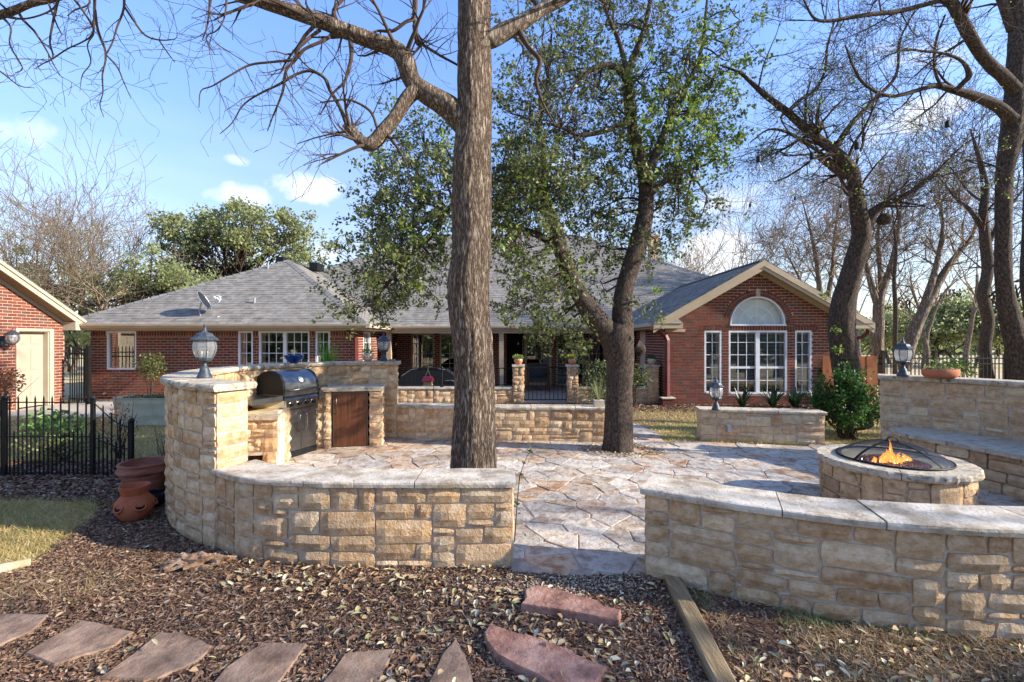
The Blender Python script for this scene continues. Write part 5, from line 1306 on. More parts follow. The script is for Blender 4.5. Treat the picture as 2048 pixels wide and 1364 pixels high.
def leaf_cloud(name, pts, size, m, parent, rng=None, flat=.0, ar=.5, up=0.0, seed=0, kind=None, label=None):
    """pts (n,3) -> rhombic leaves with random orientation"""
    g_ = np.random.default_rng(seed+7); pts = np.asarray(pts, float); n = len(pts)
    sz = np.asarray(size) if hasattr(size, '__len__') else g_.uniform(.7, 1.25, n)*size
    a = g_.normal(size=(n, 3)); a[:, 2] = a[:, 2]*(1-flat)+up; a /= np.linalg.norm(a, axis=1)[:, None]
    b = g_.normal(size=(n, 3)); b -= a*(a*b).sum(1)[:, None]; b /= np.linalg.norm(b, axis=1)[:, None]
    c = np.cross(a, b)
    V = np.empty((n, 4, 3)); L = sz[:, None]
    V[:, 0] = pts-a*L*.5; V[:, 1] = pts+b*L*ar*.5+c*L*.08; V[:, 2] = pts+a*L*.5; V[:, 3] = pts-b*L*ar*.5+c*L*.08
    return fast(name, V.reshape(-1, 3), np.arange(4*n).reshape(n, 4), m, parent=parent, kind=kind, label=label)
def blob_pts(n, c, r, seed=0, shell=.5):
    g_ = np.random.default_rng(seed); d = g_.normal(size=(n, 3)); d /= np.linalg.norm(d, axis=1)[:, None]
    rr = (shell+(1-shell)*g_.random(n))**.6
    return np.asarray(c)+d*rr[:, None]*np.asarray(r)
leaf_cloud('succulents', blob_pts(160, (5.45, 5.83, 1.245), (.16, .11, .04), 1, 0), .05, M['leaf_far'], t, up=.6)
def flower_pot(x, y, z, s, potm, label, kinds, seed, n=None):
    t = pot([(0, 0), (.05*s, 0), (.085*s, .03*s), (.115*s, .09*s), (.11*s, .135*s), (.095*s, .155*s), (.085*s, .15*s), (0, .13*s)], (x, y, z), 'flower_pot', label, 'flower pot', potm)
    for (nm, mm, cnt, c, r, sz) in kinds: leaf_cloud(nm, blob_pts(cnt, (x, y, z+c*s), tuple(q*s for q in r), seed), sz, M[mm], t, seed=seed, up=.3)
    return t
flower_pot(cols_x[0], CY+.1, .986, 1.0, 'talavera_warm', 'painted orange pot of trailing greens on the column left of the gate', [('leaves', 'leaf_grass', 170, .2, (.15, .12, .06), .05), ('flowers', 'yellow', 25, .24, (.12, .1, .04), .03)], 3)
flower_pot(cols_x[1], CY+.1, .986, 1.0, 'talavera_warm', 'painted pot of bright yellow flowers on the column right of the gate', [('leaves', 'leaf_lime', 120, .19, (.17, .13, .05), .05), ('flowers', 'yellow', 240, .225, (.17, .13, .055), .035)], 5)
flower_pot(cols_x[2], CY+.1, .986, 1.0, 'talavera', 'blue painted pot with a dark plant on the column by the downspout', [('leaves', 'leaf_oak', 150, .2, (.12, .12, .08), .06)], 7)
t = flower_pot(-2.38, 7.5, 1.267, .85, 'talavera', 'painted pot with spiky green leaves beside the far wall lantern', [('leaves', 'leaf_grass', 60, .2, (.1, .08, .05), .05), ('flowers', 'yellow', 20, .2, (.12, .08, .05), .03)], 9)
def blades(name, c, n, h, spread, m, parent, seed=0, w=.012, droop=.5, segs=3, label=None, hv=.35):
    r_ = random.Random(seed); bb = MB()
    for _ in range(n):
        a = r_.uniform(0, 2*PI); hh = h*r_.uniform(1-hv, 1+hv*.5); sp = spread*r_.uniform(.2, 1.0); x0 = c[0]+math.cos(a)*spread*.12*r_.random(); y0 = c[1]+math.sin(a)*spread*.12*r_.random()
        dx, dy = math.cos(a), math.sin(a); sx_, sy_ = -dy*w*.5, dx*w*.5; vs = []
        for i in range(segs+1):
            t_ = i/segs; rr = sp*t_**1.3; zz_ = c[2]+hh*(t_-droop*t_*t_*.6*(sp/spread)); ww = (1-t_)**.6*(.6+1.2*t_ if t_ < .4 else 1)
            vs += [(x0+dx*rr-sx_*ww, y0+dy*rr-sy_*ww, zz_), (x0+dx*rr+sx_*ww, y0+dy*rr+sy_*ww, zz_)]
        bb.add(vs, [(2*i, 2*i+1, 2*i+3, 2*i+2) for i in range(segs)])
    return link(name, bb, m, parent=parent, label=label)
blades('blade_leaves', (-2.38, 7.5, 1.39), 26, .24, .1, M['leaf_grass'], t, 4, droop=.1)
t = thing('cube_planter', 'square beige pot with thin spiky stems on the planter wall near the oak', 'planter', (1.395, 7.33, .55))
bb = MB(); bb.box(1.315, 1.475, 7.25, 7.40, .551, .65); link('body', bb, M['concrete'], parent=t)
blades('stems', (1.395, 7.33, .63), 30, .42, .2, M['leaf_far'], t, 6, w=.008, droop=.1)
bb = MB()
for (x, y, r) in ((-2.02, 7.56, .035), (-1.97, 7.6, .03), (-1.94, 7.53, .025)): bb.lathe([(0, 0), (r, .004), (r*1.05, r*.5), (r*.6, r), (0, r*1.1)], (x, y, 1.266), 7)
link('pebbles', bb, M['slab_pink'], label='few pinkish rocks on the far end of the kitchen wall', cat='rocks')

# stock tank planter
t = thing('stock_tank', 'oval galvanised stock tank planted with low flowers by the left wing', 'planter', (-6.95, 8.95, 0))
bb = MB(); prof = [(1.0, .0), (1.0, .03), (.985, .05), (.985, .16), (1.0, .18), (1.0, .21), (.985, .23), (.985, .38), (1.0, .40), (1.0, .43), (.99, .45), (.99, .49), (1.015, .5), (1.015, .515), (.98, .515), (.975, .44), (0, .44)]
vs = []; n = 40
for (k, z) in prof:
    for i in range(n):
        a = 2*PI*i/n; cx = .43 if math.cos(a) > 0 else -.43
        vs.append((-6.95+(cx+.34*math.cos(a))*k if k else -6.95, 8.95+.34*math.sin(a)*k, z))
bb.add(vs, [(j*n+i, j*n+(i+1) % n, (j+1)*n+(i+1) % n, (j+1)*n+i) for j in range(len(prof)-1) for i in range(n)])
link('tank', bb, M['galv'], parent=t, smooth=True, sharp=30)
leaf_cloud('plants', blob_pts(900, (-6.95, 8.95, .5), (.7, .3, .06), 11, 0), .05, M['leaf_oak'], t, up=.4)
leaf_cloud('flowers', blob_pts(70, (-6.95, 8.95, .55), (.68, .28, .04), 12, 0), .035, M['redflower'], t)

# ------------------------------------------------------------------ courtyard things
t = thing('covered_grill', 'rounded shape under a black cover with silver piping behind the railing', 'covered furniture', (-2.35, 12.9, 0))
prof = [(-.95, .0), (-.92, .3), (-.72, .62), (-.45, .80), (-.2, .84), (.2, .84), (.5, .80), (.8, .60), (.95, .3), (.97, 0)]
bb = MB(); n = len(prof)
vs = [(-2.35+x, 12.62, z) for x, z in prof]+[(-2.35+x*1.0, 12.72, z*1.02) for x, z in prof]+[(-2.35+x, 13.2, z*1.0) for x, z in prof]
bb.add(vs, [(j*n+i, j*n+i+1, (j+1)*n+i+1, (j+1)*n+i) for j in range(2) for i in range(n-1)]+[tuple(range(n-1, -1, -1))]); link('cover', bb, M['cover'], parent=t)
bb = MB(); bb.tube([(-2.35+x, 12.61, z+.005) for x, z in prof[2:7]], .010, 5); bb.tube([(-2.35+.5, 12.6, .5), (-2.35+.66, 12.59, .52), (-2.35+.8, 12.6, .46)], .008, 5); link('piping', bb, M['silver'], parent=t)
t = thing('porch_chair', 'teak armchair with dark cushions behind the gate', 'chair', (.86, 14.7, 0))
def bxp(nm, a, m): bb = MB(); bb.box(*a); return link(nm, bb, M[m], parent=t)
for x in (.52, 1.18):
    for y in (14.42, 15.0): bxp('leg', (x-.03, x+.03, y-.03, y+.03, 0, .55 if y < 14.9 else .85), 'chairwood')
    bxp('armrest', (x-.045, x+.045, 14.38, 15.02, .552, .585), 'chairwood')
bxp('seat', (.551, 1.149, 14.42, 14.97, .28, .33), 'chairwood'); bxp('seat_cushion', (.56, 1.14, 14.42, 14.95, .332, .43), 'cushion'); bxp('back_cushion', (.56, 1.14, 14.9, 14.968, .44, .84), 'cushion'); bxp('backrest', (.551, 1.149, 14.972, 15.02, .35, .88), 'chairwood')
t = thing('covered_chair', 'pale glimpse of furniture under a black cover beside the right column', 'covered furniture', (3.2, 12.7, 0))
bb = MB(); bb.lathe([(.5, 0), (.48, .3), (.4, .62), (.25, .8), (0, .86)], (3.2, 12.8, 0), 16); link('cover', bb, M['cover'], parent=t, smooth=True)
t = thing('finial_post', 'black post with a ball finial on the courtyard wall by the feeder', 'post', (-1.81, CY-.0, .41))
bb = MB(); bb.lathe([(0, 0), (.05, 0), (.05, .015), (.02, .03), (.018, .46), (.03, .47), (.034, .5), (.02, .53), (0, .54)], (-1.81, CY+.04, .411), 10); link('post', bb, M['black'], parent=t, smooth=True, sharp=40)
hk = thing('shepherd_hook', 'thin black shepherd hook rising behind the planter wall', 'hook', (-1.62, 9.4, 0))
bb = MB(); hy = 9.4; bb.tube([(-1.62, hy, -.05), (-1.62, hy, 1.25), (-1.63, hy, 1.33), (-1.68, hy, 1.36), (-1.735, hy, 1.33), (-1.75, hy, 1.27)], .006, 6); link('rod', bb, M['black'], parent=hk)
t = thing('bird_feeder', 'wooden bird feeder with a red pitched roof hanging on a rope', 'bird feeder', (-1.73, hy, .68))
x, y, z = -1.735, hy, .68
bb = MB(); bb.tube([(x, y, 1.265), (x, y, 1.0), (x-.07, y, .835)], .006, 5); bb.tube([(x, y, 1.0), (x+.07, y, .835)], .006, 5); link('rope', bb, M['rope'], parent=t)
bb = MB(); bb.box(x-.09, x+.09, y-.07, y+.07, z, z+.02); bb.box(x-.08, x-.07, y-.05, y+.05, z+.02, z+.12); bb.box(x+.07, x+.08, y-.05, y+.05, z+.02, z+.12); bb.box(x-.07, x+.07, y-.04, y+.04, z+.022, z+.07); link('tray', bb, M['birdwood'], parent=t)
bb = MB(); bb.add([(x-.11, y-.1, z+.10), (x+.11, y-.1, z+.10), (x+.09, y, z+.19), (x-.09, y, z+.19), (x+.11, y+.1, z+.10), (x-.11, y+.1, z+.10), (x-.11, y-.1, z+.09), (x+.11, y-.1, z+.09), (x+.11, y+.1, z+.09), (x-.11, y+.1, z+.09)], [(0, 1, 2, 3), (2, 4, 5, 3), (6, 7, 1, 0), (1, 7, 8, 4, 2), (0, 3, 5, 9, 6)]); link('roof', bb, M['birdred'], parent=t)

# satellite dish on the roof of the left wing
dc = P(405, 603, 12.25)
t = thing('satellite_dish', 'dark grey satellite dish with white feed arm on the shingle roof of the left wing', 'satellite dish', (dc.x, 12.2, 2.25))
ax = Vector((.86, .18, .48)).normalized(); u_ = Vector((.1, .97, .1)); u_ = (u_-ax*u_.dot(ax)).normalized(); v_ = ax.cross(u_)
bb = MB(); vs = []; nr_, na = 5, 24
for i in range(nr_+1):
    r = i/nr_
    for k in range(na): a = 2*PI*k/na; vs.append(dc+u_*(r*.25*math.cos(a))+v_*(r*.28*math.sin(a))+ax*(.055*r*r))
bb.add(vs, [(i*na+k, i*na+(k+1) % na, (i+1)*na+(k+1) % na, (i+1)*na+k) for i in range(nr_) for k in range(na)]); link('dish', bb, mat('dish_grey', ['#1b1c1f', '#26282b'], rough=.6), parent=t, smooth=True)
bb = MB(); bb.tube([vs[nr_*na+k % na] for k in range(na+1)], .008, 5); link('dish_rim', bb, M['silver'], parent=t)
feed = P(442, 593, 12.1)
bb = MB(); bb.tube([dc-v_*.25, P(425, 612, 12.15), feed], .016, 5); link('feed_arm', bb, M['white'], parent=t)
bb = MB(); bb.tube([P(428, 593, 12.1), P(433, 598, 12.1)], .025, 6); bb.tube([P(434, 596, 12.1), P(440, 601, 12.1)], .025, 6); bb.tube([P(432, 591, 12.1), P(438, 592, 12.1), P(442, 598, 12.1), P(438, 604, 12.1)], .012, 5); link('receiver', bb, M['white'], parent=t)
bb = MB(); bb.tube([dc-ax*.03, P(399, 622, 12.3), P(402, 636, 12.2), P(407, 645, 12.1)], .018, 6); bb.tube([P(402, 634, 12.2), P(394, 645, 12.05)], .01, 5); link('mast', bb, M['silver'], parent=t)
bb = MB(); c = P(437, 635, 12.2); bb.tube([c-Vector((0, 0, .06)), c+Vector((0, 0, .03))], .035, 8); link('roof_bracket', bb, M['white'], parent=t)

# ------------------------------------------------------------------ fences
def spear(mb_, x, y, z, s=1.0):
    mb_.add([(x-.012*s, y, z), (x, y-.008*s, z), (x+.012*s, y, z), (x, y+.008*s, z), (x, y, z+.045*s)], [(0, 1, 4), (1, 2, 4), (2, 3, 4), (3, 0, 4)])
lf = thing('garden_fence', 'low black metal picket fence with ball posts and a curved end panel, left foreground', 'fence', (-5.5, 5.4, 0))
FY = 5.42
posts = [(-7.92, .95), (-6.04, .93), (-4.99, .93), (-4.53, .66)]
for (x, h) in posts:
    bb = MB(); bb.box(x-.018, x+.018, FY-.018, FY+.018, -.05, h-.03); bb.lathe([(0, -.005), (.014, 0), (.03, .02), (.032, .035), (.02, .06), (0, .068)], (x, FY, h-.04), 10); link('post', bb, M['black'], parent=lf)
def rail_z(x, lowr):
    if x < -4.99: return .46 if lowr else .87
    t_ = (x+4.99)/.46; return (.46-.15*math.sin(t_*PI/2)) if lowr else (.87-.30*math.sin(t_*PI/2)**1.1)
for lowr in (0, 1):
    for (xa, xb) in ((-7.9, -6.06), (-6.02, -5.01), (-4.97, -4.55)):
        bb = MB(); bb.tube([(x, FY, rail_z(x, lowr)) for x in np.linspace(xa, xb, 12)], .0075, 4); link('rail', bb, M['black'], parent=lf)
    
x = -7.9
k = 0
while x < -4.55:
    if all(abs(x-p[0]) > .03 for p in posts):
        tall_ = k % 2 == 0; bb = MB(); top = rail_z(x, 0 if tall_ else 1)+.045
        bb.box(x-.006, x+.006, FY-.006, FY+.006, -.03, top); spear(bb, x, FY, top); link('picket', bb, M['black'], parent=lf)
    x += .0505; k += 1
bb = MB(); bb.tube([(-7.9, FY, .03), (-4.55, FY, .03)], .006, 4); link('rail', bb, M['black'], parent=lf)
# gate between garage and house
gg = thing('side_gate', 'tall black iron gate between the garage and the left wing', 'gate', (-11.0, 11.95, 0))
pa, pb = Vector((-11.42, 11.75, 0)), Vector((-10.75, 11.55, 0))
bb = MB(); bb.box(pb.x-.04, pb.x+.04, pb.y-.04, pb.y+.04, -.05, 1.48); link('gate_post', bb, M['black'], parent=gg)
bb = MB(); q = pb+Vector((-.1, .03, 0)); bb.box(q.x-.018, q.x+.018, q.y-.018, q.y+.018, .06, 1.4); bb.box(q.x-.02, pb.x, q.y-.02, q.y+.01, .9, .96); link('gate_stile', bb, M['black'], parent=gg)
for z in (.12, 1.16, 1.28):
    bb = MB(); bb.tube([pa+Vector((0, 0, z)), q+Vector((0, 0, z))], .014, 4); link('rail', bb, M['black'], parent=gg)
for k in range(7):
    p = pa+(q-pa)*((k+.2)/7); bb = MB(); bb.box(p.x-.008, p.x+.008, p.y-.008, p.y+.008, .04, 1.42); spear(bb, p.x, p.y, 1.42, 1.2); link('picket', bb, M['black'], parent=gg)
# black fence at the back right
rf = thing('back_fence', 'long black metal fence with spear pickets beyond the tall stone wall', 'fence', (12, 11.6, 0))
RY = 11.6; x = 9.15; k = 0
for px in (9.45, 10.78, 12.62, 14.5, 16.4):
    bb = MB(); bb.box(px-.04, px+.04, RY-.04, RY+.04, -.05, 1.33); bb.box(px-.05, px+.05, RY-.05, RY+.05, 1.33, 1.36); link('post', bb, M['black'], parent=rf)
for z in (.15, 1.02, 1.16):
    bb = MB(); bb.box(9.1, 17, RY-.014, RY+.014, z-.014, z+.014); link('rail', bb, M['black'], parent=rf)
while x < 17:
    bb = MB(); bb.box(x-.009, x+.009, RY-.009, RY+.009, .02, 1.24); spear(bb, x, RY, 1.24, 1.0); link('picket', bb, M['black'], parent=rf); x += .102
cf = thing('cedar_fence', 'short reddish cedar board fence between the gabled wing and the leaning trunk', 'fence', (8.4, 12.2, 0))
x = 7.75; r_ = random.Random(3)
y0 = 11.35
while x < 9.1:
    bb = MB(); w_ = r_.uniform(.13, .15); yy = y0+r_.uniform(-.006, .006); zt = 1.22+r_.uniform(-.01, .01); bb.box(x, x+w_-.006, yy, yy+.018, 0, zt); link('board', bb, M['cedar'], parent=cf); x += w_
bb = MB(); bb.box(7.75, 9.1, y0+.026, y0+.06, .25, .34); bb.box(7.75, 9.1, y0+.026, y0+.06, .9, .99); link('fence_rail', bb, M['cedar'], parent=cf)

# ------------------------------------------------------------------ string lights
sl = thing('string_lights', 'black cable of clear bulbs strung between the oaks over the patio', 'string lights', (3, 5, 3.5))
bulbs = [(1150, 318, 5.6), (1262, 336, 5.4), (1395, 338, 5.2), (1517, 322, 5.0), (1624, 316, 4.9), (1714, 296, 4.8), (1895, 252, 4.9), (1060, 300, 5.9)]
bulbs2 = [(1414, 405, 9.0), (1500, 412, 9.0), (1590, 398, 9.2), (1682, 414, 9.0), (1863, 384, 9.2), (1965, 362, 9.3)]
def stringup(par, bl, sag, drop):
    bl = sorted(bl, key=lambda t: t[0]); tops = [P(u, v, Y)+Vector((0, 0, drop)) for (u, v, Y) in bl]
    tops = [tops[0]+Vector((-.9, .8, .5))]+tops+[tops[-1]+Vector((1.6, 1.0, .9))]
    pts = []
    for a, b in zip(tops, tops[1:]):
        for i in range(8): t_ = i/8; pts.append(a+(b-a)*t_-Vector((0, 0, sag*4*t_*(1-t_))))
    bb = MB(); bb.tube(pts+[tops[-1]], .004, 5); link('cable', bb, M['black'], parent=par)
    for p in tops[1:-1]:
        bb = MB(); bb.tube([p, p-Vector((0, 0, drop*.55))], .003, 4); bb.lathe([(.004, -drop*.5), (.016, -drop*.52), (.021, -drop*.6), (.024, -drop*.9-.02), (.018, -drop*.9-.03), (0, -drop*.9-.03)], tuple(p), 10)
        s_ = link('socket', bb, M['black'], parent=par)
        bb = MB(); bb.lathe([(.014, 0), (.018, -.015), (.031, -.04), (.033, -.055), (.026, -.078), (.008, -.09), (0, -.091)], (p.x, p.y, p.z-drop*.9-.03), 12); link('bulb', bb, M['bulbglass'], parent=s_, smooth=True)
stringup(sl, bulbs, .05, .12)
sl2 = thing('string_lights', 'second thinner cable of small bulbs farther back over the garden', 'string lights', (6, 9, 4))
stringup(sl2, bulbs2, .05, .10)
sl3 = thing('string_lights', 'small clear bulbs hanging under the porch eave', 'string lights', (0, 14.6, 1.7))
stringup(sl3, [(792, 684, 14.5), (834, 692, 14.5), (900, 683, 14.5), (1036, 683, 14.5), (1148, 684, 14.5), (1190, 680, 14.5)], .03, .08)

# ------------------------------------------------------------------ stepping stones and timber
def slab(poly_px, z, th, m, label, seed=1, rough=.012):
    r_ = random.Random(seed); pts = [G(u, v, z) for (u, v) in poly_px]; out = []
    for a, b in zip(pts, pts[1:]+pts[:1]):
        L = (b-a).length; n = max(1, int(L/.05)); dd = (b-a).normalized() if L > 0 else Vector((1, 0, 0)); nn_ = Vector((dd.y, -dd.x, 0))
        for k in range(n): out.append(a+(b-a)*(k/n)+nn_*(noise.noise(Vector((a.x*3+k*.37+seed, a.y*5, seed)))*rough if k else 0))
    n = len(out); c = sum(out, Vector((0, 0, 0)))/n; vs = []
    for p in out: q = c+(p-c)*1.01; vs.append((q.x, q.y, z-th))
    for p in out: vs.append((p.x, p.y, z-.008))
    for p in out: q = c+(p-c)*.975; vs.append((q.x, q.y, z))
    bb = MB(); bb.add(vs, [(k, (k+1) % n, n+(k+1) % n, n+k) for k in range(n)]+[(n+k, n+(k+1) % n, 2*n+(k+1) % n, 2*n+k) for k in range(n)]+[tuple(range(2*n, 3*n))])
    return link('stepping_stone', bb, M[m], label=label, cat='stepping stone', group='sandstone stepping stones in the mulch')
S = [
 ([(-70, 1226), (97, 1228), (62, 1262), (0, 1289), (-80, 1292)], .012, 'slab', 'grey brown stepping stone cut by the left edge of the frame'),
 ([(165, 1239), (267, 1262), (225, 1292), (108, 1328), (50, 1305)], .014, 'slab', 'five-sided stepping stone second from the left'),
 ([(321, 1263), (362, 1263), (424, 1290), (398, 1318), (314, 1356), (198, 1355), (262, 1310)], .014, 'slab', 'stepping stone third from the left with a notched top'),
 ([(526, 1285), (615, 1285), (572, 1345), (540, 1385), (405, 1388), (450, 1335)], .014, 'slab', 'stepping stone with a straight top edge left of bottom centre'),
 ([(690, 1306), (790, 1296), (775, 1325), (750, 1388), (625, 1388)], .014, 'slab', 'slanting stepping stone just left of the pointed one'),
 ([(912, 1274), (929, 1304), (955, 1385), (845, 1388), (891, 1300)], .014, 'slab', 'pointed triangular stepping stone at bottom centre'),
 ([(980, 1247), (1007, 1256), (1035, 1265), (1062, 1270), (1137, 1297), (1175, 1318), (1213, 1332), (1188, 1372), (1120, 1372), (1028, 1326), (994, 1307), (973, 1280), (968, 1262)], .04, 'slab_pink', 'large pink raised flagstone with ragged edges'),
 ([(1069, 1169), (1120, 1178), (1195, 1200), (1209, 1212), (1242, 1219), (1237, 1238), (1140, 1222), (1042, 1206), (1052, 1194), (1050, 1178)], .045, 'slab_pink', 'long raised red flagstone just before the patio opening')]
for i, (pp, z, m, lb) in enumerate(S): slab(pp, z, .04 if z < .02 else .06, m, lb, seed=i+3)
a, b = Vector((1.075, 3.10, 0)), Vector((.90, 1.3, 0))
bb = MB(); n = 16; r_ = random.Random(9); vs = []; dd = (b-a).normalized(); sd_ = Vector((-dd.y, dd.x, 0))
for i in range(n+1):
    p = a+(b-a)*i/n
    for (o_, z) in ((-.052, -.03), (-.055, .04), (-.042, .052), (.040, .052), (.052, .04), (.054, -.03)): vs.append(p+sd_*(o_+r_.uniform(-.003, .003))+Vector((0, 0, z+r_.uniform(-.003, .003))))
bb.add(vs, [(6*i+k, 6*i+6+k, 6*i+6+(k+1) % 6, 6*i+(k+1) % 6) for i in range(n) for k in range(6)]+[tuple(range(6))]); link('landscape_timber', bb, M['timber'], label='weathered landscape timber running from the right wall toward the camera', cat='timber')
bb = MB(); a, b = G(-60, 1158), G(62, 1128); bb.tube([a+Vector((0, 0, .01)), a.lerp(b, .5)+Vector((0, 0, .014)), b+Vector((0, 0, .01))], [.04, .038, .034], 10); link('edging_log', bb, M['log'], label='bleached log edging the lawn at the left border', cat='log', smooth=True)
# rotten stump
t = thing('rotten_stump', 'crumbling piece of pale rotten wood lying in the mulch before the wall', 'stump', G(395, 1135))
c0 = G(395, 1135); r_ = random.Random(14)
for k in range(34):
    bb = MB(); c = c0+Vector((r_.gauss(0, .09), r_.gauss(0, .05), r_.uniform(0, .05))); L_ = r_.uniform(.03, .10); a_ = r_.uniform(-.5, .9)
    pts = [c+Vector((math.cos(a_)*L_*(q-1), math.sin(a_)*L_*(q-1)*.6, .008*math.sin(q*2+k)+.01*q)) for q in range(3)]
    bb.tube(pts, [r_.uniform(.004, .018), r_.uniform(.012, .028), r_.uniform(.003, .012)], 5); link('splinter', bb, M['rot'], parent=t)
# ------------------------------------------------------------------ branch networks
class Net:
    def __init__(s): s.L = []
    def add(s, pts, rad): s.L.append((np.array([tuple(p) for p in pts], float), np.array(rad, float)))
    def build(s, name, n, m, parent, kind=None, label=None):
        if not s.L: return None
        VV = []; FF = []; base = 0
        ang = np.arange(n)*2*np.pi/n; ca, sa = np.cos(ang), np.sin(ang)
        for P_, R_ in s.L:
            k = len(P_); T = np.empty_like(P_); T[1:-1] = P_[2:]-P_[:-2]; T[0] = P_[1]-P_[0]; T[-1] = P_[-1]-P_[-2]
            T /= np.linalg.norm(T, axis=1)[:, None]+1e-9
            md = np.abs(T.mean(0)); ref = np.zeros(3); ref[int(np.argmin(md))] = 1
            A = ref-T*(T@ref)[:, None]; A /= np.linalg.norm(A, axis=1)[:, None]+1e-9; B = np.cross(T, A)
            V = P_[:, None, :]+(A[:, None, :]*ca[None, :, None]+B[:, None, :]*sa[None, :, None])*R_[:, None, None]
            VV.append(V.reshape(-1, 3)); i = np.arange(k-1)[:, None]*n; j = np.arange(n)[None, :]; j2 = (j+1) % n
            FF.append((np.stack([i+j, i+j2, i+n+j2, i+n+j], -1)+base).reshape(-1, 4)); base += k*n
        return fast(name, np.concatenate(VV), np.concatenate(FF), m, parent=parent, kind=kind, smooth=True, label=label)
def rnd_perp(d, rng):
    v = Vector((rng.gauss(0, 1), rng.gauss(0, 1), rng.gauss(0, 1))); v -= d*v.dot(d); return v.normalized()
def grow(net, tips, p, d, L, r, lvl, rng, c):
    """c: wig, up, kids, ratio, ang"""
    n = max(3, min(9, int(L/c.get('seg', .16)))); pts = [p]; rad = [r]; q = p.copy(); dd = d.normalized()
    for i in range(n):
        dd = (dd+Vector((rng.gauss(0, 1), rng.gauss(0, 1), rng.gauss(0, 1)))*c['wig']+Vector((0, 0, c['up']))).normalized()
        q = q+dd*(L/n); pts.append(q.copy()); rad.append(max(c.get('rmin', .0022), r*(1-.72*(i+1)/n)))
    net.add(pts, rad)
    if lvl <= 0: tips.append(pts); return
    k = c['kids'][min(lvl, len(c['kids'])-1)]; k = k if isinstance(k, int) else rng.randint(*k)
    for j in range(k):
        f = rng.uniform(.22, 1.0) if j else 1.0; idx = min(n, max(1, int(f*n))); b = pts[idx]; t = (pts[idx]-pts[idx-1]).normalized()
        a = R(rng.uniform(*c['ang'])); nd = t*math.cos(a)+rnd_perp(t, rng)*math.sin(a)
        grow(net, tips, b, nd, L*rng.uniform(*c['ratio']), rad[idx]*.68, lvl-1, rng, c)
def limb_pts(px):   # [(u,v,Y,width_px)] -> smooth points and radii
    P0 = [P(u, v, Y) for (u, v, Y, w) in px]; R0 = [w*.5*Y/F*F/math.hypot(F, u-1024) for (u, v, Y, w) in px]
    q = [P0[0]*2-P0[1]]+P0+[P0[-1]*2-P0[-2]]; out = []; rr = []
    for i in range(1, len(q)-2):
        a, b, c, d = q[i-1:i+3]; n = 4
        for k in range(n):
            t = k/n; out.append(.5*((2*b)+(c-a)*t+(2*a-5*b+4*c-d)*t*t+(3*b-a-3*c+d)*t**3)); rr.append(R0[i-1]*(1-t)+R0[i]*t)
    out.append(q[-2]); rr.append(R0[-1]); return out, rr
def big_limb(name, pts, rad, parent, m, n=20, rough=.06, freq=6.0, furrow=0.0, seed=0):
    """thick limb with displaced bark surface"""
    P_ = []; R_ = []
    step = max(.03, min(rad)*.45)
    for a, b, ra, rb in zip(pts, pts[1:], rad, rad[1:]):
        k = max(1, int((b-a).length/step))
        for i in range(k): P_.append(a+(b-a)*(i/k)); R_.append(ra+(rb-ra)*i/k)
    P_.append(pts[-1]); R_.append(rad[-1]); vs = []; ref = None; s = 0
    for i, p in enumerate(P_):
        t = (P_[min(i+1, len(P_)-1)]-P_[max(i-1, 0)]).normalized()
        if i: s += (p-P_[i-1]).length
        if ref is None: ref = Vector((1, 0, 0)) if abs(t.x) < .8 else Vector((0, 1, 0))
        a = (ref-t*ref.dot(t)).normalized(); ref = a; b = t.cross(a)
        for k in range(n):
            an = 2*PI*k/n; c_, s_ = math.cos(an), math.sin(an)
            dsp = noise.noise(Vector((c_*1.3, s_*1.3, s*1.6+seed)))*rough*1.2+noise.noise(Vector((c_*freq, s_*freq, s*freq*.8+seed)))*rough*.5
            if furrow:
                wz_ = noise.noise(Vector((c_*2, s_*2, s*2.2)))*.9
                rdg = abs(noise.noise(Vector(((an*7+wz_*1.6)*1.15, s*3.2, seed+4)))); rd2 = abs(noise.noise(Vector(((an*7+wz_)*2.4, s*7.5, seed+9))))
                dsp += furrow*(min(rdg*2.6, 1.0)*.75+min(rd2*2.2, 1)*.4-.6)
            vs.append(p+(a*c_+b*s_)*R_[i]*(1+dsp))
    m_ = len(P_); V = np.array([tuple(v) for v in vs]); i = np.arange(m_-1)[:, None]*n; j = np.arange(n)[None, :]; j2 = (j+1) % n
    Fq = np.stack([i+j, i+j2, i+n+j2, i+n+j], -1).reshape(-1, 4)
    return fast(name, V, Fq, m, parent=parent, smooth=True)
def sprout(net, tips, pts, rad, rng, n, f0, f1, L, lvl, c, up=0.0, side=None):
    for _ in range(n):
        i = int(rng.uniform(f0, f1)*(len(pts)-2))+1; t = (pts[i]-pts[i-1]).normalized(); a = R(rng.uniform(35, 80))
        pr = rnd_perp(t, rng)
        if side is not None: pr = (pr+Vector(side)).normalized()
        dd = (t*math.cos(a)+pr*math.sin(a)+Vector((0, 0, up))).normalized()
        grow(net, tips, pts[i], dd, L*rng.uniform(.6, 1.2), min(rad[i]*.45, .012+.018*L), lvl, rng, c)
def leaves_on(tips, per, rng, spread=.05, from_=.2):
    out = []
    for pts in tips:
        for _ in range(per):
            f = rng.uniform(from_, 1)*(len(pts)-1); i = min(int(f), len(pts)-2); p = pts[i].lerp(pts[i+1], f-i)
            out.append((p.x+rng.gauss(0, spread), p.y+rng.gauss(0, spread), p.z+rng.gauss(0, spread)))
    return out
TW = dict(wig=.12, up=.012, kids=[0, (2, 4), (3, 5), (3, 5)], ratio=(.45, .75), ang=(22, 62), seg=.08)

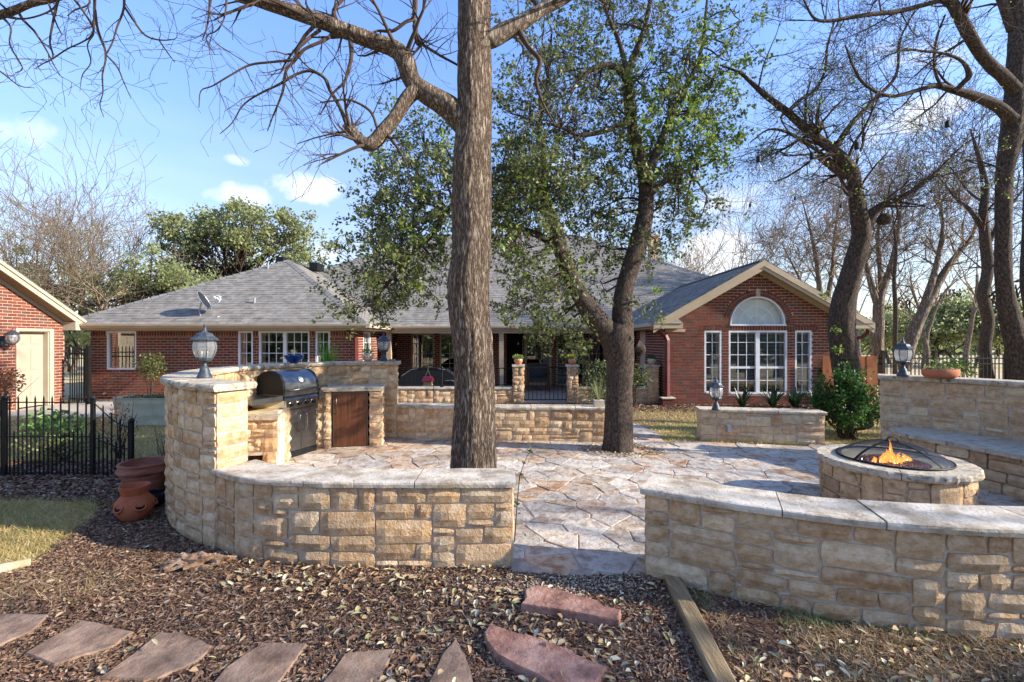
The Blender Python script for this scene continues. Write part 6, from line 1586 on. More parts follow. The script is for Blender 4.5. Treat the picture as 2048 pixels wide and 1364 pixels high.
# ------------------------------------------------------------------ the big trunk in front
rng = random.Random(101)
t1 = thing('oak_tree', 'big furrowed straight trunk behind the low wall with one crooked bare limb to the left', 'tree', (-.35, 4.15, 0))
pts, rad = limb_pts([(946, 990, 4.15, 104), (947, 930, 4.15, 92), (948, 860, 4.15, 85), (949, 800, 4.15, 80), (946, 700, 4.15, 80), (939, 620, 4.15, 82), (937, 565, 4.15, 84), (943, 500, 4.15, 78), (943, 420, 4.15, 79), (944, 330, 4.15, 77), (947, 270, 4.15, 72), (949, 200, 4.15, 68), (949, 100, 4.15, 67), (949, 0, 4.15, 65), (955, -150, 4.2, 62), (965, -400, 4.3, 54), (950, -700, 4.3, 40), (960, -1000, 4.4, 24)])
big_limb('trunk', pts, rad, t1, M['bark'], n=110, rough=.035, freq=5, furrow=.06, seed=3)
trunk1 = (pts, rad)
net = Net(); tips = []
def L1(px, n=22, fur=.06, rough=.06, tree=None, m='bark', name='limb'):
    p_, r_ = limb_pts(px); big_limb(name, p_, r_, tree, M[m], n=n, rough=rough, furrow=fur, seed=rng.random()*30); return p_, r_
a1 = L1([(940, 262, 4.15, 50), (905, 222, 4.12, 48), (878, 203, 4.10, 44), (850, 186, 4.08, 40), (824, 162, 4.05, 36), (810, 122, 4.02, 38), (790, 99, 4.0, 34), (740, 80, 3.95, 31), (690, 62, 3.9, 31), (640, 42, 3.85, 30), (560, 15, 3.8, 29), (480, -12, 3.75, 27), (380, -60, 3.7, 22), (250, -130, 3.6, 16)], tree=t1, n=40)
a2 = L1([(832, 180, 4.05, 30), (812, 200, 4.03, 28), (790, 235, 4.0, 27), (768, 262, 3.98, 30), (742, 289, 3.95, 28), (722, 282, 3.94, 24), (704, 264, 3.93, 19), (690, 249, 3.92, 13)], tree=t1, n=30)
a3 = L1([(960, 85, 4.15, 30), (985, 78, 4.15, 34), (1012, 62, 4.18, 34), (1045, 45, 4.2, 28), (1080, 22, 4.25, 24), (1125, 0, 4.3, 20), (1190, -40, 4.4, 16), (1300, -120, 4.5, 12)], tree=t1, n=28, m='bark_pale')
for px in ([(700, 68, 3.9, 12), (703, 110, 3.85, 9), (697, 140, 3.85, 8), (688, 165, 3.8, 7), (665, 188, 3.8, 5), (640, 230, 3.8, 3)],
           [(668, 65, 3.9, 11), (650, 80, 3.85, 9), (610, 98, 3.8, 8), (590, 118, 3.8, 8), (545, 124, 3.75, 6), (500, 130, 3.75, 6), (462, 150, 3.7, 5), (425, 172, 3.7, 4), (402, 182, 3.7, 3), (398, 215, 3.7, 2.4)],
           [(640, 60, 3.88, 10), (600, 92, 3.8, 8), (592, 118, 3.8, 8), (572, 142, 3.8, 7), (565, 185, 3.8, 6), (545, 235, 3.8, 4), (535, 262, 3.8, 2.5)],
           [(693, 248, 3.92, 9), (680, 215, 3.9, 8), (660, 180, 3.88, 8), (648, 155, 3.87, 7), (620, 142, 3.86, 7), (590, 150, 3.85, 6), (560, 168, 3.8, 6), (515, 190, 3.8, 5), (485, 212, 3.8, 4), (465, 245, 3.8, 3), (440, 268, 3.8, 2)],
           [(755, 258, 3.95, 8), (740, 222, 3.9, 6), (700, 200, 3.85, 5), (665, 202, 3.8, 4), (640, 205, 3.8, 3)],
           [(700, 262, 3.9, 6), (672, 266, 3.9, 4), (630, 276, 3.9, 3), (594, 288, 3.9, 2)],
           [(829, 50, 4.05, 10), (834, 85, 4.05, 8), (840, 92, 4.05, 7), (818, 118, 4.0, 5)], [(829, -40, 4.1, 12), (829, 30, 4.05, 10), (810, 45, 4.0, 8), (785, 62, 4.0, 8), (755, 62, 4.0, 6), (735, 72, 3.9, 5)],
           [(829, 40, 4.1, 9), (838, 80, 4.05, 7), (870, 105, 4.1, 6), (915, 130, 4.2, 5)],
           [(440, -40, 3.7, 10), (422, 0, 3.7, 6), (415, 50, 3.7, 5), (405, 80, 3.7, 3)], [(455, -30, 3.7, 8), (450, 30, 3.7, 4), (435, 60, 3.7, 4), (412, 75, 3.7, 3), (430, 110, 3.7, 2)],
           [(675, 52, 3.9, 12), (668, 20, 3.95, 10), (690, -5, 4.0, 8)], [(1035, 55, 4.2, 13), (1055, 92, 4.15, 10), (1080, 122, 4.1, 10), (1072, 160, 4.1, 8), (1085, 205, 4.1, 6), (1110, 250, 4.1, 3)]):
    p_, r_ = limb_pts(px); net.add(p_, r_); sprout(net, tips, p_, r_, rng, 6, .15, 1, .34, 2, dict(TW, kids=[0, (1, 2), (2, 3)], rmin=.0016))
sprout(net, tips, *a1, rng, 11, .25, .95, .55, 2, TW); sprout(net, tips, *a2, rng, 5, .3, 1, .4, 2, TW); sprout(net, tips, *a3, rng, 9, .3, 1, .6, 2, TW)
# upper crown, mostly above the frame
for k in range(9):
    a = 2*PI*k/9+rng.uniform(-.3, .3); z = rng.uniform(5.5, 9); base = Vector((-.3, 4.2, z))
    grow(net, tips, base, Vector((math.cos(a), math.sin(a), .55)), 2.6, .07, 3, rng, dict(TW, seg=.3))
net.build('twigs', 4, M['twig'], t1)

# ------------------------------------------------------------------ forked live oak in the patio
t2 = thing('live_oak', 'forked dark live oak growing out of the patio with leafy green crown', 'tree', (1.56, 6.68, 0))
Y2 = 6.68
def T(px, Y, dy=0.0): return [(u, v, Y+dy*i/max(1, len(px)-1), w) for i, (u, v, w) in enumerate(px)]
L2 = lambda px, n=22, fur=.03, Y=Y2, dy=0.0, tr=None, m='bark_oak', name='limb': L1(T(px, Y, dy), n=n, fur=fur, tree=tr, m=m, rough=.07, name=name)
tr_ = L2([(1234, 915, 74), (1235, 895, 64), (1237, 850, 57), (1238, 780, 53), (1240, 730, 55), (1237, 700, 62), (1235, 670, 66), (1240, 650, 52)], n=44, tr=t2, name='trunk')
s1 = L2([(1246, 700, 40), (1246, 660, 42), (1244, 620, 40), (1248, 580, 37), (1262, 530, 36), (1278, 480, 38), (1290, 430, 34), (1292, 380, 30), (1288, 340, 30), (1272, 290, 24), (1262, 240, 22), (1256, 190, 20), (1255, 150, 18), (1273, 100, 14), (1288, 60, 11), (1300, 0, 8), (1310, -80, 5)], tr=t2, n=34, dy=.2)
s2 = L2([(1238, 710, 46), (1218, 670, 46), (1190, 636, 42), (1165, 600, 34), (1145, 560, 32), (1125, 510, 30), (1112, 460, 28), (1100, 430, 26), (1087, 392, 20), (1066, 362, 15), (1024, 352, 11), (970, 372, 10), (905, 410, 12), (866, 468, 10), (820, 510, 9), (785, 556, 7), (742, 605, 5)], tr=t2, n=30, dy=-.5)
s3 = L2([(1290, 370, 22), (1305, 325, 20), (1322, 285, 17), (1342, 230, 13), (1375, 170, 10), (1400, 110, 8), (1410, 40, 6), (1420, -60, 4)], tr=t2, dy=.5)
s4 = L2([(1258, 165, 16), (1238, 140, 14), (1205, 130, 12), (1172, 148, 9), (1140, 185, 6)], tr=t2, dy=-.5, n=14)
s5 = L2([(1126, 515, 20), (1096, 482, 16), (1055, 462, 13), (1010, 452, 9), (960, 440, 6)], tr=t2, dy=-.3, n=14)
s6_ = L2([(1270, 690, 26), (1282, 700, 20), (1278, 712, 10)], tr=t2, n=14)
s7 = L2([(1262, 240, 14), (1215, 260, 11), (1160, 270, 8), (1110, 250, 6), (1060, 250, 4)], tr=t2, dy=-.6, n=12)
s8 = L2([(1292, 400, 14), (1330, 360, 11), (1365, 345, 8), (1410, 330, 5)], tr=t2, dy=.3, n=12)
s9 = L2([(1255, 150, 12), (1240, 90, 9), (1215, 30, 7), (1190, -40, 5)], tr=t2, dy=-.3, n=12)
s10 = L2([(1080, 385, 12), (1090, 330, 9), (1075, 270, 7), (1090, 200, 5), (1100, 120, 4)], tr=t2, dy=.2, n=12)
rng = random.Random(202)
LB = [(1040, 345, 50, 30, 26, 0), (1085, 360, 40, 36, 20, 0), (990, 380, 34, 36, 16, 0),  # leafy clumps: u, v, half width, half height, number of sprays, lime?
 (850, 300, 55, 50, 30, 0), (880, 380, 40, 60, 26, 0), (805, 385, 60, 55, 42, 0), (770, 450, 45, 40, 26, 0), (830, 480, 50, 40, 26, 0), (740, 545, 45, 35, 24, 0), (790, 560, 50, 30, 20, 0), (735, 610, 34, 22, 14, 0), (880, 540, 30, 40, 12, 0),
 (1020, 330, 40, 50, 30, 0), (1060, 400, 60, 50, 42, 0), (1010, 440, 35, 45, 24, 0), (1045, 500, 50, 40, 24, 0), (1085, 560, 45, 30, 20, 0), (1060, 600, 40, 22, 12, 0), (1150, 350, 60, 45, 34, 0), (1180, 420, 55, 50, 32, 0), (1205, 490, 40, 35, 18, 0), (1140, 590, 40, 34, 12, 0), (1120, 668, 40, 14, 9, 0), (1150, 700, 20, 18, 4, 0), (1100, 640, 30, 16, 6, 0),
 (1120, 250, 70, 55, 34, 0), (1050, 200, 50, 55, 18, 0), (1190, 200, 60, 50, 26, 0), (1150, 110, 90, 60, 26, 0), (1070, 90, 60, 50, 12, 0), (1240, 300, 45, 45, 22, 0), (1215, 60, 80, 60, 22, 0), (1300, 150, 60, 60, 22, 0),
 (1330, 230, 60, 50, 22, 1), (1390, 240, 60, 45, 26, 1), (1420, 180, 50, 50, 14, 1), (1350, 300, 50, 35, 22, 1), (1430, 290, 30, 25, 12, 1), (1380, 100, 70, 60, 11, 1), (1460, 120, 50, 60, 7, 1), (1310, 60, 70, 60, 14, 0), (1370, 390, 45, 35, 16, 0), (1345, 440, 40, 35, 14, 0), (1310, 500, 30, 28, 8, 0), (1400, 440, 26, 26, 6, 0), (1260, 400, 24, 50, 10, 0), (1090, 20, 80, 40, 10, 0), (1240, -40, 160, 50, 30, 0), (1480, 40, 50, 50, 5, 1), (1320, 340, 30, 30, 14, 1), (1200, 560, 30, 30, 6, 0), (1262, 610, 18, 18, 3, 0)]
limb_all = [q for s in (s1, s2, s3, s4, s5, s7, s8, s9, s10) for q in zip(s[0], s[1])]
net = Net(); LP = [[], []]
for (u, v, a, b, n, lime) in LB:
    bY = 6.9 if u > 1130 else (6.25 if u > 960 else 6.1)
    c = P(u, v, bY+rng.uniform(-.2, .5)); near = sorted(limb_all, key=lambda q: (q[0]-c).length)[:3]
    for (q, r_) in near[:2]:
        mid = q.lerp(c, .5)+Vector((rng.gauss(0, .12), rng.gauss(0, .1), rng.gauss(0, .12)))
        net.add([q, q.lerp(mid, .5)+Vector((0, 0, .03)), mid, mid.lerp(c, .5)+Vector((0, 0, -.03)), c], [min(r_*.6, .022), .017, .013, .009, .006])
    ra, rb = a*bY/F, b*bY/F
    for k in range(int(n*2.8)):
        g_ = (rng.gauss(0, .5), rng.gauss(0, .5), rng.gauss(0, .5)); p = c+Vector((g_[0]*ra, g_[1]*.55, g_[2]*rb))
        dd = (p-c).normalized()+Vector((rng.gauss(0, .4), rng.gauss(0, .4), rng.gauss(0, .3)-.1)); tt = []
        if (p-c).length > .12 and k % 2: net.add([c+(p-c)*.25, c.lerp(p, .6)+Vector((0, 0, rng.gauss(0, .03))), p], [.005, .004, .003])
        grow(net, tt, p, dd, rng.uniform(.16, .34), .004, 1, rng, dict(wig=.2, up=-.01, kids=[0, (1, 3)], ratio=(.5, .9), ang=(25, 60), seg=.1, rmin=.0015))
        LP[1 if (lime and rng.random() < .75) or rng.random() < .06 else 0] += leaves_on(tt, 10, rng, .028, .05)
# bare long twigs through the crown
tips = []
for s in (s1, s3, s4, s9, s7, s10): sprout(net, tips, *s, rng, 8, .35, 1, .6, 2, TW)
net.build('twigs', 4, M['twig'], t2)
leaf_cloud('crown', LP[0], .060, M['leaf_oak'], t2, seed=1, ar=.5); leaf_cloud('crown', LP[1], .066, M['leaf_lime'], t2, seed=2, ar=.55, label='bright green younger foliage on the right side')
print('oak leaves', len(LP[0]), len(LP[1]))

# ------------------------------------------------------------------ oaks on the right
rng = random.Random(303)
t3 = thing('oak_tree', 'dark curved oak trunk leaning over the gabled wing with a burl on its right fork', 'tree', (5.9, 8, 0))
_T = T
T = lambda px, Y, dy=0.0: [(u, v, y_, w*.86) for (u, v, y_, w) in _T(px, Y, dy)]
b1 = L2([(1712, 850, 84), (1702, 800, 74), (1694, 750, 68), (1686, 700, 66), (1683, 650, 66), (1688, 600, 58), (1700, 555, 54), (1713, 510, 52), (1722, 470, 50), (1718, 430, 44), (1712, 390, 36), (1706, 350, 35), (1692, 326, 32), (1665, 300, 27), (1640, 281, 24), (1610, 257, 22), (1572, 222, 18), (1532, 192, 14), (1502, 165, 10), (1478, 145, 7), (1440, 130, 4)], Y=8.0, dy=-1.0, tr=t3, n=40, name='trunk')
b2 = L2([(1718, 480, 40), (1735, 440, 36), (1752, 420, 26), (1775, 405, 20), (1805, 393, 17), (1842, 370, 13), (1880, 336, 9), (1922, 294, 6), (1960, 270, 3)], Y=7.7, dy=-.6, tr=t3, n=24)
b3 = L2([(1668, 302, 18), (1692, 262, 15), (1722, 226, 13), (1752, 196, 12), (1792, 150, 8), (1800, 80, 6), (1830, 20, 4)], Y=7.4, dy=.4, tr=t3, n=18)
b4 = L2([(1695, 350, 30), (1672, 336, 26), (1648, 318, 22), (1636, 308, 19)], Y=7.5, tr=t3, n=20, name='stub')
b5 = L2([(1640, 305, 10), (1610, 285, 9), (1570, 263, 8), (1535, 260, 5), (1500, 285, 3)], Y=7.3, dy=-.4, tr=t3, n=10)
b6 = L2([(1574, 225, 12), (1600, 200, 9), (1630, 180, 8), (1650, 140, 7), (1655, 90, 6), (1670, 40, 4)], Y=7.0, dy=.3, tr=t3, n=10)
bb = MB(); c = P(1768, 437, 7.62); vs = []; rr = [(0, -.11), (.07, -.09), (.11, -.03), (.10, .04), (.06, .08), (0, .09)]
bb.lathe(rr, tuple(c), 12); bb.v = [(x+.03*noise.noise(Vector((x*12, y*12, z*12))), y+.03*noise.noise(Vector((x*12+9, y*12, z*12))), z) for (x, y, z) in bb.v]; link('burl', bb, M['bark_oak'], parent=t3, smooth=True)
net = Net(); tips = []
for s, n, L in ((b1, 25, 1.0), (b2, 12, .9), (b3, 10, .8), (b5, 7, .7), (b6, 9, .8)): sprout(net, tips, *s, rng, n, .45 if s is b1 else .25, 1, L, 3, TW)
net.build('twigs', 3, M['twig'], t3)
sel = [t_ for t_ in tips if rng.random() < .3]
leaf_cloud('crown', leaves_on(sel, 3, rng, .03), .038, M['leaf_lime'], t3, seed=5)
print('t3 twigs', len(net.L))
# sprouts on the trunk
for (u, v) in ((1672, 660), (1675, 700), (1650, 590)):
    leaf_cloud('trunk_sprout', blob_pts(34, P(u, v, 7.55), (.10, .05, .09), int(u), 0), .06, M['leaf_lime'], t3, seed=int(u))

t4 = thing('oak_tree', 'tall dark oak at the right edge of the frame with limbs sweeping left', 'tree', (8.1, 7.2, 0))
c1 = L2([(2066, 850, 100), (2052, 770, 92), (2040, 710, 74), (2024, 650, 58), (2010, 585, 46), (2006, 500, 43), (2007, 420, 43), (2010, 340, 46), (2022, 275, 60), (2030, 200, 58), (2034, 120, 52), (2036, 50, 48), (2030, -40, 40), (2020, -160, 30)], Y=7.3, dy=.1, tr=t4, n=40, name='trunk')
c2 = L2([(2030, 180, 40), (2005, 152, 36), (1982, 132, 34), (1958, 103, 32), (1935, 64, 34), (1914, 24, 32), (1893, -12, 27), (1850, -80, 20), (1800, -160, 12)], Y=7.2, dy=-.6, tr=t4, n=30)
c3 = L2([(1905, 8, 18), (1880, 2, 14), (1850, 9, 14), (1800, 22, 13), (1750, 28, 12), (1700, 35, 10), (1660, 42, 9), (1630, 38, 7), (1612, 10, 5), (1600, -20, 4)], Y=6.8, dy=-.5, tr=t4, n=16)
c4 = L2([(2024, 240, 40), (1998, 215, 34), (1968, 200, 30), (1935, 188, 26), (1905, 180, 20), (1870, 172, 14), (1830, 182, 12), (1790, 192, 10), (1758, 186, 9), (1725, 165, 7), (1705, 130, 6), (1690, 90, 4)], Y=7.2, dy=-.6, tr=t4, n=26)
c5 = L2([(1908, 184, 17), (1926, 166, 16), (1938, 150, 18), (1925, 124, 10), (1892, 108, 8), (1850, 103, 7), (1812, 100, 6), (1770, 112, 4)], Y=6.9, dy=-.4, tr=t4, n=14)
c6 = L2([(1885, 175, 9), (1872, 150, 9), (1868, 110, 8), (1875, 70, 7), (1890, 30, 5)], Y=6.9, tr=t4, n=10)
c7 = L2([(2110, 860, 60), (2085, 740, 50), (2062, 600, 44), (2056, 540, 42), (2062, 420, 40), (2060, 300, 36), (2055, 100, 40), (2050, -60, 34)], Y=7.9, tr=t4, n=22, name='limb')
c8 = L2([(2025, 60, 30), (2010, 20, 26), (1995, -20, 24), (1970, -90, 16)], Y=7.4, tr=t4, n=16)
net = Net(); tips = []
for s, n, L in ((c2, 9, .9), (c3, 18, .85), (c4, 15, .8), (c5, 9, .6), (c6, 5, .6), (c8, 5, .7), (c1, 8, .6)): sprout(net, tips, *s, rng, n, .3, 1, L, 3, TW)
net.build('twigs', 3, M['twig'], t4)
sel = [t_ for t_ in tips if rng.random() < .12]
leaf_cloud('crown', leaves_on(sel, 2, rng, .03), .034, M['leaf_lime'], t4, seed=6)
print('t4 twigs', len(net.L))

T = _T
# ------------------------------------------------------------------ tree outside the upper left, its branches hang into view
rng = random.Random(404)
t0 = thing('oak_tree', 'bare branches hanging in from the upper left corner', 'tree', (-7.6, 4.2, 0))
L1([(-700, 1000, 4.3, 110), (-690, 700, 4.3, 90), (-660, 400, 4.2, 80), (-600, 100, 4.2, 70), (-520, -200, 4.2, 60), (-450, -500, 4.2, 40)], tree=t0, n=30, name='trunk')
d1 = L1([(-560, -10, 4.2, 50), (-300, 40, 4.1, 40), (-120, 50, 4.0, 30), (0, 30, 3.95, 22), (60, 8, 3.9, 18), (125, -8, 3.9, 16), (220, -60, 3.8, 12), (330, -110, 3.8, 8)], tree=t0, n=20)
net = Net(); tips = []
for px in ([(2, 30, 3.95, 12), (45, 38, 3.9, 6), (90, 27, 3.9, 6), (115, 8, 3.9, 6), (120, -20, 3.9, 6)], [(0, 30, 3.95, 9), (22, 55, 3.9, 5), (20, 90, 3.9, 5), (45, 135, 3.9, 4), (30, 146, 3.9, 2)],
           [(118, -10, 3.9, 10), (105, 50, 3.9, 7), (100, 85, 3.9, 6), (106, 115, 3.9, 5), (85, 128, 3.9, 4), (70, 138, 3.9, 2.5)], [(105, 118, 3.9, 5), (135, 98, 3.9, 5), (165, 84, 3.9, 5), (185, 68, 3.9, 6), (189, 30, 3.9, 8), (190, -30, 3.8, 10)],
           [(190, 20, 3.85, 9), (196, 60, 3.85, 7), (212, 108, 3.85, 6), (205, 150, 3.85, 5), (206, 185, 3.85, 4), (200, 210, 3.85, 3), (208, 235, 3.85, 1.6)], [(246, -30, 3.8, 9), (248, 15, 3.8, 7), (234, 55, 3.8, 6), (225, 85, 3.8, 5), (213, 108, 3.8, 5)],
           [(248, 12, 3.8, 6), (270, 45, 3.8, 5), (290, 70, 3.8, 5), (318, 80, 3.8, 4), (350, 78, 3.8, 2.4), (355, 65, 3.8, 1.6)], [(213, 110, 3.8, 4), (235, 135, 3.8, 4), (248, 165, 3.8, 3), (262, 197, 3.8, 1.6)], [(318, 80, 3.8, 3.5), (335, 105, 3.8, 3), (350, 125, 3.8, 1.6)],
           [(125, -30, 3.9, 8), (165, 20, 3.85, 6), (188, 62, 3.85, 5), (175, 90, 3.85, 4), (182, 125, 3.85, 4), (165, 150, 3.85, 3), (160, 182, 3.85, 1.6)], [(80, -40, 3.9, 8), (110, 40, 3.9, 5), (124, 70, 3.9, 2.5)], [(-30, 120, 3.9, 6), (10, 150, 3.9, 4), (40, 172, 3.9, 3), (70, 176, 3.9, 1.6)], [(160, -40, 3.9, 8), (180, 5, 3.9, 6), (150, 20, 3.9, 5), (135, 32, 3.9, 3)]):
    p_, r_ = limb_pts(px); net.add(p_, r_); sprout(net, tips, p_, r_, rng, 5, .15, 1, .24, 2, dict(TW, up=-.02, kids=[0, (1, 2), (1, 3)], rmin=.0016))
sprout(net, tips, *d1, rng, 7, .3, 1, .5, 2, dict(TW, up=-.03))
net.build('twigs', 4, M['twig'], t0)

# ------------------------------------------------------------------ mid-distance and background trees
def bare_tree(label, x, y, h, seed, m='bark_pale', tm='twig_far', stems=1, lean=(0, 0), r=.14, group='bare trees behind the house', lvl=4, leaf=None, spread=.5, name='bare_tree', kids=(3, 4)):
    rg = random.Random(seed); t = thing(name, label, 'tree', (x, y, 0), group); big = Net(); net = Net(); tips = []
    for s in range(stems):
        a = rg.uniform(0, 2*PI); p = Vector((x+rg.gauss(0, .15)*(stems > 1), y, -.1)); d = Vector((lean[0]+(math.cos(a)*.25 if stems > 1 else 0), lean[1], 1)).normalized(); pts = [p]; rad = [r*1.2]; q = p.copy(); n = 9; hh = h*.55
        for i in range(n):
            d = (d+Vector((rg.gauss(0, .07), rg.gauss(0, .07), .05))).normalized(); q = q+d*hh/n; pts.append(q.copy()); rad.append(r*(1-.55*(i+1)/n))
        big.add(pts, rad)
        for k in range(rg.randint(*kids)+1):
            idx = rg.randint(3, n) if k else n; a2 = rg.uniform(0, 2*PI); dd = Vector((math.cos(a2)*spread, math.sin(a2)*spread, 1)).normalized()
            grow(net, tips, pts[idx], dd, h*rg.uniform(.28, .42), rad[idx]*.6, lvl-1, rg, dict(wig=.12, up=.05, kids=[0, (2, 3), (3, 4), (3, 5)], ratio=(.5, .75), ang=(18, 50), seg=h*.05, rmin=.006*(y/16)))
    big.build('trunk', 10, M[m], t); net.build('crown', 3, M[tm], t)
    if leaf: leaf_cloud('leaves', leaves_on([q for q in tips if rg.random() < leaf[1]], leaf[2], rg, leaf[3] if len(leaf) > 3 else .1), leaf[0], M['leaf_thicket'], t, seed=seed)
    return t, tips, net
def px_tree(label, px_list, Y, sprouts, m='bark_pale', seed=1, name='bare_tree', tm='twig_far', L=1.5, leaf=None, lvl=3, cc=None):
    global rng
    rng = random.Random(seed); p0 = P(px_list[0][0][0], 682, Y); t = thing(name, label, 'tree', (p0.x, Y, 0)); net = Net(); tips = []
    for i, px in enumerate(px_list):
        e1_, e0_ = px[-1], px[-2]; px = px+[(e1_[0]+(e1_[0]-e0_[0])*.8, e1_[1]+(e1_[1]-e0_[1])*.8, max(1.5, e1_[2]*.35))]
        s = L1(T(px, Y, 0), tree=t, n=14, fur=0, rough=.05, m=m, name='trunk' if i == 0 else 'limb')
        sprout(net, tips, *s, rng, sprouts, .3, 1, L, lvl, cc or dict(TW, up=.05, seg=L*.12, rmin=.005*Y/12), up=.3)
    net.build('crown', 3, M[tm], t)
    if leaf: leaf_cloud('leaves', leaves_on([q for q in tips if rng.random() < leaf[1]], leaf[2], rng, .08), leaf[0], M['leaf_thicket'], t, seed=seed)
    return t
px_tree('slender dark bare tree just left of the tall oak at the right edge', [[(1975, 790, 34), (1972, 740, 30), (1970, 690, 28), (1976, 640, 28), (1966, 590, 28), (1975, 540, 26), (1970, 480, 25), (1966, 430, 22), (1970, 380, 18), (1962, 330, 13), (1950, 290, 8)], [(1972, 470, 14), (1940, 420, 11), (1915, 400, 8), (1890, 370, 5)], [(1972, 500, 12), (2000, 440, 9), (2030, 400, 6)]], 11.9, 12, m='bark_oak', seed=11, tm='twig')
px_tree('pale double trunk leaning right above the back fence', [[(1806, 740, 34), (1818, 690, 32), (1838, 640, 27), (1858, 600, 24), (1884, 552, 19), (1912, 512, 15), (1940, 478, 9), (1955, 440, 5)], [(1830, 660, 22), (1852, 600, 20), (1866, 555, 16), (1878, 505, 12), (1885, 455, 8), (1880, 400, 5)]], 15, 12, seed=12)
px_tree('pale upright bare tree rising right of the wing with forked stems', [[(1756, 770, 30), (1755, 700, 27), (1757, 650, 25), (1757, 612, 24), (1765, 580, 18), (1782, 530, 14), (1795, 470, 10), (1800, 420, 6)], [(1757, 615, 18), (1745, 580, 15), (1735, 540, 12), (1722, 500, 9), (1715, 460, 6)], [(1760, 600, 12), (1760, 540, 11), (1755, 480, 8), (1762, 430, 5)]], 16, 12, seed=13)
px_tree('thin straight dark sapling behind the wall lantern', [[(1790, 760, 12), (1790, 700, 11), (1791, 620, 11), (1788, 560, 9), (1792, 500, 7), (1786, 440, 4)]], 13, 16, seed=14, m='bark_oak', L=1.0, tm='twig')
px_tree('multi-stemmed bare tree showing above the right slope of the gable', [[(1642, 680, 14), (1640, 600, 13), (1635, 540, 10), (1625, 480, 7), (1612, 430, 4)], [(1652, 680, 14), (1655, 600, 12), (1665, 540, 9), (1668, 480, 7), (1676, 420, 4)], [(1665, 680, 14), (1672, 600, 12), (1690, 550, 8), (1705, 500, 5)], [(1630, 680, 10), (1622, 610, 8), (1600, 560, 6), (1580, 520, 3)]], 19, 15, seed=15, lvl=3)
k = 0
for (u, y, h, lb) in [(1440, 24, 9.4, 'bare tree straight above the chimney side of the roof'), (1500, 27, 10.0, 'bare tree behind the peak of the gable'), (1580, 25, 8.6, 'bare tree behind the right slope of the gable'), (1380, 28, 8.8, 'thin bare tree where the main roof ends'), (1720, 27, 9.6, 'bare tree in the gap between the two leaning trunks'), (1850, 26, 9.0, 'bare tree behind the leaning double trunk'), (1930, 24, 9.5, 'bare tree in front of the evergreen thicket at the right'), (1330, 30, 8.2, 'short bare tree behind the forked oak stem')]:
    bare_tree(lb, (u-1024)*y/F, y, h, 500+k, stems=2 if k % 2 else 1, lvl=4, r=.13, spread=.7); k += 1
for (u, y, h, lb) in [(-60, 17, 8.0, 'dark bare tree spreading in from the left edge above the garage'), (60, 22, 9.2, 'tall bare tree above the garage roof'), (140, 24, 9.6, 'bare tree between the garage and the evergreen'), (215, 23, 9.0, 'greyish bare tree above the left hip of the roof'), (275, 26, 8.6, 'bare tree beside the left edge of the evergreen'), (100, 18, 6.4, 'shrubby bare tree behind the garage eave'), (190, 19, 6.2, 'low bare tree just above the eave corner'), (20, 19, 7.0, 'low brown bare tree behind the garage peak')]:
    bare_tree(lb, (u-1024)*y/F, y, h, 600+k, stems=2, lvl=4, r=.12, spread=.9 if u > 0 else 1.2, leaf=(.10, .25, 2, .2), kids=(4, 6)); k += 1
# leafy masses
def evergreen(label, blobs, Y, seed, m='leaf_far', size=.17, dens=1.0, trunks=(), name='evergreen_tree', group=None, dy=2.0):
    rg = random.Random(seed); c0 = P(blobs[0][0], 682, Y); t = thing(name, label, 'tree', (c0.x, Y, 0), group); pts = []; net = Net()
    for (u, v, a, b, n) in blobs:
        c = P(u, v, Y+rg.uniform(-1, 1)); ra, rb = a*Y/F, b*Y/F
        sub = [c+Vector((rg.gauss(0, .48)*ra, rg.gauss(0, .4)*dy, rg.gauss(0, .48)*rb)) for _ in range(max(3, int(n/55)))]
        for s in sub:
            net.add([s, s+Vector((rg.gauss(0, .4), rg.gauss(0, .4), -rg.uniform(.5, 1.4))), c0+Vector((rg.gauss(0, .6), 0, rg.uniform(1.5, 3.5)))], [.012, .025, .05])
            rs_ = rg.uniform(.35, .75)*min(1.3, max(.5, Y/26))
            for _ in range(int(n/len(sub)*dens*1.7)):
                d_ = Vector((rg.gauss(0, 1), rg.gauss(0, 1), rg.gauss(0, .75))); d_.normalize(); p = s+d_*rs_*(rg.random()**.45); pts.append(tuple(p))
    for px in trunks:
        s = L1(T(px, Y, 0), tree=t, n=10, fur=0, rough=.04, m='bark_oak', name='trunk')
    net.build('branches', 4, M['twig'], t); leaf_cloud('crown', pts, size, M[m], t, seed=seed, ar=.62, up=.15); return t
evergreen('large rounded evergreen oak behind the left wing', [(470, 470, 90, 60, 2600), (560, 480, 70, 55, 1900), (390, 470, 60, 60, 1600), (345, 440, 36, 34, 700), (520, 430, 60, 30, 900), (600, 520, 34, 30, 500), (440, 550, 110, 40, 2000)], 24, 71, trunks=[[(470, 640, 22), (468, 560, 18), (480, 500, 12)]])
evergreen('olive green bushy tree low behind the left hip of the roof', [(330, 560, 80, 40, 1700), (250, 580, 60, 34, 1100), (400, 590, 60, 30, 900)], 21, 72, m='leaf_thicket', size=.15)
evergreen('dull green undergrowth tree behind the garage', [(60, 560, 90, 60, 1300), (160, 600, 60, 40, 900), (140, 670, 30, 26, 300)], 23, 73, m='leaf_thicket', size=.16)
wk = [[(1780, 745, 9), (1775, 715, 8), (1765, 695, 6)], [(1860, 750, 10), (1868, 720, 8), (1885, 700, 6)], [(1920, 755, 9), (1905, 720, 8), (1890, 700, 5)], [(1945, 750, 8), (1955, 715, 7)], [(1985, 752, 9), (1975, 720, 7)]]
